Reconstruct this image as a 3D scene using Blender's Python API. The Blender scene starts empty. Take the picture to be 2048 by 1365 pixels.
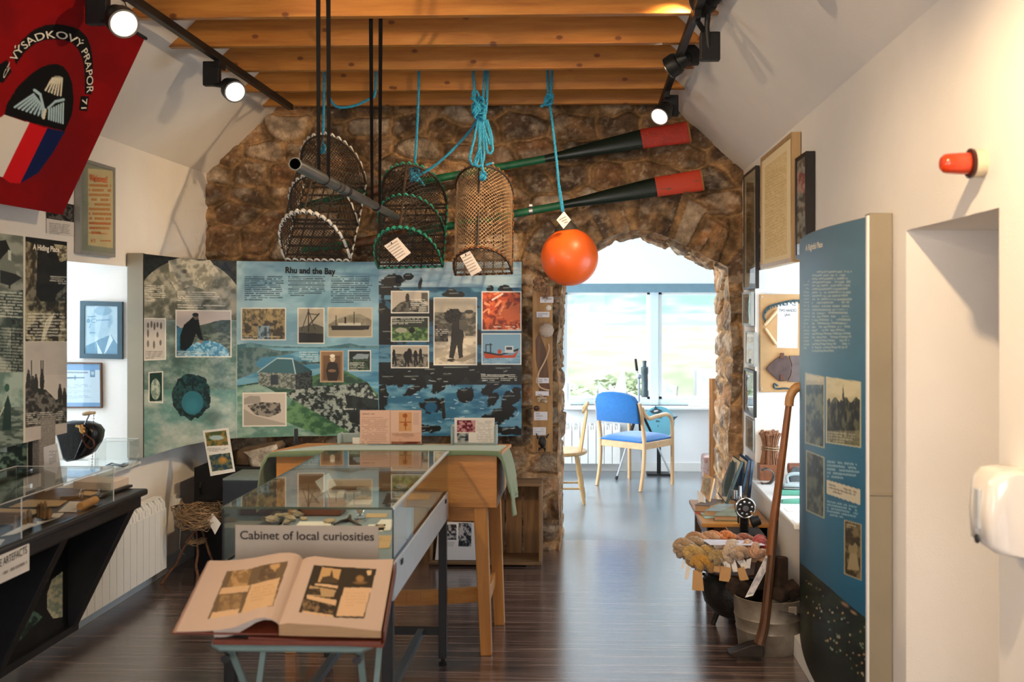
import bpy, math, random
import numpy as np
from mathutils import Vector, Matrix, Euler
sc = bpy.context.scene
R = math.radians
# ------------------------------------------------------------------ camera
F, CX, CY, EYE = 1991.0, 1109.0, 618.0, 1.65
PSI = math.atan(0.031); CP, SP = math.cos(PSI), math.sin(PSI)
cam = bpy.data.cameras.new('camera'); camo = bpy.data.objects.new('camera', cam); sc.collection.objects.link(camo)
camo.location = (0, 0, EYE); camo.rotation_euler = (R(90), 0, PSI)
cam.sensor_width = 36.0; cam.lens = F / 2048 * 36
cam.shift_x = -(CX - 1024) / 2048; cam.shift_y = -(682.5 - CY) / 2048
cam.clip_start = .05; cam.clip_end = 900
cam.dof.use_dof = True; cam.dof.focus_distance = 6.2; cam.dof.aperture_fstop = 3.2
sc.camera = camo
sc.view_settings.view_transform = 'Standard'; sc.view_settings.look = 'None'
sc.view_settings.gamma = 1; sc.view_settings.use_curve_mapping = False
sc.view_settings.exposure = 0.68
# ------------------------------------------------------------------ sky
W = bpy.data.worlds.new('sky'); sc.world = W; W.use_nodes = True
bg = W.node_tree.nodes['Background']; bg.inputs[0].default_value = (.84, .93, 1.0, 1); bg.inputs[1].default_value = .9

def lamp(name, kind, loc, target, energy, color, **k):
    l = bpy.data.lights.new(name, kind); l.energy = energy; l.color = color
    for a, b in k.items(): setattr(l, a, b)
    o = bpy.data.objects.new(name, l); sc.collection.objects.link(o); o.location = loc
    o.rotation_euler = (Vector(target) - Vector(loc)).to_track_quat('-Z', 'Y').to_euler()
    return o
XL, XR, YF, YB, ZE, SL = -2.62, 1.071, 6.8, -2.4, 2.585, math.tan(R(43))
COOL = (.70, .87, 1.0)
lamp('sun', 'SUN', (0, -5, 20), (2, 12, 0), 1.75, (1, .97, .93), angle=R(3))
lamp('sky_window_left', 'AREA', (XL - .75, 5.1, 1.45), (XL + 1.5, 5.35, .9), 12, COOL, shape='RECTANGLE', size=1.1, size_y=1.2)
lamp('sky_window_right', 'AREA', (XR + .85, 5.5, 1.35), (XR - 1.5, 5.75, .8), 20, COOL, shape='RECTANGLE', size=1.3, size_y=1.3)
lamp('fill_left_rear', 'AREA', (XL - .75, -.6, 1.45), (XL + 2.0, .3, .9), 30, COOL, shape='RECTANGLE', size=1.4, size_y=1.3)  # added cool fill through an invented side opening behind the camera
lamp('fill_rear', 'AREA', (-.75, YB - .3, 1.75), (-.75, 3, 1.3), 66, (1, .91, .86), shape='RECTANGLE', size=2.4, size_y=1.7)  # warm fill light added behind the camera to brighten the room
lamp('sky_annex_side', 'AREA', (-3.3, 8.8, 1.6), (0, 8.6, .9), 210, (.84, .93, 1), shape='RECTANGLE', size=1.5, size_y=1.4)
lamp('sky_annex_end', 'AREA', (.6, 11.3, 3.1), (.4, 8.6, .3), 330, (.84, .93, 1), shape='RECTANGLE', size=3.0, size_y=1.4)

# ------------------------------------------------------------------ geometry from measured pixels
def ray(px, py):
    a = (px - CX) / F; b = (CY - py) / F
    return np.array([-SP + a * CP, CP + a * SP, b])
def pY(px, py, Y): d = ray(px, py); t = Y / d[1]; return np.array([d[0] * t, Y, EYE + d[2] * t])
def pX(px, py, X): d = ray(px, py); t = X / d[0]; return np.array([X, d[1] * t, EYE + d[2] * t])
def pZ(px, py, Z): d = ray(px, py); t = (Z - EYE) / d[2]; return np.array([d[0] * t, d[1] * t, Z])
def pP(px, py, p0, n):
    d = ray(px, py); n = np.array(n, float); o = np.array([0, 0, EYE]); t = n.dot(np.array(p0) - o) / n.dot(d); return o + d * t
def proj(P):
    P = np.asarray(P, float); r = P[..., 0] * CP + P[..., 1] * SP; f = -P[..., 0] * SP + P[..., 1] * CP
    return CX + F * r / f, CY - F * (P[..., 2] - EYE) / f

# ------------------------------------------------------------------ mesh accumulator
def frame_of(d):
    d = np.array(d, float); d /= np.linalg.norm(d) + 1e-12
    a = np.array([0, 0, 1.]) if abs(d[2]) < .9 else np.array([1., 0, 0])
    u = np.cross(a, d); u /= np.linalg.norm(u); return u, np.cross(d, u), d
class MB:
    def __init__(s): s.v = []; s.f = []; s.n = 0
    def add(s, v, f):
        v = np.asarray(v, float).reshape(-1, 3); s.v.append(v); s.f += [tuple(i + s.n for i in q) for q in f]; s.n += len(v); return s
    def box(s, a, b, M=None):
        x0, y0, z0 = a; x1, y1, z1 = b
        v = np.array([(x, y, z) for z in (z0, z1) for y in (y0, y1) for x in (x0, x1)], float)
        if M is not None: v = np.array([list(M @ Vector(p)) for p in v])
        return s.add(v, [(0, 2, 3, 1), (4, 5, 7, 6), (0, 1, 5, 4), (2, 6, 7, 3), (0, 4, 6, 2), (1, 3, 7, 5)])
    def ob(s, c, size, rot=(0, 0, 0)):
        h = [q / 2 for q in size]
        return s.box([-q for q in h], h, Matrix.Translation(Vector(c)) @ Euler(rot).to_matrix().to_4x4())
    def bar(s, p0, p1, w, h, up=(0, 0, 1), w1=None, h1=None):
        p0 = np.array(p0, float); p1 = np.array(p1, float); d = p1 - p0; d /= np.linalg.norm(d)
        u = np.cross(np.array(up, float), d)
        if np.linalg.norm(u) < 1e-3: u = np.cross(np.array([0, 1., 0]), d)
        u /= np.linalg.norm(u); v = np.cross(d, u); w1 = w if w1 is None else w1; h1 = h if h1 is None else h1
        P = [p0 + u * a * w / 2 + v * b * h / 2 for a, b in ((-1, -1), (1, -1), (1, 1), (-1, 1))] + [p1 + u * a * w1 / 2 + v * b * h1 / 2 for a, b in ((-1, -1), (1, -1), (1, 1), (-1, 1))]
        return s.add(P, [(3, 2, 1, 0), (4, 5, 6, 7), (0, 1, 5, 4), (1, 2, 6, 5), (2, 3, 7, 6), (3, 0, 4, 7)])
    def tube(s, pts, r, n=8, closed=False, cap=True, sy=1.0):
        P = np.array(pts, float); m = len(P); rr = np.full(m, r) if np.isscalar(r) else np.array(r, float)
        T = np.zeros_like(P)
        for i in range(m):
            a = P[(i + 1) % m] if closed or i < m - 1 else P[i]; b = P[i - 1] if closed or i > 0 else P[i]
            T[i] = (a - b) / (np.linalg.norm(a - b) + 1e-12)
        u, v, _ = frame_of(T[0]); V = []; an = np.arange(n) * 2 * math.pi / n
        for i in range(m):
            u = u - T[i] * u.dot(T[i]); u /= np.linalg.norm(u) + 1e-12; v = np.cross(T[i], u)
            V.append(P[i] + rr[i] * (np.cos(an)[:, None] * u + sy * np.sin(an)[:, None] * v))
        f = []; K = m if closed else m - 1
        for i in range(K):
            for j in range(n):
                a = i * n; b = ((i + 1) % m) * n; f.append((a + j, a + (j + 1) % n, b + (j + 1) % n, b + j))
        if not closed and cap: f.append(tuple(range(n))[::-1]); f.append(tuple((m - 1) * n + j for j in range(n)))
        return s.add(np.concatenate(V), f)
    def cyl(s, p0, p1, r0, r1=None, n=20): return s.tube([p0, p1], [r0, r0 if r1 is None else r1], n)
    def lathe(s, prof, c, n=32, axis=(0, 0, 1), capends=True):
        u, v, d = frame_of(axis); c = np.array(c, float); an = np.arange(n) * 2 * math.pi / n; V = []
        for r, z in prof: V.append(c + d * z + max(r, 1e-4) * (np.cos(an)[:, None] * u + np.sin(an)[:, None] * v))
        f = []; m = len(prof)
        for i in range(m - 1):
            for j in range(n): f.append((i * n + j, i * n + (j + 1) % n, (i + 1) * n + (j + 1) % n, (i + 1) * n + j))
        if capends: f.append(tuple(range(n))[::-1]); f.append(tuple((m - 1) * n + j for j in range(n)))
        return s.add(np.concatenate(V), f)
    def ball(s, c, r, sc3=(1, 1, 1), n=16, rot=None, amp=0, seed=0, fr=2.0):
        m = max(4, n // 2); V = []
        for i in range(m + 1):
            t = math.pi * i / m
            for j in range(n): p = 2 * math.pi * j / n; V.append((math.sin(t) * math.cos(p), math.sin(t) * math.sin(p), math.cos(t)))
        V = np.array(V)
        if amp: V = V * (1 + amp * sum(np.sin(V @ np.random.RandomState(seed + k).randn(3) * fr * (1 + k * .8) + k + seed) for k in range(4)) / 2)[:, None]
        V = V * np.array(sc3) * r
        if rot is not None: V = V @ np.array(Euler(rot).to_matrix()).T
        f = [(i * n + j, (i + 1) * n + j, (i + 1) * n + (j + 1) % n, i * n + (j + 1) % n) for i in range(m) for j in range(n)]
        return s.add(V + np.array(c), f)
    def prism(s, poly, o, u, v, t):
        """closed outline POLY in the (u,v) plane at O, thickness vector T"""
        o = np.array(o, float); u = np.array(u, float); v = np.array(v, float); t = np.array(t, float); n = len(poly)
        A = np.array([o + u * a + v * b for a, b in poly]); s.add(np.concatenate([A, A + t]), [tuple(range(n))[::-1], tuple(range(n, 2 * n))] + [(i, (i + 1) % n, n + (i + 1) % n, n + i) for i in range(n)])
        return s
    def segs(s, S, r, n=3):
        for a, b in S: s.tube([a, b], r, n, cap=False)
        return s
    def grid(s, P, closed_u=False):
        P = np.asarray(P); h, w = P.shape[:2]; f = []
        for i in range(h - 1):
            for j in range(w if closed_u else w - 1):
                k = (j + 1) % w; f.append((i * w + j, i * w + k, (i + 1) * w + k, (i + 1) * w + j))
        return s.add(P.reshape(-1, 3), f)
    def build(s, name, m, parent=None, smooth=35, bevel=0, origin=None, **tags):
        V = np.concatenate(s.v); 
        if parent is not None: o3 = np.array(parent['_o'])
        elif origin is not None: o3 = np.array(origin, float)
        else: o3 = np.array([(V[:, 0].min() + V[:, 0].max()) / 2, (V[:, 1].min() + V[:, 1].max()) / 2, V[:, 2].min()])
        me = bpy.data.meshes.new(name); me.from_pydata((V - o3).tolist(), [], s.f)
        if m: me.materials.append(m)
        if smooth:
            me.polygons.foreach_set('use_smooth', [True] * len(me.polygons)); me.set_sharp_from_angle(angle=R(smooth))
        me.update(); o = bpy.data.objects.new(name, me); sc.collection.objects.link(o)
        if parent is not None: o.parent = parent
        else: o.location = o3
        o['_o'] = list(map(float, o3))
        if bevel:
            b = o.modifiers.new('bevel', 'BEVEL'); b.width = bevel; b.segments = 2; b.limit_method = 'ANGLE'; b.angle_limit = R(40)
        for k, val in tags.items(): o[k] = val
        return o
def thing(name, label, cat, loc, group=None):
    o = bpy.data.objects.new(name, None); sc.collection.objects.link(o); o.location = loc; o.empty_display_size = .05
    o['label'] = label; o['category'] = cat; o['_o'] = [float(q) for q in loc]
    if group: o['group'] = group
    return o
def tag(o, label, cat, group=None):
    o['label'] = label; o['category'] = cat
    if group: o['group'] = group
    return o
def struct(o): o['kind'] = 'structure'; return o

# ------------------------------------------------------------------ materials
def srgb(c):
    c = np.asarray(c, float); return np.where(c <= .04045, c / 12.92, ((c + .055) / 1.055) ** 2.4)
def hexc(h): return tuple(float(x) for x in srgb([int(h[i:i + 2], 16) / 255 for i in (0, 2, 4)]))
MATS = {}
def mat(name, col, rough=.6, metal=0., var=.12, scale=14., bump=0., bscale=80., spec=.5, stretch=(1, 1, 1), col2=None, emit=0, coat=0, trans=0, ior=1.45, sheen=0, sss=0):
    if name in MATS: return MATS[name]
    m = bpy.data.materials.new(name); m.use_nodes = True; nt = m.node_tree; N = nt.nodes; L = nt.links; b = N['Principled BSDF']
    if isinstance(col, str): col = hexc(col)
    if isinstance(col2, str): col2 = hexc(col2)
    b.inputs['Roughness'].default_value = rough; b.inputs['Metallic'].default_value = metal; b.inputs['Specular IOR Level'].default_value = spec
    b.inputs['Coat Weight'].default_value = coat; b.inputs['Transmission Weight'].default_value = trans; b.inputs['IOR'].default_value = ior
    b.inputs['Sheen Weight'].default_value = sheen; b.inputs['Subsurface Weight'].default_value = sss
    tc = N.new('ShaderNodeTexCoord'); mp = N.new('ShaderNodeMapping'); mp.inputs['Scale'].default_value = stretch; L.new(tc.outputs['Object'], mp.inputs[0])
    nz = N.new('ShaderNodeTexNoise'); nz.inputs['Scale'].default_value = scale; nz.inputs['Detail'].default_value = 5; nz.inputs['Roughness'].default_value = .6; L.new(mp.outputs[0], nz.inputs['Vector'])
    rp = N.new('ShaderNodeValToRGB'); rp.color_ramp.elements[0].position = .32; rp.color_ramp.elements[1].position = .68
    c2 = col2 if col2 is not None else tuple(q * (1 - var) for q in col)
    c1 = col if col2 is not None else tuple(min(1, q * (1 + var * .5)) for q in col)
    rp.color_ramp.elements[0].color = (*c2, 1); rp.color_ramp.elements[1].color = (*c1, 1)
    L.new(nz.outputs[0], rp.inputs[0]); L.new(rp.outputs[0], b.inputs['Base Color'])
    if emit: b.inputs['Emission Color'].default_value = (*col, 1); b.inputs['Emission Strength'].default_value = emit
    if bump:
        n2 = N.new('ShaderNodeTexNoise'); n2.inputs['Scale'].default_value = bscale; n2.inputs['Detail'].default_value = 4; L.new(mp.outputs[0], n2.inputs['Vector'])
        bp = N.new('ShaderNodeBump'); bp.inputs['Strength'].default_value = bump; bp.inputs['Distance'].default_value = .01; L.new(n2.outputs[0], bp.inputs['Height']); L.new(bp.outputs[0], b.inputs['Normal'])
    MATS[name] = m; return m
def wood(name, c1, c2, axis=0, rough=.45, scale=6., coat=.0, knots=False):
    if name in MATS: return MATS[name]
    st = [14, 14, 14]; st[axis] = 1.0
    m = mat(name, c1, rough, col2=c2, scale=scale / 2.2, stretch=st, bump=.15, bscale=20, coat=coat)
    if knots:
        nt = m.node_tree; N = nt.nodes; L = nt.links; b = N['Principled BSDF']; rp = [n for n in N if n.type == 'VALTORGB'][0]
        tc = [n for n in N if n.type == 'TEX_COORD'][0]
        mp = N.new('ShaderNodeMapping'); mp.inputs['Scale'].default_value = (2.0, .001, 3.2); L.new(tc.outputs['Object'], mp.inputs[0])
        oi = N.new('ShaderNodeObjectInfo'); va = N.new('ShaderNodeVectorMath'); L.new(mp.outputs[0], va.inputs[0])
        cr = N.new('ShaderNodeCombineXYZ'); mu = N.new('ShaderNodeMath'); mu.operation = 'MULTIPLY'; mu.inputs[1].default_value = 37.0; L.new(oi.outputs['Random'], mu.inputs[0]); L.new(mu.outputs[0], cr.inputs[0]); L.new(mu.outputs[0], cr.inputs[1]); L.new(cr.outputs[0], va.inputs[1])
        vo = N.new('ShaderNodeTexVoronoi'); vo.inputs['Scale'].default_value = 1.6; vo.voronoi_dimensions = '2D'; mp.inputs['Rotation'].default_value = (R(90), 0, 0); L.new(va.outputs[0], vo.inputs['Vector'])
        r2 = N.new('ShaderNodeValToRGB'); r2.color_ramp.elements[0].position = .04; r2.color_ramp.elements[0].color = (0.9, .9, .9, 1); r2.color_ramp.elements[1].position = .07; r2.color_ramp.elements[1].color = (0, 0, 0, 1)
        L.new(vo.outputs['Distance'], r2.inputs[0]); mx = N.new('ShaderNodeMix'); mx.data_type = 'RGBA'
        L.new(r2.outputs[0], mx.inputs['Factor']); L.new(rp.outputs[0], mx.inputs[6]); mx.inputs[7].default_value = (.16, .045, .012, 1); L.new(mx.outputs[2], b.inputs['Base Color'])
    return m
def painted(name, rough=.45, spec=.4, bump=0, bscale=60, coat=0):
    if name in MATS: return MATS[name]
    m = bpy.data.materials.new(name); m.use_nodes = True; N = m.node_tree.nodes; L = m.node_tree.links; b = N['Principled BSDF']
    a = N.new('ShaderNodeAttribute'); a.attribute_name = 'Col'; L.new(a.outputs['Color'], b.inputs['Base Color'])
    b.inputs['Roughness'].default_value = rough; b.inputs['Specular IOR Level'].default_value = spec; b.inputs['Coat Weight'].default_value = coat
    if bump:
        tc = N.new('ShaderNodeTexCoord'); n2 = N.new('ShaderNodeTexNoise'); n2.inputs['Scale'].default_value = bscale; n2.inputs['Detail'].default_value = 6; L.new(tc.outputs['Object'], n2.inputs['Vector'])
        bp = N.new('ShaderNodeBump'); bp.inputs['Strength'].default_value = bump; bp.inputs['Distance'].default_value = .02; L.new(n2.outputs[0], bp.inputs['Height']); L.new(bp.outputs[0], b.inputs['Normal'])
    MATS[name] = m; return m
def glass(name, tint=(1, 1, 1), ior=1.5):
    if name in MATS: return MATS[name]
    m = bpy.data.materials.new(name); m.use_nodes = True; N = m.node_tree.nodes; L = m.node_tree.links; N.remove(N['Principled BSDF']); out = N['Material Output']
    t = N.new('ShaderNodeBsdfTransparent'); t.inputs[0].default_value = (*tint, 1); g = N.new('ShaderNodeBsdfGlossy'); g.inputs['Roughness'].default_value = .015
    fr = N.new('ShaderNodeFresnel'); ge = N.new('ShaderNodeNewGeometry'); pw = N.new('ShaderNodeMath'); pw.operation = 'POWER'; pw.inputs[0].default_value = ior; ma = N.new('ShaderNodeMath'); ma.operation = 'MULTIPLY_ADD'; ma.inputs[1].default_value = -2; ma.inputs[2].default_value = 1; L.new(ge.outputs['Backfacing'], ma.inputs[0]); L.new(ma.outputs[0], pw.inputs[1]); L.new(pw.outputs[0], fr.inputs[0]); mx = N.new('ShaderNodeMixShader'); L.new(fr.outputs[0], mx.inputs[0]); L.new(t.outputs[0], mx.inputs[1]); L.new(g.outputs[0], mx.inputs[2]); L.new(mx.outputs[0], out.inputs[0])
    MATS[name] = m; return m
def colour_attr(o, cols, linear=False):
    me = o.data; c = np.ones((len(me.vertices), 4), np.float32); c[:, :3] = cols if linear else srgb(np.clip(cols, 0, 1))
    a = me.color_attributes.new('Col', 'FLOAT_COLOR', 'POINT'); a.data.foreach_set('color', c.ravel())

# ------------------------------------------------------------------ fast noise (numpy)
def vnoise(x, y, seed=0):
    x = np.asarray(x, float); y = np.asarray(y, float); xi = np.floor(x).astype(np.int64); yi = np.floor(y).astype(np.int64); fx = x - xi; fy = y - yi
    fx = fx * fx * (3 - 2 * fx); fy = fy * fy * (3 - 2 * fy)
    def h(a, b):
        n = (a * 374761393 + b * 668265263 + seed * 974634777) & 0x7fffffff; n = ((n ^ (n >> 13)) * 1274126177) & 0x7fffffff; return ((n ^ (n >> 16)) & 0xffff) / 65535.0
    return (h(xi, yi) * (1 - fx) + h(xi + 1, yi) * fx) * (1 - fy) + (h(xi, yi + 1) * (1 - fx) + h(xi + 1, yi + 1) * fx) * fy
def fbm(x, y, seed=0, o=4):
    s = 0; a = .5; t = 0
    for k in range(o): s = s + a * vnoise(np.asarray(x) * 2 ** k, np.asarray(y) * 2 ** k, seed + k * 17); t += a; a *= .55
    return s / t
def sstep(a, b, x): t = np.clip((x - a) / (b - a), 0, 1); return t * t * (3 - 2 * t)

# ------------------------------------------------------------------ picture printing on real surfaces
class Canvas:
    """colours at the vertices of a surface; shapes are given in the coordinates measured on the photograph"""
    def __init__(s, P, base=(1, 1, 1)):
        s.P = np.asarray(P, float); s.x, s.y = proj(s.P); s.c = np.ones(s.x.shape + (3,)) * np.array(hexs(base))
    def put(s, m, col, a=1.0):
        m = (np.asarray(m, float) * a)[..., None]; s.c = s.c * (1 - m) + np.asarray(hexs(col)) * m; return s
    def inside(s, pts):
        x, y = s.x, s.y; ins = np.zeros(x.shape, bool); n = len(pts)
        for i in range(n):
            x0, y0 = pts[i]; x1, y1 = pts[(i + 1) % n]
            if y0 == y1: continue
            c = ((y0 > y) != (y1 > y)) & (x < (x1 - x0) * (y - y0) / (y1 - y0) + x0); ins ^= c
        return ins
    def poly(s, pts, col, a=1.0): return s.put(s.inside(pts), col, a)
    def rect(s, x0, y0, x1, y1, col, a=1.0, sk=0.0, sk2=None):
        """sk: drop of the right end of the top edge; sk2: of the bottom edge"""
        sk2 = sk if sk2 is None else sk2
        return s.poly([(x0, y0), (x1, y0 + sk), (x1, y1 + sk2), (x0, y1)], col, a)
    def ell(s, cx, cy, rx, ry, col, a=1.0, soft=0.0, ang=0):
        ca, sa = math.cos(ang), math.sin(ang); dx = s.x - cx; dy = s.y - cy
        d = np.sqrt(((dx * ca + dy * sa) / rx) ** 2 + ((-dx * sa + dy * ca) / ry) ** 2)
        return s.put(1 - sstep(1 - soft, 1 + 1e-6, d) if soft else (d < 1), col, a)
    def line(s, x0, y0, x1, y1, w, col, a=1.0):
        dx, dy = x1 - x0, y1 - y0; L2 = dx * dx + dy * dy + 1e-9; t = np.clip(((s.x - x0) * dx + (s.y - y0) * dy) / L2, 0, 1)
        d = np.hypot(s.x - x0 - t * dx, s.y - y0 - t * dy); return s.put(np.clip(1 - (d - w / 2) / .8, 0, 1), col, a)
    def lines(s, x0, y0, x1, y1, n, col, a=.8, sk=0.0, seed=0, fill=.55, ragged=True, align='l'):
        """rows of small print"""
        rs = np.random.RandomState(abs(seed + int(x0)) + n); h = (y1 - y0) / n
        for i in range(n):
            e = x1 - (x1 - x0) * (rs.rand() * .12 if ragged else 0) - ((x1 - x0) * .45 if (i == n - 1 and ragged) else 0); b = x0
            if align == 'r': b, e = x1 - (e - x0), x1
            yy = y0 + h * (i + .5) + (s.x - x0) * sk
            m = (np.abs(s.y - yy) < h * fill / 2) & (s.x > b) & (s.x < e)
            wd = vnoise(s.x * .22, s.x * 0 + i * 7.3 + y0, seed) > .25; gl = .45 + .55 * vnoise(s.x * 1.3, s.y * 1.3, seed + 3)
            s.put(m * wd * gl, col, a)
        return s
    def noise(s, m, c1, c2, f=.1, fy=None, seed=0, lo=.35, hi=.65, a=1.0, o=4):
        t = sstep(lo, hi, fbm(s.x * f, s.y * (fy or f), seed, o)); col = np.array(hexs(c1)) * (1 - t[..., None]) + np.array(hexs(c2)) * t[..., None]
        mm = (np.asarray(m, float) * a)[..., None]; s.c = s.c * (1 - mm) + col * mm; return s
    def box(s, x0, y0, x1, y1, sk=0.0, sk2=None):
        sk2 = sk if sk2 is None else sk2
        return s.inside([(x0, y0), (x1, y0 + sk), (x1, y1 + sk2), (x0, y1)])
def hexs(h):
    if isinstance(h, str): return tuple(int(h[i:i + 2], 16) / 255 for i in (0, 2, 4))
    return h
def plane_grid(a, b, c, d, nx, ny):
    """a top-left, b top-right, c bottom-right, d bottom-left -> (ny,nx,3)"""
    u = np.linspace(0, 1, nx)[None, :, None]; v = np.linspace(0, 1, ny)[:, None, None]
    a, b, c, d = [np.array(q, float) for q in (a, b, c, d)]
    return (a * (1 - u) + b * u) * (1 - v) + (d * (1 - u) + c * u) * v
def print_on(name, cv, m, parent=None, **k):
    h, w = cv.P.shape[:2]; V = cv.P.reshape(-1, 3); mb = MB(); mb.grid(cv.P); o = mb.build(name, m, parent, smooth=60, **k); colour_attr(o, cv.c.reshape(-1, 3)); return o

# ------------------------------------------------------------------ lettering
def text_mesh(s, size=1.0, bold=0.0, width=1.0, spacing=1.0):
    cu = bpy.data.curves.new('t', 'FONT'); cu.body = s; cu.size = size; cu.resolution_u = 4; cu.offset = bold; cu.space_character = spacing
    o = bpy.data.objects.new('t', cu); sc.collection.objects.link(o); dg = bpy.context.evaluated_depsgraph_get(); dg.update()
    me = o.evaluated_get(dg).to_mesh(); v = np.array([list(q.co) for q in me.vertices]); f = [tuple(p.vertices) for p in me.polygons]
    o.to_mesh_clear(); bpy.data.objects.remove(o); v[:, 0] *= width; return v, f
def lettering(s, x0, y0, x1, y1, h, surf, m, parent, bold=.0, name='lettering', slant=0, arc=None, lab=None, lift=.0015):
    """text from baseline start (x0,y0) to baseline end (x1,y1), cap height h (photo pixels); surf(px,py)->3D"""
    v, f = text_mesh(s, 1.0, bold); w = v[:, 0].max() - v[:, 0].min(); v[:, 0] -= v[:, 0].min(); k = 1 / .73
    mb = MB(); P = []
    for a, b, _ in v:
        t = a / w
        if arc is None:
            px = x0 + (x1 - x0) * t + slant * b * h * k; py = y0 + (y1 - y0) * t - b * h * k
        else:
            px, py = arc(t, b * h * k)
        P.append(surf(px, py))
    P = np.array(P); c = np.array([0, 0, EYE]); d = c - P; P = P + d / np.linalg.norm(d, axis=1)[:, None] * lift
    mb.add(P, f); o = mb.build(name, m, parent, smooth=0)
    if lab: o['label'] = lab
    return o
# ================================================================== MATERIALS
M_wall = mat('plaster_white', (.78, .73, .68), .85, var=.03, scale=3, bump=.25, bscale=260)
M_wallc = mat('plaster_annex', (.82, .84, .85), .85, var=.02, scale=3, bump=.1, bscale=200)
M_white = mat('white_gloss', (.80, .80, .78), .3, var=.03, scale=5)
M_frame_w = mat('window_frame_white', (.62, .74, .80), .35, var=.04)
M_header = mat('window_header_grey', (.16, .27, .33), .4, var=.08)
M_black = mat('black_paint', (.012, .012, .014), .38, var=.3, scale=30)
M_blackm = mat('black_metal', (.008, .008, .008), .45, var=.2, scale=40, spec=.4)
M_chrome = mat('chrome', (.75, .75, .76), .12, 1.0, var=.05)
M_steel = mat('brushed_steel', (.45, .45, .45), .35, 1.0, var=.15, scale=60, stretch=(1, 1, 12))
M_paper = mat('white_paper', (.80, .77, .73), .8, var=.03)
M_ink = mat('dark_ink', (.015, .014, .016), .7, var=.05)
M_inkr = mat('orange_ink', (.62, .10, .02), .7, var=.05)
M_inkw = mat('cream_ink', (.78, .72, .60), .6, var=.03)
M_grey_frame = mat('silver_grey_frame', (.33, .33, .31), .4, .3, var=.08)
M_glass = glass('clear_glass', (.96, .985, .975))
M_acry = glass('acrylic', (.95, .97, .97))
M_gedge = mat('glass_edge', (.30, .44, .42), .2, var=.1)
M_beige = mat('beige_panel_edge', (.27, .225, .155), .6, var=.08, scale=4)
M_pine = wood('varnished_pine', (.54, .23, .042), (.36, .125, .02), 0, .38, 5, coat=.12, knots=True)
M_oak = wood('table_oak', (.52, .235, .055), (.38, .15, .028), 0, .4, 4)
M_oakz = wood('table_oak_upright', (.52, .235, .055), (.38, .15, .028), 2, .4, 4)
M_beech = wood('pale_beech', (.66, .42, .22), (.55, .32, .15), 2, .4, 3)
M_beechx = wood('pale_beech_flat', (.66, .42, .22), (.55, .32, .15), 0, .4, 3)
M_dkwood = wood('dark_brown_wood', (.13, .055, .022), (.055, .022, .009), 2, .45, 5)
M_crate = wood('crate_wood', (.30, .165, .07), (.15, .075, .03), 2, .75, 5)
M_cratex = wood('crate_wood_flat', (.24, .13, .055), (.12, .06, .025), 0, .75, 5)
M_rope = mat('blue_rope', (.02, .27, .46), .65, var=.45, scale=160, bump=.4, bscale=300)
M_brass = mat('brass', (.55, .30, .10), .4, .8, var=.3)
M_print = painted('printed_panel', .42, .35)
M_matte = painted('matte_print', .8, .2)
M_cloth = painted('printed_cloth', .85, .15, bump=.1, bscale=300)

# ================================================================== ROOM SHELL
TH = .52
def wall_boxes(mb, x0, x1, pieces):
    for y0, y1, z0, z1 in pieces: mb.box((x0, y0, z0), (x1, y1, z1))
# left wall with a window embrasure and an added rear opening for fill light
mb = MB(); xo = XL - TH
LW0, LW1, LZ0, LZ1 = 4.62, 5.626, .76, 1.891
wall_boxes(mb, xo, XL, [(YB, -1.3, 0, ZE), (-1.3, .1, 0, .9), (-1.3, .1, 2.0, ZE), (.1, LW0, 0, ZE), (LW0, LW1, 0, LZ0), (LW1, YF + .6, 0, ZE)])
mb.prism([(0, LZ1), (0, ZE), (-TH, ZE), (-TH, LZ1 + .07)], (XL, LW0, 0), (1, 0, 0), (0, 0, 1), (0, LW1 - LW0, 0))
struct(mb.build('wall_left', M_wall, smooth=0))
mb = MB(); xo = XR + TH
RW0, RW1, RZ0, RZ1 = 5.0, 6.321, .55, 1.887
DN0, DN1, DNZ = 2.612, 3.36, 1.912
wall_boxes(mb, XR, xo, [(YB, DN0, 0, ZE), (DN0, DN1, DNZ, ZE), (DN1, RW0, 0, ZE), (RW0, RW1, 0, RZ0), (RW1, YF + .6, 0, ZE)])
mb.prism([(0, RZ1), (0, ZE), (TH, ZE), (TH, RZ1 + .09)], (XR, RW0, 0), (1, 0, 0), (0, 0, 1), (0, RW1 - RW0, 0))
struct(mb.build('wall_right', M_wall, smooth=0))
# wall behind the camera, with a broad opening added to let fill light in
mb = MB()
for x0, x1, z0, z1 in [(XL - .1, -2.0, 0, 4.6), (.5, XR + .1, 0, 4.6), (-2.0, .5, 0, .9), (-2.0, .5, 2.4, 4.6)]: mb.box((x0, YB - .3, z0), (x1, YB, z1))
struct(mb.build('wall_rear', M_wall, smooth=0))
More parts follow.
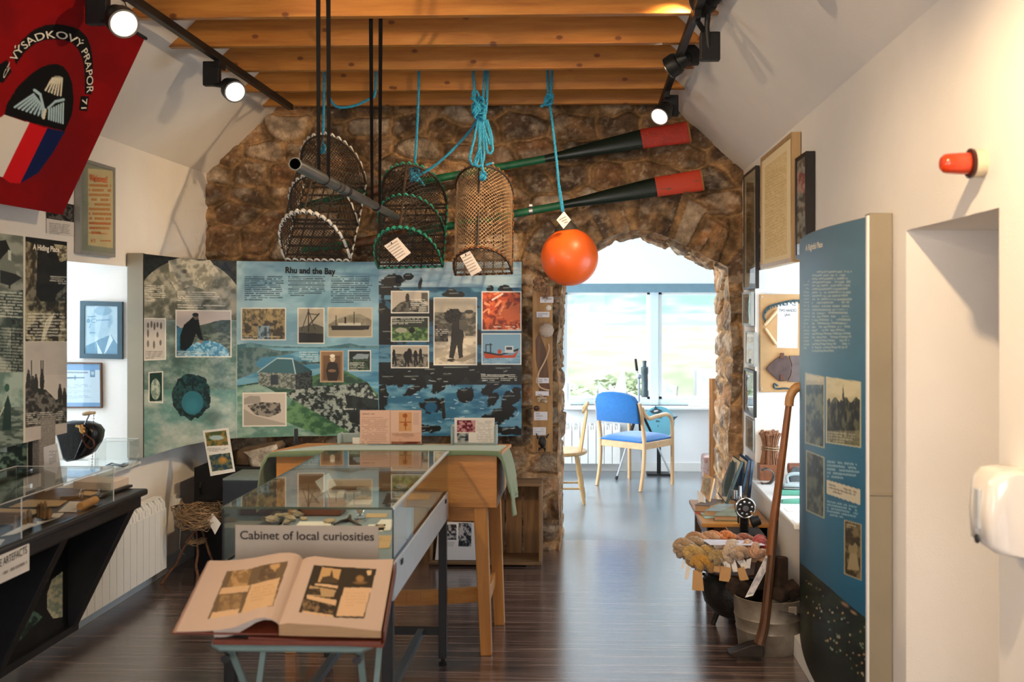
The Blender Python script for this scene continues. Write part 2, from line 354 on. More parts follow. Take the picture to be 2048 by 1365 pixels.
# floor
m = bpy.data.materials.new('striped_vinyl_floor'); m.use_nodes = True; N = m.node_tree.nodes; L = m.node_tree.links; b = N['Principled BSDF']
tc = N.new('ShaderNodeTexCoord'); mp = N.new('ShaderNodeMapping'); mp.inputs['Scale'].default_value = (1.0, 42, 1); L.new(tc.outputs['Object'], mp.inputs[0])
nz = N.new('ShaderNodeTexNoise'); nz.inputs['Scale'].default_value = 1.0; nz.inputs['Detail'].default_value = 5; nz.inputs['Roughness'].default_value = .7; L.new(mp.outputs[0], nz.inputs['Vector'])
rp = N.new('ShaderNodeValToRGB'); E = rp.color_ramp.elements; E[0].position = .34; E[0].color = (.014, .008, .008, 1); E[1].position = .64; E[1].color = (.30, .20, .17, 1); e = E.new(.5); e.color = (.088, .058, .054, 1)
L.new(nz.outputs[0], rp.inputs[0]); L.new(rp.outputs[0], b.inputs['Base Color']); b.inputs['Roughness'].default_value = .34; b.inputs['Specular IOR Level'].default_value = .6; b.inputs['Coat Weight'].default_value = 1.0; b.inputs['Coat IOR'].default_value = 1.75; b.inputs['Coat Roughness'].default_value = .15
n3 = N.new('ShaderNodeTexNoise'); n3.inputs['Scale'].default_value = 2.5; L.new(tc.outputs['Object'], n3.inputs['Vector']); mr = N.new('ShaderNodeMapRange'); mr.inputs['To Min'].default_value = .21; mr.inputs['To Max'].default_value = .28; L.new(nz.outputs[0], mr.inputs[0]); L.new(mr.outputs[0], b.inputs['Roughness'])
bp = N.new('ShaderNodeBump'); bp.inputs['Strength'].default_value = .35; bp.inputs['Distance'].default_value = .003; L.new(nz.outputs[0], bp.inputs['Height']); L.new(bp.outputs[0], b.inputs['Normal']); L.new(bp.outputs[0], b.inputs['Coat Normal'])
M_floor = m
struct(MB().box((XL - .6, YB - .3, -.08), (XR + 1.3, 7.1, 0)).build('floor', M_floor, smooth=0, origin=(0, 0, 0)))
M_lino = mat('grey_blue_lino', (.15, .175, .195), .3, var=.08, scale=30, coat=.8); M_lino.node_tree.nodes['Principled BSDF'].inputs['Coat Roughness'].default_value = .2
struct(MB().box((XL - .6, 7.1, -.08), (XR + 1.5, 10.3, 0)).build('floor_annex', M_lino, smooth=0, origin=(0, 7.1, 0)))
# sloping ceilings
mb = MB(); xm = (XL + XR) / 2; hw = (XR - XL) / 2; zr = ZE + hw * SL; n = (.06)
for sgn, xe in ((1, XL), (-1, XR)):
    e = xe - sgn * TH; mb.prism([(e, ZE - TH * SL), (xm, zr), (xm, zr + .12), (e, ZE - TH * SL + .12)], (0, YB - .3, 0), (1, 0, 0), (0, 0, 1), (0, YF + .9 - YB, 0))
struct(mb.build('ceiling', M_wall, smooth=0))
# skirting
def skirt(name, segs, h=.10, t=.014, m=None):
    mb = MB()
    for (x0, y0), (x1, y1) in segs: mb.bar((x0, y0, h / 2), (x1, y1, h / 2), t * 2, h)
    struct(mb.build(name, m or M_white, smooth=0, bevel=.003))
M_skirt = mat('skirting_pale', (.50, .56, .60), .35, var=.04)
skirt('baseboard_left', [((XL, YB), (XL, YF - .02))], m=M_skirt)
skirt('baseboard_right', [((XR, DN1 + .02), (XR, YF - .02)), ((XR, YB), (XR, DN0 - .02))])

# window boards and frames of the two embrasures
def embrasure(name, x, sg, y0, y1, z0, z1, over):
    mb = MB(); mb.box((min(x - sg * over, x + sg * TH), y0 - .02, z0 - .0), (max(x - sg * over, x + sg * TH), y1 + .02 if over > 0.03 else y1, z0 + .028))
    fr = struct(MB().box((x + sg * (TH - .09), y0, z0 + .03), (x + sg * (TH - .03), y0 + .06, z1 + .05)).box((x + sg * (TH - .09), y1 - .06, z0 + .03), (x + sg * (TH - .03), y1, z1 + .05)).box((x + sg * (TH - .09), y0, z0 + .03), (x + sg * (TH - .03), y1, z0 + .09)).box((x + sg * (TH - .085), (y0 + y1) / 2 - .025, z0 + .05), (x + sg * (TH - .035), (y0 + y1) / 2 + .025, z1 + .05)).build(name, M_frame_w, smooth=0, bevel=.004))
    mb.build('window_sill', M_white, fr, bevel=.006)
embrasure('window_2', XL, -1, LW0, LW1, LZ0 - .005, LZ1, .07)
embrasure('window_3', XR, 1, RW0, RW1, RZ0, RZ1, .035)
# door at the back of the niche
d = MB().box((XR + .40, DN0, 0), (XR + .45, DN1, DNZ)).build('door_1', M_white, smooth=0); struct(d)
MB().tube([(XR + .40, DN1 - .1, 1.0), (XR + .35, DN1 - .1, 1.0), (XR + .35, DN1 - .22, 1.0)], .009).build('door_handle', M_steel, d)

# ================================================================== STONE GABLE WALL WITH ARCH
arch_px = [(1128, 1112), (1127, 1000), (1125, 900), (1129, 800), (1128, 700), (1128, 610), (1133, 575), (1150, 540), (1172, 518), (1197, 504), (1222, 493), (1244, 487), (1262, 483), (1279, 484), (1297, 488), (1314, 495), (1337, 503), (1359, 515), (1380, 526), (1399, 537), (1416, 543), (1428, 552), (1430, 580), (1429, 640), (1434, 720), (1431, 800), (1428, 860), (1431, 920), (1428, 1000), (1430, 1052)]
YA = 7.38
AP = np.array([[pY(x, y, YA)[0], max(0, pY(x, y, YA)[2])] for x, y in arch_px]); AP[0, 1] = 0; AP[-1, 1] = 0
def resample(P, n):
    d = np.r_[0, np.cumsum(np.linalg.norm(np.diff(P, axis=0), axis=1))]; t = np.linspace(0, d[-1], n); return np.stack([np.interp(t, d, P[:, k]) for k in range(P.shape[1])], 1)
AP = resample(AP, 420)
cen = np.array([.40, 1.15])
wob = (fbm(np.arange(420) * .06, np.zeros(420), 5, 4) - .5) * .03
dirs = AP - cen; dirs /= np.linalg.norm(dirs, axis=1)[:, None]
AP = AP + dirs * wob[:, None]; AP[0, 1] = AP[-1, 1] = 0
def stone_field(x, z, seed=1):
    """height 0..1 and stone id of irregular coursed rubble; x,z in metres"""
    wx = x + (fbm(x * 3.3, z * 3.3, seed + 1) - .5) * .13; wz = z + (fbm(x * 2.6 + 9, z * 2.6, seed + 2) - .5) * .15
    cw, ch = .29, .165; gy = np.floor(wz / ch).astype(int); best = np.full(x.shape, 9.); sec = np.full(x.shape, 9.); bid = np.zeros(x.shape, int)
    for dy in (-1, 0, 1):
        r = gy + dy; off = (np.sin(r * 12.9898 + seed) * 43758.5453) % 1.0; gx = np.floor(wx / cw - off).astype(int)
        for dx in (-1, 0, 1, 2):
            c = gx + dx; h1 = (np.sin(c * 127.1 + r * 311.7 + seed) * 43758.5453) % 1.0; h2 = (np.sin(c * 269.5 + r * 183.3 + seed) * 43758.5453) % 1.0
            px = (c + off + .5 + (h1 - .5) * .75) * cw; pz = (r + .5 + (h2 - .5) * .6) * ch
            d = (np.abs((wx - px) / cw) ** 2.6 + np.abs((wz - pz) / ch * 1.05) ** 2.6) ** (1 / 2.6)
            k = c * 7919 + r * 104729; up = d < best; sec = np.where(up, best, np.minimum(sec, d)); bid = np.where(up, k, bid); best = np.where(up, d, best)
    return sec - best, bid
def stone_all(x, z, seed=1, arch=True):
    e, bid = stone_field(x, z, seed)
    if arch:
        dd = np.full(x.shape, 9.); ai = np.zeros(x.shape, int)
        near = (np.abs(x - .4) < 1.25) & (z > 1.2) & (z < 2.75)
        xs = x[near]; zs = z[near]; A = AP[::4]
        D = np.hypot(xs[:, None] - A[None, :, 0], zs[:, None] - A[None, :, 1]); j = D.argmin(1); dd[near] = D[np.arange(len(xs)), j]; ai[near] = j * 4
        sl = ai / 420 * 4.9 / .125 + (fbm(x * 5, z * 5, 77) - .5) * .5; fr = sl - np.floor(sl); ring = (dd < .33 + .05 * np.sin(np.floor(sl) * 5.1)) & (z > 1.62)
        rad = .33 + .05 * np.sin(np.floor(sl) * 5.1); e2 = np.minimum(np.minimum(fr, 1 - fr) * 1.1, (rad - dd) / .12)
        e = np.where(ring, e2, e); bid = np.where(ring, np.floor(sl).astype(int) * 31 + 5, bid)
    return e, bid
def rnd(i, k): return (np.sin(i * 12.9898 + k * 78.233) * 43758.5453) % 1.0
def stone_shade(x, z, e, bid, y=0.0):
    mort = 1 - sstep(.07, .30, e + (fbm(x * 30, z * 30, 41) - .5) * .16)
    r1, r2, r3 = rnd(bid, 1), rnd(bid, 2), rnd(bid, 3)
    dark = np.array([.062, .045, .034]); brown = np.array([.175, .105, .055]); rust = np.array([.25, .125, .055]); pale = np.array([.33, .28, .22])
    col = dark + (brown - dark) * r1[..., None]; col = np.where((r2 > .80)[..., None], rust * .5 + col * .5, col); col = np.where((r3 > .88)[..., None], pale * .6 + col * .4, col)
    pt = sstep(.52, .70, fbm(x * 7 + z * 1.5, z * 13, 51))[..., None]; col = col * (1 - .5 * pt) + pale * .5 * pt
    sp = sstep(.60, .75, fbm(x * 45, z * 45, 61, 3))[..., None]; col = col * (1 - .4 * sp) + np.array([.36, .31, .25]) * .4 * sp
    mc = np.array([.26, .17, .09]) * (.65 + .7 * fbm(x * 9, z * 9, 71))[..., None]
    col = col * (1 - mort[..., None]) + mc * mort[..., None]
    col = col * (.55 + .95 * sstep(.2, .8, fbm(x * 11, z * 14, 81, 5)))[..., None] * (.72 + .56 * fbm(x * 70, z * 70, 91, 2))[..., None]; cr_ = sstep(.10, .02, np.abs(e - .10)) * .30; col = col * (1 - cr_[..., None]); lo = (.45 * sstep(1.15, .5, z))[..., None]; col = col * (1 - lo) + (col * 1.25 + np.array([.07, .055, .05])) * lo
    return np.clip(col * np.array([1.42, 1.30, 1.16]), .006, 1), mort
def stone_relief(x, z, e, bid):
    prof = sstep(.02, .30, e); h = prof * (.018 + .030 * rnd(bid, 4)) + (fbm(x * 14, z * 14, 21, 5) - .5) * .040 + (fbm(x * 2.2, z * 2.2, 31) - .5) * .05
    return h + (fbm(x * 50, z * 50, 22, 2) - .5) * .010
M_stone = painted('rubble_stone', .88, .25, bump=.7, bscale=70)
step = .0085; xs = np.arange(XL - .03, XR + .03, step); zs = np.arange(-.01, 3.75, step)
X, Z = np.meshgrid(xs, zs); e, bid = stone_all(X, Z); H = stone_relief(X, Z, e, bid)
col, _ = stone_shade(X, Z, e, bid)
# cut the opening
def in_poly(x, z, P):
    ins = np.zeros(x.shape, bool); n = len(P)
    for i in range(n):
        (a, b), (c, d) = P[i], P[(i + 1) % n]
        if b == d: continue
        ins ^= ((b > z) != (d > z)) & (x < (c - a) * (z - b) / (d - b) + a)
    return ins
FLARE = .035                                   # the front edge is a little wider than the back
APf = AP + dirs * FLARE; APf[0, 1] = APf[-1, 1] = -.02
hole = in_poly(X, Z, np.vstack([APf, [[APf[-1, 0], -.5], [APf[0, 0], -.5]]]))
FY = YF - H + .03
idx = np.arange(X.size).reshape(X.shape)
fh = hole[:-1, :-1] | hole[1:, :-1] | hole[:-1, 1:] | hole[1:, 1:]
full = hole[:-1, :-1] & hole[1:, :-1] & hole[:-1, 1:] & hole[1:, 1:]
xf, zf, yf = X.copy(), Z.copy(), FY.copy()
border = np.zeros(X.shape, bool); q = fh & ~full
border[:-1, :-1] |= q; border[1:, :-1] |= q; border[:-1, 1:] |= q; border[1:, 1:] |= q
mv = border & hole; A2 = resample(APf, 1500)
bx, bz = X[mv], Z[mv]; D = np.hypot(bx[:, None] - A2[None, :, 0], bz[:, None] - A2[None, :, 1]); j = D.argmin(1)
xf[mv] = A2[j, 0]; zf[mv] = A2[j, 1]
keep = ~full; keep &= (zs[:-1][:, None] < ZE + (hw - np.abs(X[:-1, :-1] - xm)) * SL + .03)
ii, jj = np.nonzero(keep); faces = np.stack([idx[ii, jj], idx[ii, jj + 1], idx[ii + 1, jj + 1], idx[ii + 1, jj]], 1)
used = np.unique(faces); remap = np.full(X.size, -1); remap[used] = np.arange(len(used)); faces = remap[faces]
V = np.stack([xf.ravel(), yf.ravel(), zf.ravel()], 1)[used]; C = col.reshape(-1, 3)[used]
# reveal (the thickness of the wall) swept behind the opening
nd = 46; S = resample(APf, 560); B = resample(AP, 560); dn = S - cen; dn /= np.linalg.norm(dn, axis=1)[:, None]
s_al = np.linspace(0, 4.9, 560)[None, :] * np.ones((nd, 1)); dep = np.linspace(0, 1, nd)[:, None] * np.ones((1, 560))
e3, b3 = stone_field(dep * .6 + 11, s_al * 1.0, 9); rel = (stone_relief(dep * .6 + 11, s_al, e3, b3) - .03) * np.minimum(1, dep * 6) * .75
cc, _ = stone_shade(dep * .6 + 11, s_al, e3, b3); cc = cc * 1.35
bx = S[None, :, 0] * (1 - dep) + B[None, :, 0] * dep; bz = S[None, :, 1] * (1 - dep) + B[None, :, 1] * dep
fyS = YF + .03 - np.interp(np.arange(560), np.arange(560), np.zeros(560)); es, bs = stone_all(S[:, 0], S[:, 1]); y0 = YF + .03 - stone_relief(S[:, 0], S[:, 1], es, bs)
ry = y0[None, :] * (1 - dep) + (YA) * dep
RV = np.stack([bx - dn[None, :, 0] * rel, ry, bz - dn[None, :, 1] * rel], 2)
k0 = len(V); gi = np.arange(nd * 560).reshape(nd, 560) + k0
f2 = np.stack([gi[:-1, :-1], gi[:-1, 1:], gi[1:, 1:], gi[1:, :-1]], 2).reshape(-1, 4)
V = np.vstack([V, RV.reshape(-1, 3)]); C = np.vstack([C, cc.reshape(-1, 3)]); FA = np.vstack([faces, f2])
me = bpy.data.meshes.new('wall_far'); me.from_pydata(V.tolist(), [], FA.tolist()); me.materials.append(M_stone); me.polygons.foreach_set('use_smooth', [True] * len(FA)); me.update()
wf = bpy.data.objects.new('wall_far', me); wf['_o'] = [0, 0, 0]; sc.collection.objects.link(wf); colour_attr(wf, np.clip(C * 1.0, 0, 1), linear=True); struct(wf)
# solid core behind the facing, and its plastered back towards the annex
mb = MB()
for x0, x1, z0, z1 in [(XL - .5, APf[:, 0].min() - .12, 0, 4.6), (APf[:, 0].max() + .12, XR + 1.3, 0, 4.6), (APf[:, 0].min() - .12, APf[:, 0].max() + .12, 2.35, 4.6)]: mb.box((x0, YF + .12, z0), (x1, YA - .02, z1))
struct(mb.build('wall_core', M_wallc, smooth=0))

# ================================================================== ANNEX ROOM BEYOND THE ARCH
YE = 10.13
wl = pY(1119, 600, YE)[0]; wz1 = pY(1300, 568, YE)[2]; wz0 = pY(1300, 812, YE)[2]; wr = 2.05
mb = MB()
for x0, x1, z0, z1 in [(-2.7, wl, 0, 3.2), (wr, 2.5, 0, 3.2), (wl, wr, 0, wz0), (wl, wr, wz1, 3.4)]: mb.box((x0, YE, z0), (x1, YE + .3, z1))
struct(mb.build('wall_annex_end', M_wallc, smooth=0))
struct(MB().box((2.3, YA, 0), (2.45, YE, 3.2)).build('wall_annex_right', M_wallc, smooth=0))
mb = MB()
for y0, y1, z0, z1 in [(YA, 8.1, 0, 3.2), (9.6, YE, 0, 3.2), (8.1, 9.6, 0, .8), (8.1, 9.6, 2.1, 3.2)]: mb.box((-2.7, y0, z0), (-2.6, y1, z1))
struct(mb.build('wall_annex_left', M_wallc, smooth=0))
struct(MB().box((-2.7, YA - .02, 3.1), (2.5, YE + .3, 3.2)).build('ceiling_annex', M_wallc, smooth=0))
skirt('baseboard_annex', [((-2.6, YE), (2.3, YE))], h=.09)
# the big window
def px_x(px): return pY(px, 700, YE)[0]
mb = MB(); yo0, yo1 = YE + .05, YE + .12
zb = pY(1300, 585, YE)[2]; zs_ = pY(1300, 800, YE)[2]
mb.box((wl, yo0, wz0), (px_x(1128), yo1, wz1)); mb.box((wr - .07, yo0, wz0), (wr, yo1, wz1)); mb.box((wl, yo0, wz0), (wr, yo1, zs_)); mb.box((wl, yo0, zb), (wr, yo1, wz1 - .02))
mb.box((px_x(1301), yo0 - .01, wz0), (px_x(1318), yo1, wz1))
w1 = struct(mb.build('window_1', M_frame_w, smooth=0, bevel=.006))
mb = MB()
for a, b in ((1128, 1301), (1318, 1500)):
    x0, x1 = px_x(a), min(px_x(b), wr - .07)
    for q in (x0, x1 - .035): mb.box((q, yo0 + .012, zs_), (q + .035, yo1 - .01, zb))
    mb.box((x0, yo0 + .012, zs_), (x1, yo1 - .01, zs_ + .03)); mb.box((x0, yo0 + .012, zb - .025), (x1, yo1 - .01, zb))
mb.build('sash', M_white, w1, bevel=.004)
MB().box((wl - .02, YE - .02, zb + .0), (wr, YE + .06, wz1)).build('blind_header', M_header, w1, bevel=.004)
MB().box((px_x(1128), yo0 + .03, zs_), (wr - .07, yo0 + .036, zb)).build('window_glass', glass('window_glass', (.97, .99, .99), 1.25), w1, smooth=0)
MB().box((wl - .05, YE - .14, wz0 - .03), (wr, YE + .06, wz0)).build('window_sill', M_white, w1, bevel=.008)

# ================================================================== OUTSIDE
gy = np.r_[np.linspace(10.45, 30, 50), np.linspace(31, 250, 110), np.linspace(255, 420, 60)]; gx = np.linspace(-1, 1, 120)
GY = gy[:, None] * np.ones((1, 120)); GX = gx[None, :] * (6 + GY * .75)
GZ = -.25 - 1.25 * sstep(13, 30, GY) + 30 * sstep(245, 400, GY) * (.7 + .6 * fbm(GX * .02, GY * .0, 3)) + (fbm(GX * .5, GY * .5, 4) - .5) * .3
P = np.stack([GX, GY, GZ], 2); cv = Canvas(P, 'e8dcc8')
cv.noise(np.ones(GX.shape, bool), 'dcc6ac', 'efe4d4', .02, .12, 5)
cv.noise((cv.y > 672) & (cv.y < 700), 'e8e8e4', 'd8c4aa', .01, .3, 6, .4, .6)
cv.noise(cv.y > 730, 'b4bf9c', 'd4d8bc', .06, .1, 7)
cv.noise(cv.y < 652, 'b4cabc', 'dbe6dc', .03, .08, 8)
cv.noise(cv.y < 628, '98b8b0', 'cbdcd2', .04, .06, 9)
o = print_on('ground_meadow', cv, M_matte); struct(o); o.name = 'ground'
random.seed(5)
M_leaf = mat('shrub_leaf', (.50, .56, .36), .8, var=.4, scale=6)
def bush(x, y, z, r, h, lab, seed):
    rs = np.random.RandomState(seed); mb = MB(); n = 900
    d = rs.randn(n, 3); d /= np.linalg.norm(d, axis=1)[:, None]; p = d * (rs.rand(n, 1) ** .4) * np.array([r, r * .7, h / 2]) + np.array([x, y, z + h / 2])
    s = .05 + .04 * rs.rand(n); V = []; f = []
    for i in range(n):
        u, v, _ = frame_of(rs.randn(3)); c = p[i]; V += [c - u * s[i], c - v * s[i] * .5, c + u * s[i], c + v * s[i] * .5]; f.append((4 * i, 4 * i + 1, 4 * i + 2, 4 * i + 3))
    root = thing('shrub', lab, 'shrub', (x, y, z), 'shrubs outside the far window'); mb.add(V, f).build('foliage', M_leaf, root, smooth=0)
    MB().tube([(x, y, z - .1), (x + .05, y, z + h * .6)], [.04, .015]).build('stem', M_dkwood, root)
bush(-.25, 12.6, -.25, .5, 1.0, 'pale green shrub outside behind the left pane of the window', 1)
bush(.55, 14.2, -.35, .6, 1.1, 'pale green shrub outside behind the spotting scope', 2)
bush(2.05, 13.6, -.3, .55, 1.15, 'pale green shrub outside behind the right pane of the window', 3)
M_rock = mat('pale_rock', (.50, .49, .48), .9, var=.35, scale=4, bump=.6, bscale=10)
for x, y, s_, q, lab in [(.35, 12.0, (.26, .2, .5), 1, 'pale boulder outside the window to the left of the spotting scope'), (.95, 12.1, (.26, .25, .48), 2, 'pale boulder outside directly behind the spotting scope'), (2.75, 12.3, (.36, .3, .45), 3, 'pale rough boulder outside behind the right window pane')]:
    tag(MB().ball((x, y, .25), 1.0, s_, 20, amp=.3, seed=q, fr=3).build('boulder', M_rock), lab, 'rock', 'boulders outside the window')
tag(MB().prism([(0, 0), (.9, 0), (.9, .12), (.25, .75), (0, .75)], (1.35, 11.6, .15), (1, 0, 0), (0, 0, 1), (0, .9, 0)).box((1.35, 11.6, -.3), (2.25, 12.5, .16)).build('stone_plinth', M_rock, smooth=0), 'wedge shaped pale stone plinth outside behind the right window pane', 'plinth')
# ================================================================== PRINTED PANELS
def smooth_path(pts, n, k=25):
    pts = np.array(pts, float); t = np.linspace(pts[0, 0], pts[-1, 0], n); y = np.interp(t, pts[:, 0], pts[:, 1]); pad = np.r_[np.full(k, y[0]) + (np.arange(-k, 0)) * (y[1] - y[0]), y, np.full(k, y[-1]) + np.arange(1, k + 1) * (y[-1] - y[-2])]
    return t, np.convolve(pad, np.ones(2 * k + 1) / (2 * k + 1), 'valid')
def photo_edge(cv, x0, y0, x1, y1, sk=0, sk2=None, col='e6e2d6', w=1.4):
    sk2 = sk if sk2 is None else sk2
    for a, b, c, d in ((x0, y0, x1, y0 + sk), (x1, y0 + sk, x1, y1 + sk2), (x1, y1 + sk2, x0, y1), (x0, y1, x0, y0)): cv.line(a, b, c, d, w, col)

# ---- the long curved panel in the corner
mp_t, mp_y = smooth_path([(288, 5.60), (330, 5.86), (365, 6.08), (420, 6.33), (475, 6.48), (600, 6.58), (760, 6.62), (1043, 6.63)], 780, 16)
ZT, ZB = 1.964, .80
nx, ny = 780, 390
G = np.zeros((ny, nx, 3))
for j in range(nx):
    p = pY(mp_t[j], 600, mp_y[j]); G[:, j, 0] = p[0]; G[:, j, 1] = p[1]
G[:, :, 2] = np.linspace(ZT, ZB, ny)[:, None]
cv = Canvas(G, '5f7a78'); x, y = cv.x, cv.y; ALL = np.ones(x.shape, bool)
# left: weathered rock face
L_ = x < 474
cv.noise(L_, '5a6b66', '9ca69c', .035, .04, 3, .2, .8); cv.noise(L_, '47544f', 'aab2a8', .22, .22, 4, .25, .85, .6)
cv.noise(L_ & (y > 640), '3a6660', 'a9bab4', .03, .05, 6, .15, .75, .6); cv.noise(L_ & (y > 780), '5f9a94', 'd8ded2', .02, .03, 16, .3, .6, .5)
cv.noise(L_ & (y < 575), '0b0d0e', '202426', .2, .2, 5)
cv.noise(L_ & (((x - 377) / 116) ** 2 + ((y - 640) / 122) ** 2 < 1) & (y < 640), '595a4e', 'a5a090', .06, .06, 8, .3, .7)
cv.noise(cv.inside([(337, 522), (365, 515), (395, 522), (420, 520), (438, 545), (418, 565), (408, 580), (385, 572), (352, 582), (340, 560)]), '8d8878', 'c6bfac', .12, .12, 9)
cv.ell(370, 543, 6, 6, '3a3a34', .7, .6)
for a, b, c, s_ in ((352, 660, 34, 1), (345, 700, 22, 2), (360, 720, 26, 3), (445, 700, 20, 4), (425, 835, 30, 5)): cv.ell(a, b, c, c * .9, '2c3936', .45, .9)
cv.noise((((x - 383) / 38) ** 2 + ((y - 793) / 46) ** 2 < 1 + .5 * (fbm(x * .1, y * .1, 12) - .5)), '0c1f22', '22484a', .2, .2, 11)
cv.ell(385, 806, 23, 25, '2b6b7b', 1, .1); cv.ell(384, 812, 20, 20, '3d8394', .6, .7)
cv.lines(289, 570, 332, 604, 9, 'ece6d8', .8, .02); cv.lines(354, 582, 442, 603, 5, 'ece6d8', .85, .02); cv.lines(354, 608, 455, 617, 2, 'ece6d8', .85, .02)
cv.rect(352, 621, 462, 714, 'c9bbb4', 1, 1, 0); cv.noise(cv.inside([(352, 660), (375, 652), (400, 652), (430, 643), (462, 641), (462, 714), (352, 716)]), '3d4944', '707c70', .1, .3, 13)
cv.noise(cv.inside([(378, 655), (405, 650), (440, 641), (462, 640), (462, 660), (400, 672)]), '36433f', '4d5c56', .1, .1, 14)
cv.noise(cv.inside([(352, 650), (366, 660), (376, 690), (374, 716), (352, 716)]), '2c5e78', '3f7a98', .2, .2, 15)
cv.noise((((x - 414) / 44) ** 2 + ((y - 712) / 30) ** 2 < 1) & cv.box(352, 640, 462, 713), '3f86ae', '9fc6da', .25, .25, 17)
cv.poly([(360, 672), (368, 650), (380, 640), (388, 631), (397, 637), (400, 655), (406, 680), (402, 684), (392, 668), (384, 690), (372, 702), (360, 700)], '0c0e10'); cv.ell(392, 634, 5.5, 6, '6d5c50'); cv.ell(391, 630, 6.5, 4, '1b2024'); cv.ell(402, 684, 4, 3, '8d7565')
photo_edge(cv, 352, 621, 462, 714, 1, 0); cv.lines(354, 702, 418, 712, 3, 'ece6d8', .8)
cv.rect(288, 637, 331, 721, 'cfc8c2', 1, 1, -2)
for i, (a, b) in enumerate([(296, 651), (303, 649), (309, 653), (315, 650), (322, 652), (296, 667), (315, 670), (296, 688), (308, 690), (321, 686)]): cv.ell(a, b, 2.8, 7 + (i % 3) * 1.5, '6d665e', .85, .4)
cv.lines(290, 702, 328, 718, 5, '6d6860', .7); photo_edge(cv, 288, 637, 331, 721, 1, -2)
cv.rect(298, 746, 325, 804, '17352d', 1, -2); cv.noise((((x - 311) / 9.5) ** 2 + ((y - 779) / 21) ** 2 < 1), '7d9184', 'b8c4b4', .2, .2, 18); photo_edge(cv, 298, 746, 325, 804, -2, 2)
# middle: shore, house and sea
M_ = (x >= 474) & (x < 758)
cv.put(M_, '86aebd'); cv.noise(M_ & (y < 690), '79a6b8', '9fc4d0', .012, .03, 21)
cv.put(M_ * (1 - sstep(474, 500, x)) * .55, 'b6cfd0')
cv.noise(M_ & cv.inside([(474, 690), (500, 686), (540, 692), (590, 694), (640, 695), (680, 690), (700, 687), (720, 692), (757, 692), (757, 705), (474, 712)]), '3f6a74', '5f8a90', .08, .1, 22)
cv.noise(M_ & (y > 697), '3f7f9e', '6fa4bb', .02, .12, 23)
cv.noise(M_ & cv.inside([(474, 697), (520, 695), (560, 702), (600, 703), (560, 712), (520, 716), (510, 730), (525, 740), (474, 760)]), '37595c', '60797a', .1, .1, 24)
cv.noise(M_ & cv.inside([(590, 722), (640, 724), (660, 720), (640, 728), (600, 730)]), '4b6a70', '2c4448', .1, .1, 25)
cv.noise(M_ & cv.inside([(474, 772), (515, 765), (560, 772), (640, 748), (690, 742), (735, 765), (757, 790), (757, 871), (474, 880)]), '27473a', '4f7a52', .05, .08, 26)
cv.noise(M_ & cv.inside([(474, 775), (520, 768), (560, 790), (620, 800), (690, 871), (474, 880)]), '5f8a80', 'a7bfb4', .04, .08, 27, .3, .7, .8)
cv.noise(M_ & cv.inside([(570, 790), (600, 775), (690, 770), (735, 765), (757, 800), (757, 871), (690, 871), (620, 820)]), '1a2422', '9aa49c', .16, .18, 28, .40, .62)
cv.noise(M_ & cv.inside([(585, 800), (640, 830), (700, 865), (640, 871), (560, 840)]), '2f5a3c', '5f8a5c', .08, .1, 38)
cv.noise(M_ & cv.inside([(690, 790), (757, 800), (757, 860), (700, 845)]), '0c1210', '1e2a28', .1, .1, 29)
cv.noise(M_ & cv.inside([(516, 744), (591, 748), (591, 780), (518, 772)]), '4b5450', '8d948a', .3, .35, 30); cv.noise(M_ & cv.inside([(591, 748), (624, 742), (625, 776), (591, 780)]), '161c1e', '3a4646', .3, .35, 31)
cv.poly([(515, 745), (554, 717), (585, 718), (624, 742), (591, 748)], '33606a'); cv.poly([(585, 718), (624, 742), (591, 748)], '234a54'); cv.line(554, 717, 585, 718, 1.6, 'b9cfd0'); cv.line(585, 718, 591, 748, 1.6, 'a9c4c8'); cv.line(554, 717, 515, 745, 1.2, '9fbcc0'); cv.rect(541, 750, 556, 770, '27343a')
def pic(x0, y0, x1, y1, sky, sk=0): cv.rect(x0, y0, x1, y1, sky, 1, sk)
pic(483, 617, 571, 680, '7d6f52'); B_ = cv.box(484, 618, 570, 679); cv.noise(B_, '3a3222', 'a08a5c', .16, .16, 32); cv.noise(B_ & (x > 515) & (x < 540) & (y > 652), '2b3a42', '8aa0a8', .2, .1, 33); cv.noise(B_ & (y < 640), '4c4630', 'b29a68', .3, .12, 34, a=.6); cv.lines(484, 672, 566, 679, 2, 'e6e2d6', .7); photo_edge(cv, 483, 617, 571, 680)
pic(596, 617, 648, 687, 'b3a892'); cv.poly([(598, 665), (620, 660), (648, 668), (648, 687), (598, 687)], '1c1b18'); cv.poly([(598, 655), (630, 648), (648, 655), (648, 668), (598, 666)], '5a5648'); cv.line(617, 618, 617, 664, 1.6, '2a261e'); cv.line(617, 652, 638, 628, 1.6, '2a261e'); cv.line(618, 628, 637, 630, .8, '3a352a'); cv.line(617, 622, 603, 662, .8, '3a352a'); cv.line(617, 622, 630, 660, .8, '3a352a'); photo_edge(cv, 596, 617, 648, 687)
pic(656, 616, 744, 674, 'bfb197'); cv.noise(cv.inside([(657, 650), (670, 640), (700, 630), (720, 628), (743, 640), (743, 655), (657, 655)]), '837a64', '9d937b', .1, .1, 35); cv.put(cv.box(657, 655, 743, 673), 'a89c82'); cv.poly([(662, 652), (740, 652), (737, 660), (664, 661)], '241f18'); cv.rect(676, 646, 722, 652, 'd2c9b2'); cv.rect(689, 635, 693, 647, '241f18'); cv.line(708, 625, 708, 648, 1, '332c22'); cv.line(672, 632, 672, 650, 1, '332c22'); photo_edge(cv, 656, 616, 744, 674, 0, 0, 'd4c6ae')
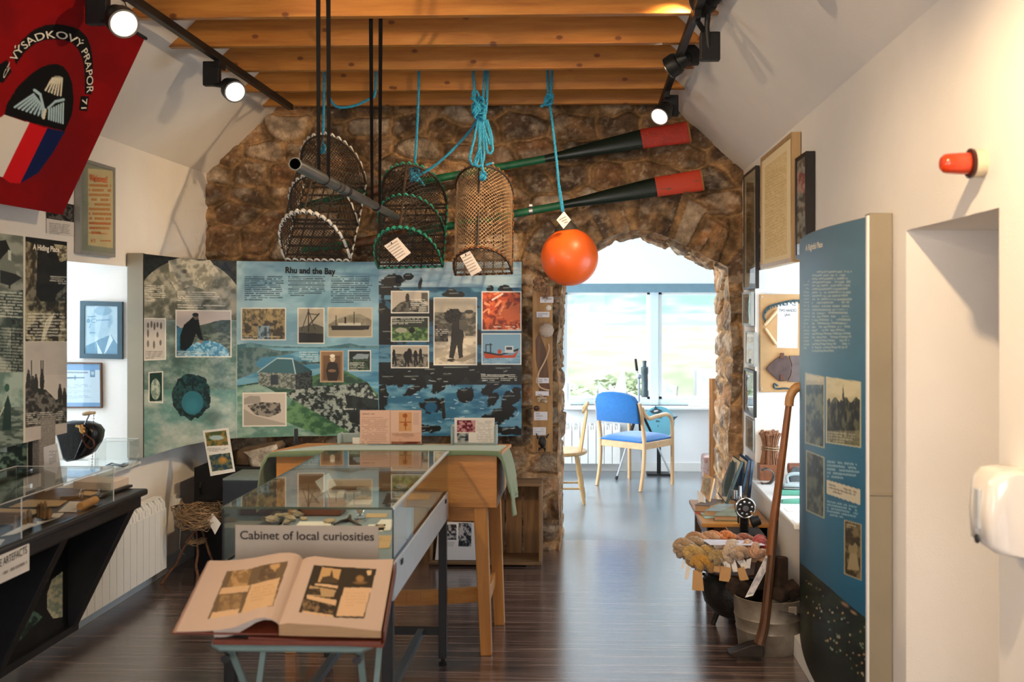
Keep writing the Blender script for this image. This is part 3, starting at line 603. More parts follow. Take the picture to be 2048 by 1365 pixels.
pic(641, 703, 686, 764, '8f6f4e'); cv.rect(646, 712, 681, 760, '6b4e34'); cv.ell(665, 718, 5, 7, 'd8c2a0'); cv.ell(665, 712, 5, 3, 'efe6d4'); cv.poly([(652, 742), (656, 726), (665, 724), (675, 727), (678, 745), (674, 762), (656, 762)], '2b211a'); cv.ell(664, 742, 8, 3, '8a6a4a'); photo_edge(cv, 641, 703, 686, 764, 0, 0, 'c9a988')
pic(697, 702, 741, 742, '0f1c18'); cv.poly([(705, 716), (715, 708), (738, 709), (736, 718), (708, 719)], '8d9ca0'); cv.noise(cv.box(698, 719, 740, 741), '16241c', '3f5a3c', .3, .3, 36); cv.lines(699, 724, 730, 741, 5, 'e6e2d6', .85); photo_edge(cv, 697, 702, 741, 742)
pic(486, 787, 572, 853, 'c4b9ad', -1); cv.noise(cv.inside([(495, 812), (520, 805), (560, 806), (562, 825), (540, 835), (510, 830)]), '2c2a26', '8d867a', .2, .2, 37); cv.poly([(488, 798), (500, 792), (520, 793), (522, 806), (488, 810)], '9a9288'); cv.poly([(487, 818), (510, 832), (560, 845), (572, 848), (572, 852), (487, 852)], 'a39a8e'); photo_edge(cv, 486, 787, 572, 853, -1)
for (a, b, c, d, n) in ((489, 552, 568, 602, 12), (576, 552, 652, 593, 10), (662, 552, 745, 607, 13)): cv.lines(a, b, c, d, n, '1d3440', .8)
cv.lines(598, 703, 636, 725, 5, 'dfe6e4', .7, align='r'); cv.lines(668, 816, 712, 821, 1, 'e6e6e0', .9, ragged=False)
# right: kelp and water
R_ = x >= 758
cv.put(R_, '7fa2b4'); cv.noise(R_ & (y < 600), '7d9fb2', 'a9bfc8', .015, .08, 41); cv.noise(R_ & (y > 575), '1f5570', '5c8ba2', .03, .09, 42)
cv.noise(R_ & (y > 600) & (y < 690), '0b1013', '2c5e7a', .03, .035, 43, .45, .6)
cv.noise(R_ & (y > 725) & (y < 790), '07090a', '1c2420', .05, .08, 44, .2, .9, sum([.92]))
cv.noise(R_ & (y > 770), '2a6280', '6696ac', .03, .1, 45, .3, .7)
rs = np.random.RandomState(8)
def kelp(cx, cy, rx, ry, ang=0):
    ca, sa = math.cos(ang), math.sin(ang); dx, dy = x - cx, y - cy; cv.put(R_ * (1 - sstep(.9, 1.05, np.sqrt(((dx * ca + dy * sa) / rx) ** 2 + ((-dx * sa + dy * ca) / ry) ** 2) + (fbm(x * .09, y * .09, 7) - .5) * 1.3)), '0a0c0c')
    cv.ell(cx - rx * .2, cy - ry * .45, rx * .6, ry * .22, '3d3a22', .7, .8, ang); cv.line(cx - rx * .5, cy - ry * .5, cx + rx * .3, cy - ry * .55, 1.2, 'b8ccd4', .5)
for q in ((784, 562, 24, 14), (775, 580, 26, 10), (817, 554, 11, 6), (841, 566, 4, 14, .2), (903, 584, 10, 8), (910, 590, 22, 6), (978, 578, 8, 7, -.5), (1014, 580, 14, 8), (765, 640, 14, 40), (800, 632, 32, 12), (780, 668, 28, 9), (778, 760, 26, 12, .4), (826, 760, 34, 13, .3), (830, 778, 28, 8, -.5), (870, 745, 40, 12, .2), (905, 755, 36, 14, -.2), (950, 750, 30, 12), (1010, 745, 36, 16, .3), (990, 770, 30, 10, -.6), (864, 812, 26, 15), (766, 795, 10, 30), (1000, 830, 40, 16, -.5), (1020, 800, 30, 14, -.7), (985, 800, 20, 9, -.9), (800, 865, 22, 8), (850, 858, 30, 8), (930, 790, 14, 18, .5), (1020, 862, 30, 9), (880, 770, 10, 22, .8), (918, 740, 60, 10)): kelp(*q)
cv.ell(862, 815, 15, 13, '1f5a80', .9, .3); cv.line(885, 800, 888, 835, 6, '1c1a10')
for k in range(46): a, b = 765 + rs.rand() * 275, 740 + rs.rand() * 125; cv.line(a, b, a + 3 + rs.rand() * 7, b + rs.randn() * 2, 1.0, 'dfeaf0', .6)
pic(783, 583, 857, 626, 'c0b3a0'); cv.noise(cv.inside([(784, 620), (800, 606), (815, 600), (840, 604), (857, 612), (857, 626), (784, 626)]), '33302a', '6d675a', .2, .2, 51); cv.ell(815, 596, 4, 9, '2b2822'); cv.rect(843, 586, 857, 604, '3b382f', .8); cv.lines(818, 598, 854, 624, 7, 'f0ead8', .9, align='r'); photo_edge(cv, 783, 583, 857, 626)
pic(783, 635, 857, 683, '2a3228'); cv.noise(cv.box(784, 655, 856, 682), '30502c', '7d9a58', .15, .2, 52); cv.ell(803, 661, 12, 5, 'a9a78c'); cv.ell(824, 661, 6, 6, '0c100c'); cv.lines(785, 637, 850, 650, 4, 'f0ead8', .9); photo_edge(cv, 783, 635, 857, 683)
pic(783, 692, 857, 736, 'bcb09c'); cv.noise(cv.box(784, 708, 856, 735), '3d3a34', '8a8374', .2, .25, 53)
for a, b, w_ in ((813, 712, 6), (819, 706, 5), (831, 710, 4), (841, 706, 3), (788, 708, 3)): cv.ell(a, b, w_, 9, '15130f'); cv.line(a, b, a - 2, b + 20, 2.5, '15130f'); cv.line(a, b, a + 4, b + 20, 2.5, '15130f')
cv.lines(785, 729, 810, 735, 2, 'f0ead8', .8); photo_edge(cv, 783, 692, 857, 736)
pic(868, 596, 953, 730, 'b5a994'); cv.noise(cv.box(869, 625, 953, 672), '4b473d', '827a69', .12, .2, 54); cv.noise(cv.box(869, 672, 953, 729), 'a89c88', 'cfc4ae', .08, .15, 55); cv.noise(cv.box(869, 650, 896, 684), '28251f', '5c564a', .2, .2, 56)
cv.noise((((x - 906) / 18) ** 2 + ((y - 632) / 15) ** 2 < 1 + (fbm(x * .3, y * .3, 2) - .5)), '0e0e0c', '2e2c26', .4, .4, 57)
cv.poly([(903, 650), (915, 638), (928, 640), (938, 655), (930, 662), (925, 690), (926, 718), (918, 718), (914, 690), (907, 718), (898, 716), (902, 680)], '26241e'); cv.poly([(918, 640), (932, 640), (938, 655), (930, 664), (918, 658)], '5c5648'); cv.ell(938, 630, 6, 6, '9a8a72'); cv.ell(938, 624, 9, 4, '3b372e'); cv.line(928, 664, 930, 676, 2, 'a3947c'); cv.ell(903, 721, 9, 3, '2b2822'); cv.ell(924, 720, 9, 3, '2b2822'); cv.poly([(905, 722), (953, 705), (953, 714), (925, 724)], '8d826f')
cv.lines(871, 658, 897, 672, 4, 'f0ead8', .9); photo_edge(cv, 868, 596, 953, 730)
pic(964, 584, 1042, 661, 'a63a14'); B_ = cv.box(965, 585, 1041, 660); cv.noise(B_, '7a2408', 'd8622c', .12, .12, 58)
for k in range(34): a, b = 967 + rs.rand() * 70, 588 + rs.rand() * 68; t_ = rs.rand() * 6.28; l_ = 8 + rs.rand() * 14; x1_, y1_ = np.clip(a + math.cos(t_) * l_, 966, 1040), np.clip(b + math.sin(t_) * l_, 586, 659); cv.line(a, b, x1_, y1_, 2 + rs.rand() * 3, ['e0703a', 'c2481a', 'f09a6a', '8a2a0a'][k % 4], .9)
cv.poly([(1000, 625), (1040, 606), (1040, 640), (1010, 640)], 'd0602e'); cv.line(985, 600, 1005, 588, 2.5, 'f2d8c6'); cv.lines(985, 652, 1040, 660, 2, 'f4e6d8', .9, align='r'); photo_edge(cv, 964, 584, 1042, 661)
pic(964, 668, 1042, 729, '7fa6ba'); cv.noise(cv.box(965, 704, 1041, 728), '6c97b0', '8fb4c6', .05, .3, 59); cv.poly([(967, 705), (1000, 711), (1025, 711), (1038, 699), (1030, 716), (970, 717)], 'c2481f'); cv.poly([(967, 703), (1000, 709), (1038, 697), (1036, 702), (1000, 712), (968, 707)], '1c2024'); cv.rect(1010, 692, 1027, 706, 'c8cccc'); cv.rect(1012, 695, 1024, 700, '2b3a44'); cv.line(981, 688, 981, 706, 1.3, '24282a'); cv.line(972, 690, 972, 706, 1, '24282a'); cv.line(972, 690, 984, 690, 1, '24282a'); cv.ell(999, 704, 4, 5, 'c2481f'); cv.lines(968, 717, 1030, 728, 4, 'eef0ee', .7); photo_edge(cv, 964, 668, 1042, 729)
cv.lines(962, 749, 1034, 763, 4, 'f0ead8', .9, ragged=False)
cv.put((np.abs(x - 474) < .9), 'a8bfc0', .6)
root = thing('exhibition_board', 'long blue panel about the bay curving round the corner of the stone wall', 'display panel', (G[0, 390, 0], 6.7, ZB))
print_on('printed_face', cv, M_print, root)
G2 = G.copy(); tg = np.zeros((nx, 2)); d_ = np.gradient(G[0, :, :2], axis=0); d_ /= np.linalg.norm(d_, axis=1)[:, None]; nrm = np.stack([-d_[:, 1], d_[:, 0]], 1)
mb = MB(); nb = 60; ix = np.linspace(0, nx - 1, nb).astype(int); fr_ = G[0, ix, :2] + nrm[ix] * .002; bk_ = G[0, ix, :2] + nrm[ix] * .018
prof = np.array([[[*fr_[k], ZT], [*bk_[k], ZT], [*bk_[k], ZB], [*fr_[k], ZB], [*fr_[k], ZT]] for k in range(nb)]); mb.grid(prof.transpose(1, 0, 2)).build('backing_board', M_beige, root)
p0 = G[0, 0]; mb = MB(); mb.prism([(p0[0] - .004, p0[1] - .004), (XL + .01, p0[1] - .004), (XL + .01, p0[1] + .10), (p0[0] - .02, p0[1] + .06)], (0, 0, ZB - .0), (1, 0, 0), (0, 1, 0), (0, 0, ZT - ZB + .004)); mb.build('side_batten', M_beige, root)
def surf_main(px, py): return pY(px, py, float(np.interp(px, mp_t, mp_y)) - .002)
lettering('Rhu and the Bay', 571, 546, 671, 549, 12.5, surf_main, M_ink, root, .03, 'title_lettering', lift=.003)

# ---- the bowed panel on the right wall
pts = np.array([[.99, 3.52], [.968, 3.72], [.953, 4.0], [.955, 4.28], [.985, 4.56], [1.045, 4.9]]); tt = np.linspace(0, 5, 200)
cx_ = np.polyfit(pts[:, 1], pts[:, 0], 4); yy_ = np.linspace(3.52, 4.82, 330); xx_ = np.polyval(cx_, yy_)
ZT2, ZB2 = 1.972, .10; ny2 = 520; G = np.zeros((ny2, 330, 3)); G[:, :, 0] = xx_[None, :]; G[:, :, 1] = yy_[None, :]; G[:, :, 2] = np.linspace(ZT2, ZB2, ny2)[:, None]; G = G[:, ::-1]
cv = Canvas(G, '2f6880'); x, y = cv.x, cv.y; yb = y - (x - 1735) * .12 * (y - 618) / 300 * 0
q = sstep(560, 1150, y)[..., None]; cv.c = np.array(hexs('4c7186')) * (1 - q) + np.array(hexs('0a5c80')) * q; cv.noise(np.ones(x.shape, bool), '4f7890', '3c6478', .01, .015, 61, a=.25)
edge = 1130 + (x - 1605) * 0.85; cv.noise(y > edge, '06110f', '1a2a1c', .03, .05, 62); cv.noise((y > edge + 70), '0a1512', '2e3a1c', .012, .02, 63, .5, .7, .6)
rs = np.random.RandomState(4)
for k in range(60):
    a = 1612 + rs.rand() * 120; b = 1130 + (a - 1605) * .85 + 15 + rs.rand() * 110; cv.ell(a, b, 1.5 + rs.rand() * 2, 1.2 + rs.rand() * 2, ['e8b070', 'd8d0b8', '9ab0a0', 'f0c890'][k % 4], .8, .5)
cv.ell(1690, 1210, 14, 5, 'c08a60', .7, .6, .6); cv.ell(1707, 1226, 12, 4, 'd0a070', .7, .6, .6)
cv.lines(1624, 541, 1704, 706, 24, 'c6c2b0', .75, -.012, 3, .5); cv.lines(1607, 560, 1619, 700, 20, 'c6c2b0', .6, 0, 4, .5)
def ph(x0, y0, x1, y1, sk, sk2, base='8a8060'):
    cv.rect(x0, y0, x1, y1, base, 1, sk, sk2)
ph(1611, 747, 1648, 886, 8, 10); B_ = cv.box(1612, 748, 1647, 885, 8, 10); cv.noise(B_ & (y < 790), 'a9a084', 'c6bc9c', .04, .06, 64); cv.noise(B_ & (y >= 770), '16282c', '6e7258', .12, .06, 65); photo_edge(cv, 1611, 747, 1648, 886, 8, 10, 'b0a98c')
ph(1653, 755, 1721, 885, 10, 10); B_ = cv.box(1654, 756, 1720, 884, 10, 10); cv.noise(B_ & (y < 805), 'bdb188', 'cfc49c', .03, .05, 66); cv.noise(B_ & (y > 800 + 5 * np.sin(x * .3)), '12130c', '5c5a3c', .22, .06, 67); cv.poly([(1684, 800), (1686, 768), (1689, 800)], '26241a'); cv.noise(B_ & (y > 862), '6c6848', '8c8660', .1, .2, 68, a=.7)
for a in range(1658, 1720, 6): cv.ell(a, 805 + (a * 7 % 11), 2.5, 9, '1c1b12')
cv.lines(1656, 862, 1716, 884, 4, 'ded8c0', .6, .1); photo_edge(cv, 1653, 755, 1721, 885, 10, 10, 'c6bd98')
ph(1613, 902, 1648, 1021, 14, 16); B_ = cv.box(1614, 903, 1647, 1020, 14, 16); cv.noise(B_, '0e1a1c', '5c6450', .1, .05, 69); photo_edge(cv, 1613, 902, 1648, 1021, 14, 16, 'a8a488')
cv.lines(1654, 920, 1719, 957, 5, 'b8c4c4', .8, .10); cv.rect(1653, 960, 1721, 988, 'c6bda4', 1, 20, 23); cv.lines(1657, 966, 1716, 984, 3, '4a3a3a', .6, .3); cv.lines(1654, 1000, 1719, 1032, 5, 'b8c4c4', .8, .2)
ph(1689, 1041, 1722, 1148, 9, 13, '5c5038'); B_ = cv.box(1690, 1042, 1721, 1147, 9, 13); cv.noise(B_, '2e2818', '766848', .1, .1, 70); cv.ell(1706, 1098, 10, 12, '8a7c5a'); cv.poly([(1694, 1140), (1700, 1108), (1713, 1108), (1719, 1142)], '9a8a66'); cv.ell(1704, 1087, 4, 5, '3a3222'); cv.lines(1692, 1047, 1712, 1056, 2, 'ded0b0', .7, .2); photo_edge(cv, 1689, 1041, 1722, 1148, 9, 13, 'a8987a')
root = thing('exhibition_board', 'tall blue bowed panel on the right wall beside the door recess', 'display panel', (1.0, 4.2, ZB2))
print_on('printed_face', cv, M_print, root)
mb = MB(); mb.box((.990, 3.50, ZB2 - .0), (XR - .003, 3.56, ZT2 + .012)); mb.box((.99, 3.494, 1.0), (XR - .003, 3.502, 1.006)); mb.build('side_board', M_beige, root, smooth=0, bevel=.002)
MB().box((.983, 3.505, ZB2), (.990, 3.525, ZT2 + .004)).build('front_edge_strip', M_white, root, smooth=0)
mb = MB(); ii_ = np.linspace(0, 329, 40).astype(int); a_ = np.stack([xx_[ii_] + .003, yy_[ii_]], 1); b_ = np.stack([xx_[ii_] + .014, yy_[ii_]], 1)
prof = np.array([[[*a_[k], ZT2 + .002], [*b_[k], ZT2 + .002], [*b_[k], ZB2], [*a_[k], ZB2], [*a_[k], ZT2 + .002]] for k in range(40)]); mb.grid(prof.transpose(1, 0, 2)).build('backing_board', M_beige, root)
MB().box((.99, 3.53, .002), (XR - .003, 4.85, .10)).build('plinth', M_white, root, smooth=0)
pxs_, _ = proj(np.stack([xx_, yy_, np.full(330, 1.8)], 1)); k_ = int(np.argmin(pxs_))
def surf_right(px, py): Y = float(np.interp(-px, -pxs_[:k_], yy_[:k_])); return pY(px, py, Y)
lettering('A Rightful Place', 1611, 502, 1645, 494, 12, surf_right, M_inkw, root, .03, 'title_lettering', lift=.004)

# ---- the flat panel at the left edge
XP = -2.36
a, b = pX(-130, 444, XP), pX(134, 481, XP); za, zb_ = 1.955, 1.085
G = plane_grid((XP, a[1], za), (XP, b[1], za), (XP, b[1], zb_), (XP, a[1], zb_), 300, 430)
cv = Canvas(G, '2a3430'); x, y = cv.x, cv.y; Lc = x < 48
cv.noise(Lc, '2b3a36', '8d9488', .03, .03, 81); cv.noise(Lc & (y < 580), '5c625a', '8f9488', .03, .05, 82)
cv.poly([(-130, 500), (12, 480), (20, 500), (0, 522), (-130, 560)], '0c0f0e'); cv.poly([(0, 520), (18, 500), (32, 540), (34, 556), (0, 540)], '6c7268'); cv.poly([(0, 540), (30, 548), (44, 556), (20, 572), (0, 566)], '1a1e1c'); cv.poly([(16, 500), (22, 502), (22, 522), (16, 520)], 'b8bcb0'); cv.line(19, 560, 19, 576, 2.5, '151917')
cv.lines(-60, 578, 45, 632, 9, 'dcdccc', .85, .06, align='r'); cv.noise(Lc & (y > 640) & (x > 22) & (y < 760), '0f1614', '46554a', .15, .15, 83, .4, .7, .85); cv.lines(-60, 650, 46, 742, 15, 'c6cabc', .6, .06, align='r')
cv.noise(Lc & (y > 745), '5f7a70', '9eb0a4', .03, .03, 84); cv.noise(Lc & (y > 815), '3c4c44', '7c8a80', .06, .2, 85); cv.poly([(8, 812), (16, 790), (22, 812), (22, 860), (4, 862)], '16302a'); cv.ell(14, 776, 5, 8, '2c5a48'); cv.line(-10, 850, 8, 815, 1.5, 'c6cabc')
cv.put((x > 47) & (x < 50.5), 'c6c4b6')
Rc = x >= 50.5
cv.noise(Rc, '0a0b0a', '1a1a16', .08, .08, 86); cv.noise(Rc & cv.inside([(51, 482), (75, 490), (74, 540), (72, 590), (88, 612), (90, 640), (51, 640)]), '332c20', '8f8468', .12, .07, 87); cv.noise(Rc & cv.inside([(108, 488), (134, 492), (134, 520), (120, 525)]), '4c4434', 'b0a888', .2, .2, 88)
cv.noise(Rc & cv.inside([(112, 590), (134, 570), (134, 620), (110, 625)]), '1a1c18', '7c7c6a', .25, .25, 89); cv.noise(Rc & (y > 603) & (y < 685), '26221a', 'a09878', .08, .06, 90, .35, .6, .9); cv.noise(cv.inside([(92, 640), (110, 625), (96, 660), (86, 690), (80, 690)]), 'a8a28c', 'c8c2aa', .2, .2, 91)
cv.lines(98, 551, 133, 568, 4, 'dcdccc', .9, .05, align='r'); cv.lines(52, 625, 132, 680, 9, 'dcdccc', .85, .01); cv.put(Rc & (y > 683) & (y < 686), 'c6c4b6')
cv.noise(Rc & (y > 684), 'b4aca4', 'beb7ae', .02, .02, 92); cv.noise(Rc & (y > 684) & (y < 750), 'aaa59e', 'b4aea6', .02, .02, 92); cv.noise(Rc & cv.inside([(51, 770), (56, 738), (66, 775), (92, 780), (112, 800), (134, 790), (134, 846), (51, 856)]), '26241f', '6e6a62', .15, .15, 93)
for a_, b_, h_ in ((57, 760, 16), (66, 768, 12), (72, 770, 18), (84, 764, 22), (120, 790, 18), (129, 796, 16)): cv.ell(a_, b_, 4.5, h_, '2b2925'); cv.ell(a_, b_ - h_, 2.5, 4, '4a463f')
for a_ in (63, 82, 86): cv.line(a_, 722, a_, 760, 1.2, '3a3834')
cv.lines(52, 826, 130, 850, 6, 'e0ded2', .8, -.06)
root = thing('exhibition_board', 'black and grey photo panel titled for a hiding place on the left wall', 'display panel', (XP, a[1], zb_))
root['label'] = 'tall panel of dark cave and soldier photographs standing above the black counter'
print_on('printed_face', cv, M_print, root)
MB().box((XP - .02, a[1], zb_), (XP - .002, b[1] + .002, za)).build('backing_board', M_beige, root, smooth=0)
for y_ in (b[1] - .10, a[1] + .2): MB().box((XL + .002, y_, 1.1), (XP - .02, y_ + .04, za - .1)).build('wall_batten', M_beige, root, smooth=0)
def surf_hide(px, py): return pX(px, py, XP)
lettering('A Hiding Place', 66, 499, 119, 505, 11, surf_hide, M_inkw, root, .03, 'title_lettering')
# lower panel behind the case
XQ = -2.42; e1 = pX(70, 900, XQ); e0 = pX(-120, 900, XQ)
G = plane_grid((XQ, e0[1], 1.075), (XQ, e1[1], 1.075), (XQ, e1[1], .885), (XQ, e0[1], .885), 200, 120)
cv = Canvas(G, '0a0b0b'); x, y = cv.x, cv.y; cv.noise(x < 55, '0c1f1c', '6a8578', .12, .12, 94, .35, .7); cv.noise((x < 55) & (y < 905) & (x < 14), '8a9c90', 'b4c0b4', .05, .05, 95); cv.line(-100, 850, 55, 872, 1.2, 'c6cabc'); cv.line(55, 872, 55, 1000, 1.3, 'c6cabc')
root = thing('photo_board', 'low dark green photo board standing at the back of the black counter', 'photo board', (XQ, e0[1], .885)); print_on('printed_face', cv, M_print, root)
MB().box((XQ - .02, e0[1], .885), (XQ - .002, e1[1], 1.075)).build('backing_board', M_black, root, smooth=0)

# ---- red parachute banner
A0 = pY(290, 76, 4.6); B0 = pY(125, 430, 4.6); nrm = np.cross(B0 - A0, [0, 1, 0]); nrm /= np.linalg.norm(nrm)
if nrm[0] < 0: nrm = -nrm
YN = 3.05; nx, ny = 300, 330
G = plane_grid((A0[0], YN, A0[2]), A0, B0, (B0[0], YN, B0[2]), nx, ny)
cv = Canvas(G, '7d060a'); x, y = cv.x, cv.y
cv.noise(np.ones(x.shape, bool), '860609', '74050a', .01, .01, 3)
blk = '0d0c0d'
cv.poly([(23, 106), (42, 80), (66, 58), (88, 48), (109, 45), (130, 47), (148, 54), (166, 70), (178, 92), (184, 112), (187, 132), (187, 160), (185, 190), (171, 189), (170, 165), (168, 145), (164, 126), (158, 112), (148, 95), (135, 82), (120, 76), (105, 75), (85, 78), (66, 87), (48, 103), (30, 128)], blk)
cv.poly([(162, 192), (180, 194), (176, 224), (159, 221)], blk); cv.poly([(-8, 130), (12, 118), (21, 142), (3, 165), (-14, 160)], blk)
cv.poly([(5, 228), (10, 208), (20, 191), (32, 172), (46, 158), (60, 144), (76, 132), (92, 125), (105, 124), (118, 129), (129, 142), (140, 165), (146, 200), (145, 220), (142, 235), (129, 262)], blk)
cv.poly([(5, 228), (53, 243), (2, 353), (-60, 330), (-40, 260)], 'd8d0c4'); cv.poly([(53, 243), (90, 254), (38, 366), (16, 364), (2, 353)], 'c8121a'); cv.poly([(90, 254), (130, 263), (105, 305), (75, 345), (38, 366)], '0c1c4a')
lg, bl = 'd6d0b8', 'a9c4cc'
for (a_, b_) in ((84, 177), (90, 180), (96, 182), (102, 185), (108, 187), (115, 188)): cv.line(a_, b_, 97 + (a_ - 84) * .62, 153, 3.0, lg)
cv.ell(107, 156, 11, 8, lg, .7)
for k in range(8): t_ = k / 7; cv.line(26 + 52 * t_, 213 + 17 * t_, 62 + 17 * t_, 186 + 24 * t_, 3.2, bl)
cv.line(64, 178, 74, 186, 5, bl); cv.line(74, 186, 81, 215, 4, bl)
for k in range(7): t_ = k / 6; cv.line(92 + 32 * t_, 236 + 10 * t_, 92 + 30 * t_, 216 - 12 * t_, 3.2, bl)
cv.line(90, 213, 104, 200, 4, bl); cv.line(104, 200, 122, 197, 5, bl); cv.line(84, 217, 81, 233, 5, lg)
rip = .012 * np.sin(G[:, :, 1] * 9 + G[:, :, 2] * 3) * sstep(4.7, 3.9, G[:, :, 1]) + .02 * np.sin(G[:, :, 1] * 5.2) * sstep(4.6, 4.0, G[:, :, 1])
cv.P = G + nrm[None, None, :] * rip[..., None]
root = thing('wall_banner', 'red cloth banner with a winged parachute badge hung below the sloping ceiling', 'banner', (B0[0], 4.6, B0[2]))
print_on('cloth', cv, M_cloth, root)
def surf_flag(px, py):
    p = pP(px, py, A0, nrm); r_ = .012 * math.sin(p[1] * 9 + p[2] * 3) * float(sstep(4.7, 3.9, p[1])) + .02 * math.sin(p[1] * 5.2) * float(sstep(4.6, 4.0, p[1])); return p + nrm * (r_ + .002)
arcp = resample(np.array([(31, 124), (45, 103), (66, 86), (85, 78), (105, 75), (122, 78), (136, 84), (150, 98), (160, 115), (167, 138), (170, 160), (171, 187)], float), 200)
def arc(t, h, P=arcp):
    q = min(t, .9999) * 199; i = int(q); p = P[i] + (P[min(i + 1, 199)] - P[i]) * (q - i); i2 = min(max(i, 4), 194); d = P[i2 + 5] - P[i2 - 4]; d = d / np.linalg.norm(d); n = np.array([d[1], -d[0]]); p = p + n * (3 + h * .8); return p[0], p[1]
lettering('VÝSADKOVÝ PRAPOR', 0, 0, 0, 0, 19, surf_flag, M_inkw, root, .004, 'lettering', arc=arc, lift=.002)
lettering('CZ', 3, 158, 17, 134, 13, surf_flag, M_inkw, root, .01, 'lettering')
def arc71(t, h): return 165 + h * .95 - t * 2, 198 + t * 20
lettering('71', 0, 0, 0, 0, 12, surf_flag, M_inkw, root, .01, 'lettering', arc=arc71)
mb = MB().tube([(A0[0], YN, A0[2]), tuple(A0 + np.array([0, .01, 0]))], .008); mb.build('hanging_rod', M_blackm, root)
for Y in (3.4, 4.5): MB().tube([(A0[0], Y, A0[2]), (A0[0] - .05, Y, ZE + (A0[0] - .05 - XL) * SL)], .0025, 5).build('cord', M_blackm, root)
# ================================================================== BEAMS
ZBM = 3.01
ordn = ['nearest the stone gable', 'second from the stone gable, with blue ropes tied to it', 'third from the stone gable', 'fourth from the stone gable', 'fifth from the stone gable, lowest edge cut by the top of the picture', 'sixth from the stone gable, mostly above the picture']
for k, (Y, lab) in enumerate(zip((6.60, 6.16, 5.62, 5.10, 4.59, 4.06), ['nearest to the stone gable', 'second from the stone gable with blue ropes tied to it', 'third from the stone gable', 'fourth from the stone gable', 'fifth from the stone gable', 'sixth from the stone gable, closest to the camera'])):
    z0, z1 = ZBM, ZBM + .21; xa = lambda z: XL + (z - ZE) / SL; xb = lambda z: XR - (z - ZE) / SL
    mb = MB().prism([(xa(z0), z0), (xb(z0), z0), (xb(z1), z1), (xa(z1), z1)], (0, Y, 0), (1, 0, 0), (0, 0, 1), (0, .046, 0))
    tag(mb.build('ceiling_beam', M_pine, smooth=0, bevel=.003, origin=(xm + k * .37, Y, z0)), 'varnished pine ceiling beam ' + lab, 'beam', 'pine beams across the ceiling')

# ================================================================== TRACK LIGHTS
M_lens = bpy.data.materials.new('lamp_lens'); M_lens.use_nodes = True; b = M_lens.node_tree.nodes['Principled BSDF']; b.inputs['Base Color'].default_value = (1, .93, .82, 1); b.inputs['Emission Color'].default_value = (1, .86, .68, 1); b.inputs['Emission Strength'].default_value = 2.0
TX1, TX2, TZ = -1.955, .497, 2.985
for X_, lab in ((TX1, 'black lighting track running under the beams along the left slope'), (TX2, 'black lighting track running under the beams along the right slope')):
    t = thing('lighting_track', lab, 'lighting track', (X_, 3.2, TZ - .02), 'lighting tracks under the beams')
    MB().box((X_ - .018, .3, TZ - .016), (X_ + .018, 6.55, TZ + .022)).build('rail', M_blackm, t, smooth=0, bevel=.003)
    MB().box((X_ - .02, 4.02, TZ - .022), (X_ + .02, 4.20, TZ + .002)).build('joiner', M_blackm, t, smooth=0)
def spot(X_, Y, box, head, aim, power, angle, lab, col=(1, .72, .42), r=.060, vis=True):
    t = thing('track_spotlight', lab, 'spotlight', (X_, Y, TZ - .02), 'spotlights on the tracks')
    b = np.array(box, float); h = np.array(head, float); d = np.array(aim, float) - h; d /= np.linalg.norm(d)
    MB().box((X_ - .016, Y - .045, TZ - .05), (X_ + .016, Y + .045, TZ - .012)).build('adapter', M_blackm, t, smooth=0, bevel=.003)
    MB().box(b - [.045, .02, .065], b + [.045, .02, .065]).bar((X_, Y, TZ - .05), (b[0] + (.02 if X_ > b[0] else -.02), b[1], b[2] + .06), .022, .02).build('driver_box', M_blackm, t, smooth=0, bevel=.006)
    side = np.cross(d, [0, 0, 1.]); side /= np.linalg.norm(side)
    MB().tube([b + [0, 0, -.055], (b + h) / 2 + [0, 0, -.02], h - d * .03], [.012, .012, .014]).build('arm', M_blackm, t)
    hd = MB().lathe([(.02, -.10), (.040, -.085), (.046, -.06), (.046, -.035), (r * .9, -.03), (r, -.015), (r, .03), (r * .985, .034), (r * .88, .034), (r * .86, .022)], h, 28, d, False); hd.lathe([(.001, -.10), (.02, -.10)], h, 28, d, False)
    hd.build('lamp_head', M_blackm, t)
    MB().lathe([(.0001, .024), (r * .84, .024)], h, 28, d, False).build('lens', M_lens, t)
    MB().lathe([(r * .84, .022), (r * .84, .036), (r * .97, .036), (r * .97, .030)], h, 28, d, False).build('bezel', M_steel, t)
    l = bpy.data.lights.new('lamp_light', 'SPOT'); l.energy = power; l.color = col; l.spot_size = R(angle); l.spot_blend = .75; l.shadow_soft_size = .035
    o = bpy.data.objects.new('lamp_light', l); sc.collection.objects.link(o); p = h + d * .05; o.location = p; o.rotation_euler = Vector(d).to_track_quat('-Z', 'Y').to_euler()
spot(TX1, 3.95, pY(196, 18, 3.95), pY(243, 42, 3.90), (.3, 1.6, .9), 70, 75, 'black track spotlight on the left track just above the red banner corner')
spot(TX1, 5.27, pY(424, 148, 5.25), pY(466, 180, 5.2), (.5, 2.4, .9), 60, 70, 'black track spotlight on the left track facing the camera against the white slope')
spot(TX2, 4.45, (.56, 4.5, 2.83), pY(1408, 4, 4.45), (-1.3, 6.6, 2.1), 72, 62, 'black track spotlight highest on the right track, cut by the top edge')
spot(TX2, 5.3, pY(1381, 106, 5.3), pY(1348, 130, 5.3), (-1.9, 6.5, 1.6), 105, 72, 'black track spotlight in the middle of the right track, pointing at the gable panel')
spot(TX2, 6.1, pY(1342, 212, 6.15), pY(1323, 228, 6.0), (-.9, 3.8, .8), 60, 70, 'black track spotlight nearest the gable on the right track with a glowing lens')
spot(TX2, 1.6, (.57, 1.62, 2.83), (.38, 1.6, 2.80), (1.05, 3.3, 1.3), 105, 66, 'black track spotlight on the right track above and before the door recess')
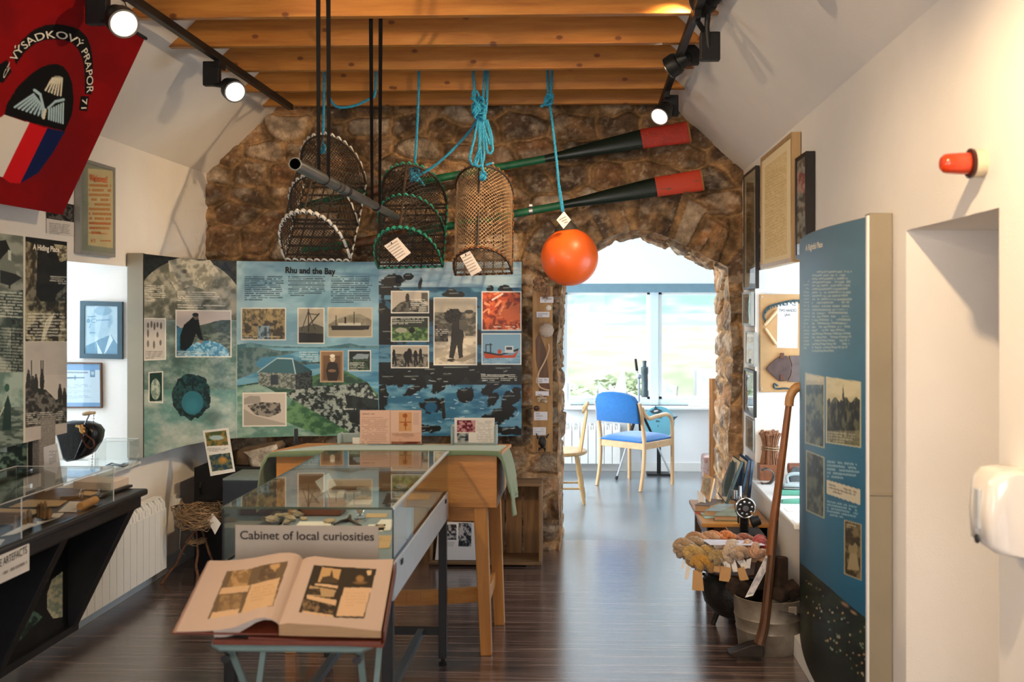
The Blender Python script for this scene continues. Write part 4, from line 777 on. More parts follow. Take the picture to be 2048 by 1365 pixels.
spot(TX1, 2.3, (-1.9, 2.32, 2.83), (-1.85, 2.4, 2.80), (-.5, 5.2, 1.1), 95, 72, 'black track spotlight on the left track in front of the red banner')
spot(TX1, 1.2, (-1.9, 1.22, 2.83), (-1.85, 1.3, 2.80), (1.0, 4.9, 2.35), 95, 50, 'black track spotlight on the left track nearest the back of the room')
spot(TX1, 2.9, (-1.9, 2.92, 2.83), (-1.82, 3.0, 2.80), (.1, 5.3, 3.12), 45, 60, 'black track spotlight on the left track tilted up at the beams')
spot(TX2, 3.3, (.57, 3.32, 2.83), (.42, 3.25, 2.80), (-2.6, 4.9, 1.8), 70, 80, 'black track spotlight on the right track across from the red banner')

# ================================================================== ROPES, SLINGS, CREELS
def twist(mb, pts, r, pitch=.05, n=5):
    P = np.array(pts, float); L_ = np.linalg.norm(np.diff(P, axis=0), axis=1).sum(); P = resample(P, max(8, int(L_ / (pitch / 6)))); u, v, _ = frame_of(P[-1] - P[0] + 1e-6)
    T = np.gradient(P, axis=0); T /= np.linalg.norm(T, axis=1)[:, None] + 1e-9; s_ = np.r_[0, np.cumsum(np.linalg.norm(np.diff(P, axis=0), axis=1))]
    for k in range(3):
        a = s_ / pitch * 2 * math.pi + k * 2.094; U = []
        for i in range(len(P)):
            uu = u - T[i] * u.dot(T[i]); uu /= np.linalg.norm(uu) + 1e-9; vv = np.cross(T[i], uu); U.append(P[i] + r * .5 * (math.cos(a[i]) * uu + math.sin(a[i]) * vv))
        mb.tube(U, r * .58, n)
    return mb
def curve(pts, n=40):
    P = np.array(pts, float); m = len(P); out = []
    for i in range(m - 1):
        p0, p1, p2, p3 = P[max(i - 1, 0)], P[i], P[i + 1], P[min(i + 2, m - 1)]
        for t in np.linspace(0, 1, max(2, n // (m - 1)), endpoint=False): out.append(.5 * ((2 * p1) + (-p0 + p2) * t + (2 * p0 - 5 * p1 + 4 * p2 - p3) * t * t + (-p0 + 3 * p1 - 3 * p2 + p3) * t ** 3))
    out.append(P[-1]); return np.array(out)
def rp(mb, px, Y, r=.0085): return twist(mb, curve([pY(a, b, (Y if np.isscalar(Y) else Y[i])) for i, (a, b) in enumerate(px)]), r)
def knot(mb, c, s, r=.0085, seed=0):
    rs = np.random.RandomState(seed); pts = []
    for k in range(26): a = k * .9 + seed; pts.append(np.array(c) + s * np.array([math.cos(a) * (.7 + .3 * rs.rand()), .6 * math.sin(a * 1.3), math.sin(a * .8) * 1.2]))
    return twist(mb, curve(pts, 130), r)
YR = 6.13
mb = MB(); rp(mb, [(649, 120), (648, 185), (647, 250), (645, 296)], [YR, YR, 6.16, 6.2]); knot(mb, pY(644, 298, 6.2), .022, seed=1)
tag(mb.build('rope', M_rope), 'blue rope holding up the white laced creel behind the steel tube', 'rope', 'blue ropes on the beams')
mb = MB(); rp(mb, [(658, 130), (658, 185), (664, 205), (680, 215), (710, 211), (735, 200), (750, 188), (752, 130)], YR)
tag(mb.build('rope', M_rope), 'slack loop of blue rope sagging from the beam between two black straps', 'rope', 'blue ropes on the beams')
mb = MB(); rp(mb, [(838, 130), (837, 185), (834, 260), (829, 335)], [YR, YR, 6.2, 6.25]); knot(mb, pY(830, 350, 6.25), .033, seed=2); rp(mb, [(836, 352), (870, 331), (905, 300), (940, 262), (956, 236)], [6.25, 6.22, 6.2, 6.18, 6.15]); rp(mb, [(826, 348), (822, 364)], 6.25); rp(mb, [(834, 350), (848, 372)], 6.25)
tag(mb.build('rope', M_rope), 'blue rope knotted over the green laced creel and slanting up to the coiled bundle', 'rope', 'blue ropes on the beams')
mb = MB(); knot(mb, pY(957, 212, 6.1), .042, seed=4); knot(mb, pY(960, 222, 6.1), .035, seed=6)
for px in ([(946, 130), (950, 200)], [(970, 130), (966, 205)], [(976, 130), (973, 215), (966, 240)], [(952, 195), (945, 188), (950, 180), (958, 192), (956, 210)]): rp(mb, px, 6.1)
for px in ([(958, 230), (948, 280), (940, 315), (947, 330), (957, 315), (960, 240)], [(962, 230), (960, 290), (950, 325), (960, 332), (968, 310), (964, 235)], [(966, 228), (980, 270), (985, 300), (976, 305), (970, 270), (964, 230)], [(965, 225), (970, 262), (982, 290), (984, 275), (974, 240)], [(957, 225), (960, 290), (966, 345), (966, 362)], [(972, 330), (984, 326)]): rp(mb, px, 6.12)
knot(mb, pY(966, 352, 6.12), .018, seed=9)
tag(mb.build('rope', M_rope), 'knotted and coiled bundle of blue rope above the pale wire creel', 'rope', 'blue ropes on the beams')
mb = MB(); knot(mb, pY(1097, 199, 6.12), .028, seed=11); rp(mb, [(1095, 140), (1097, 190), (1104, 240), (1113, 320), (1119, 385), (1125, 424)], [YR, YR, 6.14, 6.16, 6.18, 6.18]); rp(mb, [(1104, 140), (1102, 200)], YR); rp(mb, [(1088, 208), (1082, 214)], YR); rp(mb, [(1118, 370), (1127, 424)], 6.18)
tag(mb.build('rope', M_rope), 'blue rope running down from the beam to the orange buoy', 'rope', 'blue ropes on the beams')

M_net_b = mat('black_net', (.02, .017, .015), .8, var=.3); M_net_t = mat('tan_net', (.42, .26, .14), .8, var=.4, scale=20); M_tarred = mat('tarred_frame', (.045, .028, .018), .7, var=.5, scale=30)
M_lacew = mat('white_lacing', (.60, .57, .52), .7, var=.3, scale=30); M_laceg = mat('green_lacing', (.02, .28, .17), .7, var=.4, scale=30); M_laceo = mat('orange_brown_lacing', (.42, .15, .04), .7, var=.5, scale=40)
def creel(lab, bl, br, Y, w, h, L_, tilt, netm, lacem, nu, nv, tagpx, hoops, lace_r=.006, rot=0.0):
    """bl, br: photo pixels of the two lower corners"""
    a = pY(bl[0], bl[1], Y); b = pY(br[0], br[1], Y); u = b - a; w = np.linalg.norm(u); u /= w
    ay, az = math.sin(tilt), math.cos(tilt); ax = np.array([rot, ay, az]); ax -= u * ax.dot(u); ax /= np.linalg.norm(ax); v = np.cross(ax, u); v = v if v[1] < 0 else -v
    t = thing('lobster_creel', lab, 'creel', (a + b) / 2, 'lobster creels hanging from the beams')
    c0 = (a + b) / 2
    def hoop(s, q):         # s 0..1 across the arch, q 0..1 along the length
        an = math.pi * s; return c0 + u * (-math.cos(an) * w / 2 * (1.0)) + v * (h * math.sin(an) ** .75) + ax * L_ * q
    mb = MB()
    for q in hoops: mb.tube([hoop(s, q) for s in np.linspace(0, 1, 26)], .0085, 6); mb.tube([hoop(0, q), hoop(1, q)], .0085, 6)
    for s in (0, .5, 1): mb.tube([hoop(s, 0), hoop(s, 1)], .008, 6)
    mb.build('frame', M_tarred, t)
    mb = MB(); S = []
    sag = lambda s, q: hoop(s, q) - v * .012 * math.sin(q * 9) 
    for i in range(nu):
        for j in range(nv):
            p = sag(i / nu, j / nv); S.append((p, sag((i + 1) / nu, (j + 1) / nv))) if (1) else 0
            S.append((sag((i + 1) / nu, j / nv), sag(i / nu, (j + 1) / nv)))
    m_ = 12
    for q in (0, 1):        # the two ends
        for k in range(-m_, m_ + 1):
            for sg in (1, -1):
                P = []
                for r_ in np.linspace(0, 1, 9):
                    xx = k / m_ * 1.2 + sg * (r_ - .5) * 1.4; zz = r_
                    if abs(xx) < 1 and zz < (1 - xx * xx) ** .40: P.append(c0 + u * xx * w / 2 + v * zz * h + ax * L_ * q)
                for k2 in range(len(P) - 1): S.append((P[k2], P[k2 + 1]))
    mb.segs(S, .0021, 3); mb.build('netting', netm, t)
    mb = MB()
    for k in range(9): q = (k + .5) / 9; mb.bar(hoop(0, q), hoop(1, q), .012, .008, up=v)
    for k in range(5): mb.bar(c0 + u * w * (k - 2) / 6, c0 + u * w * (k - 2) / 6 + ax * L_, .01, .006, up=v)
    mb.build('base_slats', M_tarred, t)
    if lacem is not None:
        mb = MB()
        def lace(f, n):
            for k in range(n):
                q0, q1 = f(k / n), f(min(1, (k + .85) / n)); mid = (q0 + q1) / 2; out = mid - (c0 + ax * L_ * .5); out /= np.linalg.norm(out); mb.tube(curve([q0 - v * .010, mid + v * .014 + out * .010, q1 - v * .006 + out * .004], 8), lace_r, 5)
        for q in hoops[:1]: lace(lambda s: hoop(s, q), 17); lace(lambda s: hoop(1 - s, q) * .5 + hoop(1 - s, q + .03) * .5, 17)
        for q in hoops[1:]: lace(lambda s: hoop(s, q), 16)
        lace(lambda s: hoop(0, s), 9); lace(lambda s: hoop(1, s), 9); lace(lambda s: hoop(0, 0) * (1 - s) + hoop(1, 0) * s, 9)
        mb.build('lacing', lacem, t)
    if tagpx:
        (x0, y0), (x1, y1), (x2, y2), (x3, y3) = tagpx; Yt = Y - h * .9
        G = plane_grid(pY(x0, y0, Yt), pY(x1, y1, Yt), pY(x2, y2, Yt), pY(x3, y3, Yt), 50, 40); cv = Canvas(G, 'd8ccc2')
        cxx, cyy = (x0 + x2) / 2, (y0 + y2) / 2; dx, dy = (x1 - x0), (y1 - y0); l_ = math.hypot(dx, dy); dx /= l_; dy /= l_; nx_, ny_ = -dy, dx; hh = math.hypot(x3 - x0, y3 - y0)
        for k in range(6):
            o_ = (k + 1) * hh / 7.5; cv.line(x0 + nx_ * o_ + dx * l_ * .12, y0 + ny_ * o_ + dy * l_ * .12, x0 + nx_ * o_ + dx * l_ * .85, y0 + ny_ * o_ + dy * l_ * .85, 1.0, '6f6460', .7)
        tg = print_on('tag', cv, M_matte, t); tg['label'] = 'white handwritten tag'
        MB().tube([pY((x0 + x1) / 2 - (x0 + x1 - x2 - x3) * .03, (y0 + y1) / 2 + 4, Yt - .003), pY((x0 + x1) / 2, (y0 + y1) / 2 - 9, Yt + .03)], .004, 5).build('tag_string', M_black, t)
    return t, hoop
creel('large creel laced with white rope, hung behind the steel tube', (571, 518), (700, 520), 6.10, .48, .42, .66, R(38), M_net_b, M_lacew, 17, 12, None, (0, .45, 1), .0065, .03)
creel('dark creel laced with green twine, hung in the middle', (757, 536), (885, 533), 6.26, .43, .40, .50, R(33), M_net_b, M_laceg, 18, 12, [(768, 492), (795, 475), (822, 506), (798, 524)], (0, .5, 1), .0055, .02)
creel('pale wire mesh creel with an orange rim, hung nearest the buoy', (911, 550), (1024, 547), 6.30, .37, .36, .58, R(24), M_net_t, M_laceo, 24, 22, [(920, 512), (940, 502), (964, 541), (943, 553)], (0, 1), .003, .03)

# steel tube in black slings
ta, tb = pY(588, 327, 3.72), pY(793, 433, 5.95); tb[0] = ta[0] - .03; d_ = tb - ta; tb[2] = ta[2] + .0
ta = pY(590, 328, 3.75); h_ = ta[2]; tb = pZ(793, 434, h_)
M_tube = mat('dull_gunmetal', (.16, .17, .175), .36, .85, var=.35, scale=12)
t = thing('steel_tube', 'dull grey steel tube hanging level in black straps before the creels', 'metal tube', (ta + tb) / 2)
D = tb - ta; D /= np.linalg.norm(D); Lt = np.linalg.norm(tb - ta)
MB().lathe([(.0222, 0), (.0235, 0), (.0235, Lt * .33), (.021, Lt * .335), (.021, Lt * .36), (.0225, Lt * .365), (.0225, Lt * .62), (.0205, Lt * .63), (.0205, Lt), (.012, Lt), (.0001, Lt)], ta, 24, D, False).build('barrel', M_tube, t)
MB().lathe([(.0222, 0), (.0215, .25), (.0001, .25)], ta, 24, D, False).build('bore', M_black, t)
mb = MB()
for q in (.30, .335, .385, .40): mb.lathe([(.024, -.006), (.026, -.004), (.026, .004), (.024, .006)], ta + D * Lt * q, 24, D, False)
mb.build('collar', M_black, t)
MB().tube(curve([tb - D * .02 + [0, 0, .02], tb + D * .03 + [0, 0, .025], tb + D * .05, tb - D * .01 - [0, 0, .018]], 14), .003).build('end_hook', M_black, t)
M_web = mat('black_webbing', (.006, .006, .007), .95, var=.2, spec=.1)
def sling(px, Yb, lab):
    Pb = pX(px, 400, ta[0] + (tb[0] - ta[0]) * .4); q = None
    best = min(np.linspace(0.02, .98, 300), key=lambda s: abs(proj(ta + (tb - ta) * s)[0] - px)); c = ta + (tb - ta) * best
    g = thing('strap_sling', lab, 'strap', (c[0], c[1], c[2] - .025), 'black straps holding the steel tube')
    zt = ZBM + .23
    for sx in (-1, 1):
        x_ = pY(px + sx * 10, 0, Yb)[0]; p = [(x_, Yb + .023 - .035, zt), (x_, Yb - .006, ZBM + .1), (c[0] + sx * .022, c[1], c[2] + .25), (c[0] + sx * .020, c[1], c[2])]
        W_ = [.02, .02, .016, .014]; mb = MB()
        for k in range(3): mb.bar(p[k], p[k + 1], W_[k], .003, up=(0, 1, 0), w1=W_[k + 1])
        mb.build('webbing', M_web, g, smooth=0)
    an = np.linspace(0, math.pi, 12); MB().tube([(c[0] - .024 * math.cos(a), c[1], c[2] - .024 * math.sin(a)) for a in an], .004, 6).build('loop', M_black, g)
    mb = MB().box((pY(px - 16, 0, Yb)[0], Yb - .012, ZBM + .205), (pY(px + 16, 0, Yb)[0], Yb + .056, ZBM + .232)); mb.build('beam_wrap', M_black, g, smooth=0)
sling(647, 4.06, 'pair of black straps holding the near end of the steel tube')
sling(752, 4.59, 'pair of black straps holding the far end of the steel tube')

# buoy
c = pY(1139, 515, 6.15); rb = 57.5 / 1991 * 6.15 * 1.0
M_buoy = mat('orange_buoy', (.85, .12, .012), .42, var=.12, scale=6, sss=.0, coat=.15)
t = thing('buoy', 'round orange fishing buoy hanging beside the arch', 'buoy', c - [0, 0, rb]); ax = np.array([-.10, 0, .995])
prof = [(rb * math.sin(a), -rb * math.cos(a)) for a in np.linspace(0.02, math.pi * .86, 26)]; prof += [(rb * .36, rb * .98), (rb * .30, rb * 1.08), (rb * .24, rb * 1.16)]
MB().lathe(prof, c, 40, ax, False).build('float', M_buoy, t)
MB().lathe([(rb * .42, rb * .93), (rb * .33, rb * 1.10), (rb * .22, rb * 1.22), (rb * .12, rb * 1.36), (rb * .10, rb * 1.42), (.002, rb * 1.43)], c, 24, ax, False).build('neck', mat('dark_rubber', (.03, .025, .02), .6), t)
G = plane_grid(pY(1113, 440, 5.99), pY(1128, 423, 5.99), pY(1142, 440, 5.99), pY(1127, 458, 5.99), 30, 30); cv = Canvas(G, 'd2cbc4')
for k in range(3): cv.line(1119 + k * 5, 446 - k * 1 - 6 + k * 4, 1131 + k * 2, 434 + k * 5, 1.2, '4a4444', .7)
print_on('tag', cv, M_matte, t)

# ================================================================== OARS
M_green = mat('green_paint', (.012, .13, .055), .4, var=.35, scale=12, col2=(.006, .06, .028)); M_tar = mat('worn_black_green_paint', (.004, .006, .005), .28, col2=(.006, .020, .010), scale=22, stretch=(2, 8, 8)); M_red = mat('worn_red_paint', (.45, .028, .012), .5, col2=(.30, .022, .012), scale=30, bump=.3)
M_redchip = mat('chipped_red_paint', (.52, .045, .015), .5, col2=(.03, .09, .04), scale=18, stretch=(.6, 1, 2.4)); M_redchip.node_tree.nodes['Color Ramp'].color_ramp.elements[0].position = .35; M_redchip.node_tree.nodes['Color Ramp'].color_ramp.elements[1].position = .40
def oar(lab, sh0, brown, sh1, tp, tip, Y, rm, clamps):
    S_ = [pY(*p, Y) for p in (sh0, brown, sh1, tp, tip)]; t = thing('oar', lab, 'oar', S_[2], 'painted oars on the stone wall'); d = S_[4] - S_[2]; d /= np.linalg.norm(d); up = np.cross([0, -1, 0], d); up = up if up[2] > 0 else -up
    def loft(name, st, m):
        V = []; n = 16
        for p, hh, dd in st:
            for k in range(n): a = 2 * math.pi * k / n; V.append(p + up * hh * math.copysign(abs(math.sin(a)) ** .7, math.sin(a)) + np.array([0, 1, 0]) * dd * math.cos(a))
        f = [(i * n + j, i * n + (j + 1) % n, (i + 1) * n + (j + 1) % n, (i + 1) * n + j) for i in range(len(st) - 1) for j in range(n)] + [tuple(range(n))[::-1], tuple((len(st) - 1) * n + k for k in range(n))]
        MB().add(V, f).build(name, m, t)
    loft('handle', [(S_[0], .019, .019), (S_[0] * .4 + S_[1] * .6, .022, .022), (S_[1], .025, .025)], M_green)
    mid = S_[1] + (S_[2] - S_[1]) * .28; loft('leather_sleeve', [(S_[1], .031, .031), (mid, .031, .031)], M_dkwood)
    loft('shaft', [(mid, .026, .026), (S_[2], .026, .026)], M_green)
    L1 = S_[3] - S_[2]; loft('blade', [(S_[2], .026, .026), (S_[2] + L1 * .15, .030, .027), (S_[2] + L1 * .45, .045, .024), (S_[2] + L1 * .8, .058, .020), (S_[3], .064, .018)], M_tar)
    L2 = S_[4] - S_[3]; loft('blade_tip', [(S_[3] - L2 * .01, .0655, .019), (S_[3] + L2 * .5, .068, .017), (S_[4] - L2 * .05, .071, .015), (S_[4], .066, .013)], rm)
    loft('tip_band', [(S_[4] - L2 * .035, .0722, .0165), (S_[4] - L2 * .0, .0675, .0145)], M_brass)
    for cpx in clamps:
        q = min(np.linspace(0, 1, 300), key=lambda s: abs(proj(mid + (S_[2] - mid) * s)[0] - cpx)); c = mid + (S_[2] - mid) * q
        mb = MB().lathe([(.028, -.012), (.030, -.012), (.030, .012), (.028, .012)], c, 20, d, False); mb.box(c + [-.010, -.004, .026], c + [.010, .17, .044]); mb.build('clamp', M_steel, t)
oar('higher of the two oars with a plain red blade end', (600, 412), (736, 383), (1090, 318), (1284, 278), (1380, 264), 6.60, M_red, (985,))
oar('lower of the two oars with a chipped red blade end just over the arch', (605, 500), (700, 489), (1122, 411), (1313, 374), (1406, 360), 6.60, M_redchip, (1062,))
# ================================================================== LEFT WALL
def framed(name, lab, cat, quad, t, fm, fw, cvf, nrm, n=(60, 80), group=None, glassy=True, mm=None):
    """picture frame: quad = TL,TR,BR,BL of the outer frame (3-D); nrm = unit normal out of the wall; t = thickness"""
    TL, TR, BR, BL = [np.array(q, float) for q in quad]; nrm = np.array(nrm, float); g = thing(name, lab, cat, (BL + BR) / 2, group)
    ux = (TR - TL) / np.linalg.norm(TR - TL); uz = (TL - BL) / np.linalg.norm(TL - BL); mb = MB()
    A = [TL, TR, BR, BL]; B = [TL + (ux - uz) * fw, TR + (-ux - uz) * fw, BR + (-ux + uz) * fw, BL + (ux + uz) * fw]
    for k in range(4):
        a, b, c, d = A[k], A[(k + 1) % 4], B[(k + 1) % 4], B[k]; P = [a - nrm * t, b - nrm * t, c - nrm * t, d - nrm * t, a, b, c, d]; mb.add(P, [(0, 1, 2, 3), (7, 6, 5, 4), (0, 4, 5, 1), (1, 5, 6, 2), (2, 6, 7, 3), (3, 7, 4, 0)])
    mb.build('frame', fm, g, smooth=0)
    q = [p - nrm * .006 for p in B]; cv = Canvas(plane_grid(*q, *n), 'c8c0b0'); cvf(cv); print_on('picture', cv, mm or M_matte, g)
    MB().add([A[0] - nrm * t * .98, A[1] - nrm * t * .98, A[2] - nrm * t * .98, A[3] - nrm * t * .98], [(0, 1, 2, 3)]).build('back', M_blackm, g, smooth=0)
    if glassy: MB().add([p - nrm * .003 for p in B], [(0, 1, 2, 3)]).build('glazing', M_glass, g, smooth=0)
    return g
xw = XL + .032
def wq(px0, px1, yt0, yb0, X, off=0):   # quad on a side wall plane: photo x of both ends, top/bottom measured at px0
    a, b = pX(px0, yt0, X), pX(px0, yb0, X); c = pX(px1, yt0, X); return (X, a[1], a[2]), (X, c[1], a[2]), (X, c[1], b[2]), (X, a[1], b[2])
def f_welcome(cv):
    cv.put(np.ones(cv.x.shape), '8f9080'); cv.poly([(176, 337), (228, 342), (229, 497), (176, 490)], 'c8b58c'); cv.lines(178, 366, 224, 470, 11, 'b8662c', .9, .03); cv.noise(cv.box(182, 478, 190, 486), 'c8b58c', 'a04a1a', .5, .5, 2); cv.lines(200, 480, 222, 484, 1, 'b05018', .9, ragged=False)
q_ = wq(231, 160, 336, 515, xw); g = framed('welcome_poster', 'cream poster with orange lettering in a grey frame high on the left wall', 'poster', (q_[1], q_[0], q_[3], q_[2]), .028, M_grey_frame, .018, f_welcome, (1, 0, 0), (90, 200))
def surf_w(px, py): return pX(px, py, xw)
lettering('Welcome!', 180, 362, 215, 366, 14, surf_w, M_inkr, g, .02)
for k, s_ in enumerate(['Three cheers for the allied', 'armies.', 'Long live our liberators.']): lettering(s_, 179, 448 + k * 9.5, 179 + (40, 12, 37)[k], 448 + k * 9.5 + (2, .6, 2)[k], 3.6, surf_w, M_inkr, g, .01, lift=.002)
def f_not(cv):
    cv.put(np.ones(cv.x.shape), 'd0c8c0'); cv.poly([(90, 395), (148, 408), (148, 445), (92, 437)], '2a2826'); cv.noise((cv.y < 436 + (cv.x - 93) * .15) & (cv.y > 412) & (cv.x > 97) & (cv.x < 145), '1c1a18', '5c5854', .2, .2, 3); cv.lines(98, 445, 140, 468, 7, '6a6664', .7, .1)
a_, b_ = pX(93, 397, XL + .004), pX(148, 410, XL + .004); zt_, zb2 = b_[2], pX(148, 474, XL + .004)[2]
g = thing('paper_notice', 'white paper notice with a dark photograph pinned up just below the red banner', 'notice', (XL + .004, a_[1], zb2)); cv = Canvas(plane_grid((XL + .004, a_[1], zt_), (XL + .004, b_[1], zt_), (XL + .004, b_[1], zb2), (XL + .004, a_[1], zb2), 60, 80)); f_not(cv); print_on('sheet', cv, M_matte, g)
# reveal pictures
yr = LW1 - .022
def f_port(cv):
    cv.put(np.ones(cv.x.shape), 'b9cad6'); x, y = cv.x, cv.y
    cv.poly([(167, 712), (172, 692), (190, 684), (204, 676), (222, 670), (235, 690), (238, 712)], '6e92ac'); cv.poly([(193, 684), (207, 712), (196, 712)], 'd2dde4'); cv.poly([(220, 668), (207, 712), (215, 700), (226, 680)], 'd2dde4')
    cv.ell(202, 646, 21, 32, 'a9bfce', 1, .06); cv.ell(206, 622, 20, 11, '7d9db4', .9, .25); cv.ell(221, 640, 6, 14, '7f9fb6', .6, .5); cv.ell(186, 664, 8, 12, 'a9bfce', .9, .3); cv.ell(218, 650, 3, 6, '8fadc0', .8)
    cv.ell(188, 642, 6, 4.5, '6c8ea8', .9); cv.ell(188, 642, 4.5, 3.2, 'a9bfce'); cv.line(194, 641, 220, 640, 1.3, '6c8ea8'); cv.ell(177, 642, 4, 4.5, '6c8ea8', .8); cv.line(181, 634, 192, 633, 1.5, '7090a8'); cv.line(182, 648, 179, 656, 2, '8fadc0'); cv.line(180, 666, 190, 666, 1.5, '7595ad'); cv.line(186, 634, 176, 634, 1.2, '7595ad'); cv.noise(np.ones(x.shape, bool), 'b9cad6', '8fa9bb', .15, .15, 4, a=.12)
framed('portrait_photograph', 'pale portrait of an elderly man in glasses in a dark blue frame', 'picture', (pY(160, 602, yr), pY(244, 604, yr), pY(244, 719, yr), pY(159, 717, yr)), .02, mat('slate_blue_frame', (.035, .075, .10), .4), .027, f_port, (0, -1, 0), (90, 120))
def f_cert(cv):
    cv.put(np.ones(cv.x.shape), 'b8c2cc'); cv.put((cv.y < 741) | (cv.y > 806), '6f90b4'); cv.lines(125, 743, 176, 748, 1, '5a6470', .9, ragged=False); cv.rect(180, 741, 190, 755, '6a8298'); cv.ell(185, 747, 3, 4, 'a8b8c4'); cv.line(110, 757, 152, 756, 2.5, '54687a'); cv.line(152, 756, 168, 756, 1.2, '54687a'); cv.line(150, 752, 150, 760, 1, '54687a')
    for k in range(3): cv.lines(120, 769 + k * 11, 185, 777 + k * 11, 3, '8a96a2', .6)
framed('framed_certificate', 'white document with a blue border and dagger drawing in a thin brown frame', 'picture', (pY(108, 725, yr), pY(202, 726, yr), pY(203, 817, yr), pY(108, 817, yr)), .016, M_dkwood, .008, f_cert, (0, -1, 0), (90, 90))

# radiator on the left wall
def radiator(lab, y0, y1, xwall, sg, z0, z1, axis='y', n=None):
    w = .08; n = n or int(round((y1 - y0) / w)); w = (y1 - y0) / n
    P = (lambda a, b, z: (xwall + sg * a, b, z)) if axis == 'y' else (lambda a, b, z: (b, xwall + sg * a, z))
    g = thing('radiator', lab, 'radiator', P(.08, (y0 + y1) / 2, z0), 'white column radiators')
    def bx(mb, a0, a1, b0, b1, za, zb): p, q = P(a0, b0, za), P(a1, b1, zb); return mb.box([min(p[k], q[k]) for k in range(3)], [max(p[k], q[k]) for k in range(3)])
    for k in range(n):
        b0 = y0 + k * w; mb = MB(); bx(mb, .105, .118, b0 + .003, b0 + w - .003, z0, z1 - .07); bx(mb, .04, .106, b0 + w * .4, b0 + w * .6, z0, z1 - .02)
        pr = [(.04, z1 - .05), (.112, z1 - .075), (.108, z1 - .035), (.085, z1 - .008), (.04, z1)]
        V = [P(a, b0 + .003, z) for a, z in pr] + [P(a, b0 + w * .34, z) for a, z in pr]; m5 = [(4, 3, 2, 1, 0), (5, 6, 7, 8, 9)] + [(i, (i + 1) % 5, 5 + (i + 1) % 5, 5 + i) for i in range(5)]; mb.add(V, m5)
        V = [P(a, b0 + w * .66, z) for a, z in pr] + [P(a, b0 + w - .003, z) for a, z in pr]; mb.add(V, m5); bx(mb, .04, .09, b0 + .002, b0 + w - .002, z1 - .006, z1); bx(mb, .05, .09, b0, b0 + w, z0 + .02, z0 + .05); bx(mb, .05, .09, b0, b0 + w, z1 - .10, z1 - .07)
        mb.build('radiator_section', M_white, g, smooth=0, bevel=.002)
    return g
r_ = pX(334, 1008, XL + .118)
radiator('long white radiator low on the left wall beyond the black counter', 4.45, r_[1], XL, 1, .10, .53)

# ================================================================== BLACK COUNTER
c_ = pZ(297, 977, .87); XC, YC = float(c_[0]), float(c_[1]); YC0 = 2.3
g = thing('display_counter', 'black painted counter bracketed to the left wall under the soldier photographs', 'counter', (XC - .3, 3.4, .27))
MB().box((XL, YC0, .842), (XC, YC, .87)).build('counter_top', M_black, g, smooth=0, bevel=.008)
MB().box((XL, YC0, .79), (XC - .02, YC - .02, .842)).build('moulding', M_black, g, smooth=0, bevel=.01)
for Y in (YC - .10, 3.62, 2.9): MB().prism([(XL, .79), (XC - .035, .79), (-2.19, .27), (XL, .27)], (0, Y, 0), (1, 0, 0), (0, 0, 1), (0, .05, 0)).build('bracket', M_black, g, smooth=0, bevel=.003)
G = plane_grid((-2.2, YC0, .79), (-2.2, YC - .10, .79), (-2.2, YC - .10, .27), (-2.2, YC0, .27), 360, 200); cv = Canvas(G, '060707')
cv.noise(cv.inside([(74, 1153), (110, 1084), (119, 1086), (96, 1165), (82, 1165)]), '4f5a58', 'a8b0ac', .12, .12, 3); cv.noise(cv.inside([(94, 1190), (104, 1160), (125, 1144), (125, 1235), (106, 1238), (95, 1220)]), '7c8a7c', 'b8b49c', .15, .15, 5); cv.noise(cv.inside([(20, 1240), (60, 1215), (85, 1235), (40, 1282), (10, 1290)]), '0c1f1a', '4f6e62', .1, .1, 6); cv.noise(cv.inside([(40, 1190), (70, 1175), (75, 1210), (50, 1220)]), '0a1412', '3e524a', .3, .3, 7); cv.noise(cv.inside([(0, 1170), (22, 1150), (40, 1180), (0, 1240)]), '0a1a16', '44665a', .1, .1, 8)
o = print_on('photo_front', cv, M_print, g); o['label'] = 'lower front printed with dim log photographs'
MB().box((XL, YC0, .27), (-2.18, YC - .05, .30)).build('bottom_rail', M_black, g, smooth=0)
xs_ = XC + .002; a = pX(57, 1088, xs_); b = pX(57, 1141, xs_); e = pX(-110, 1088, xs_)
t = thing('counter_sign', 'white sign about artefacts fixed to the front lip of the black counter', 'sign', (xs_, a[1], b[2])); MB().box((XC - .0, e[1], b[2]), (xs_ + .003, a[1], a[2])).build('plate', M_paper, t, smooth=0)
def surf_s(px, py): return pX(px, py, xs_ + .004)
lettering('E ARTEFACTS', 0, 1135, 54, 1107, 16, surf_s, M_ink, t, .0)
cv = Canvas(plane_grid(pX(2, 1147, xs_ + .0045), pX(54, 1122, xs_ + .0045), pX(54, 1128, xs_ + .0045), pX(2, 1153, xs_ + .0045), 80, 8), 'd8d4cc'); cv.put((vnoise(cv.x * .5, cv.x * 0, 3) > .4), '8a8480', .8); print_on('small_print', cv, M_matte, t)
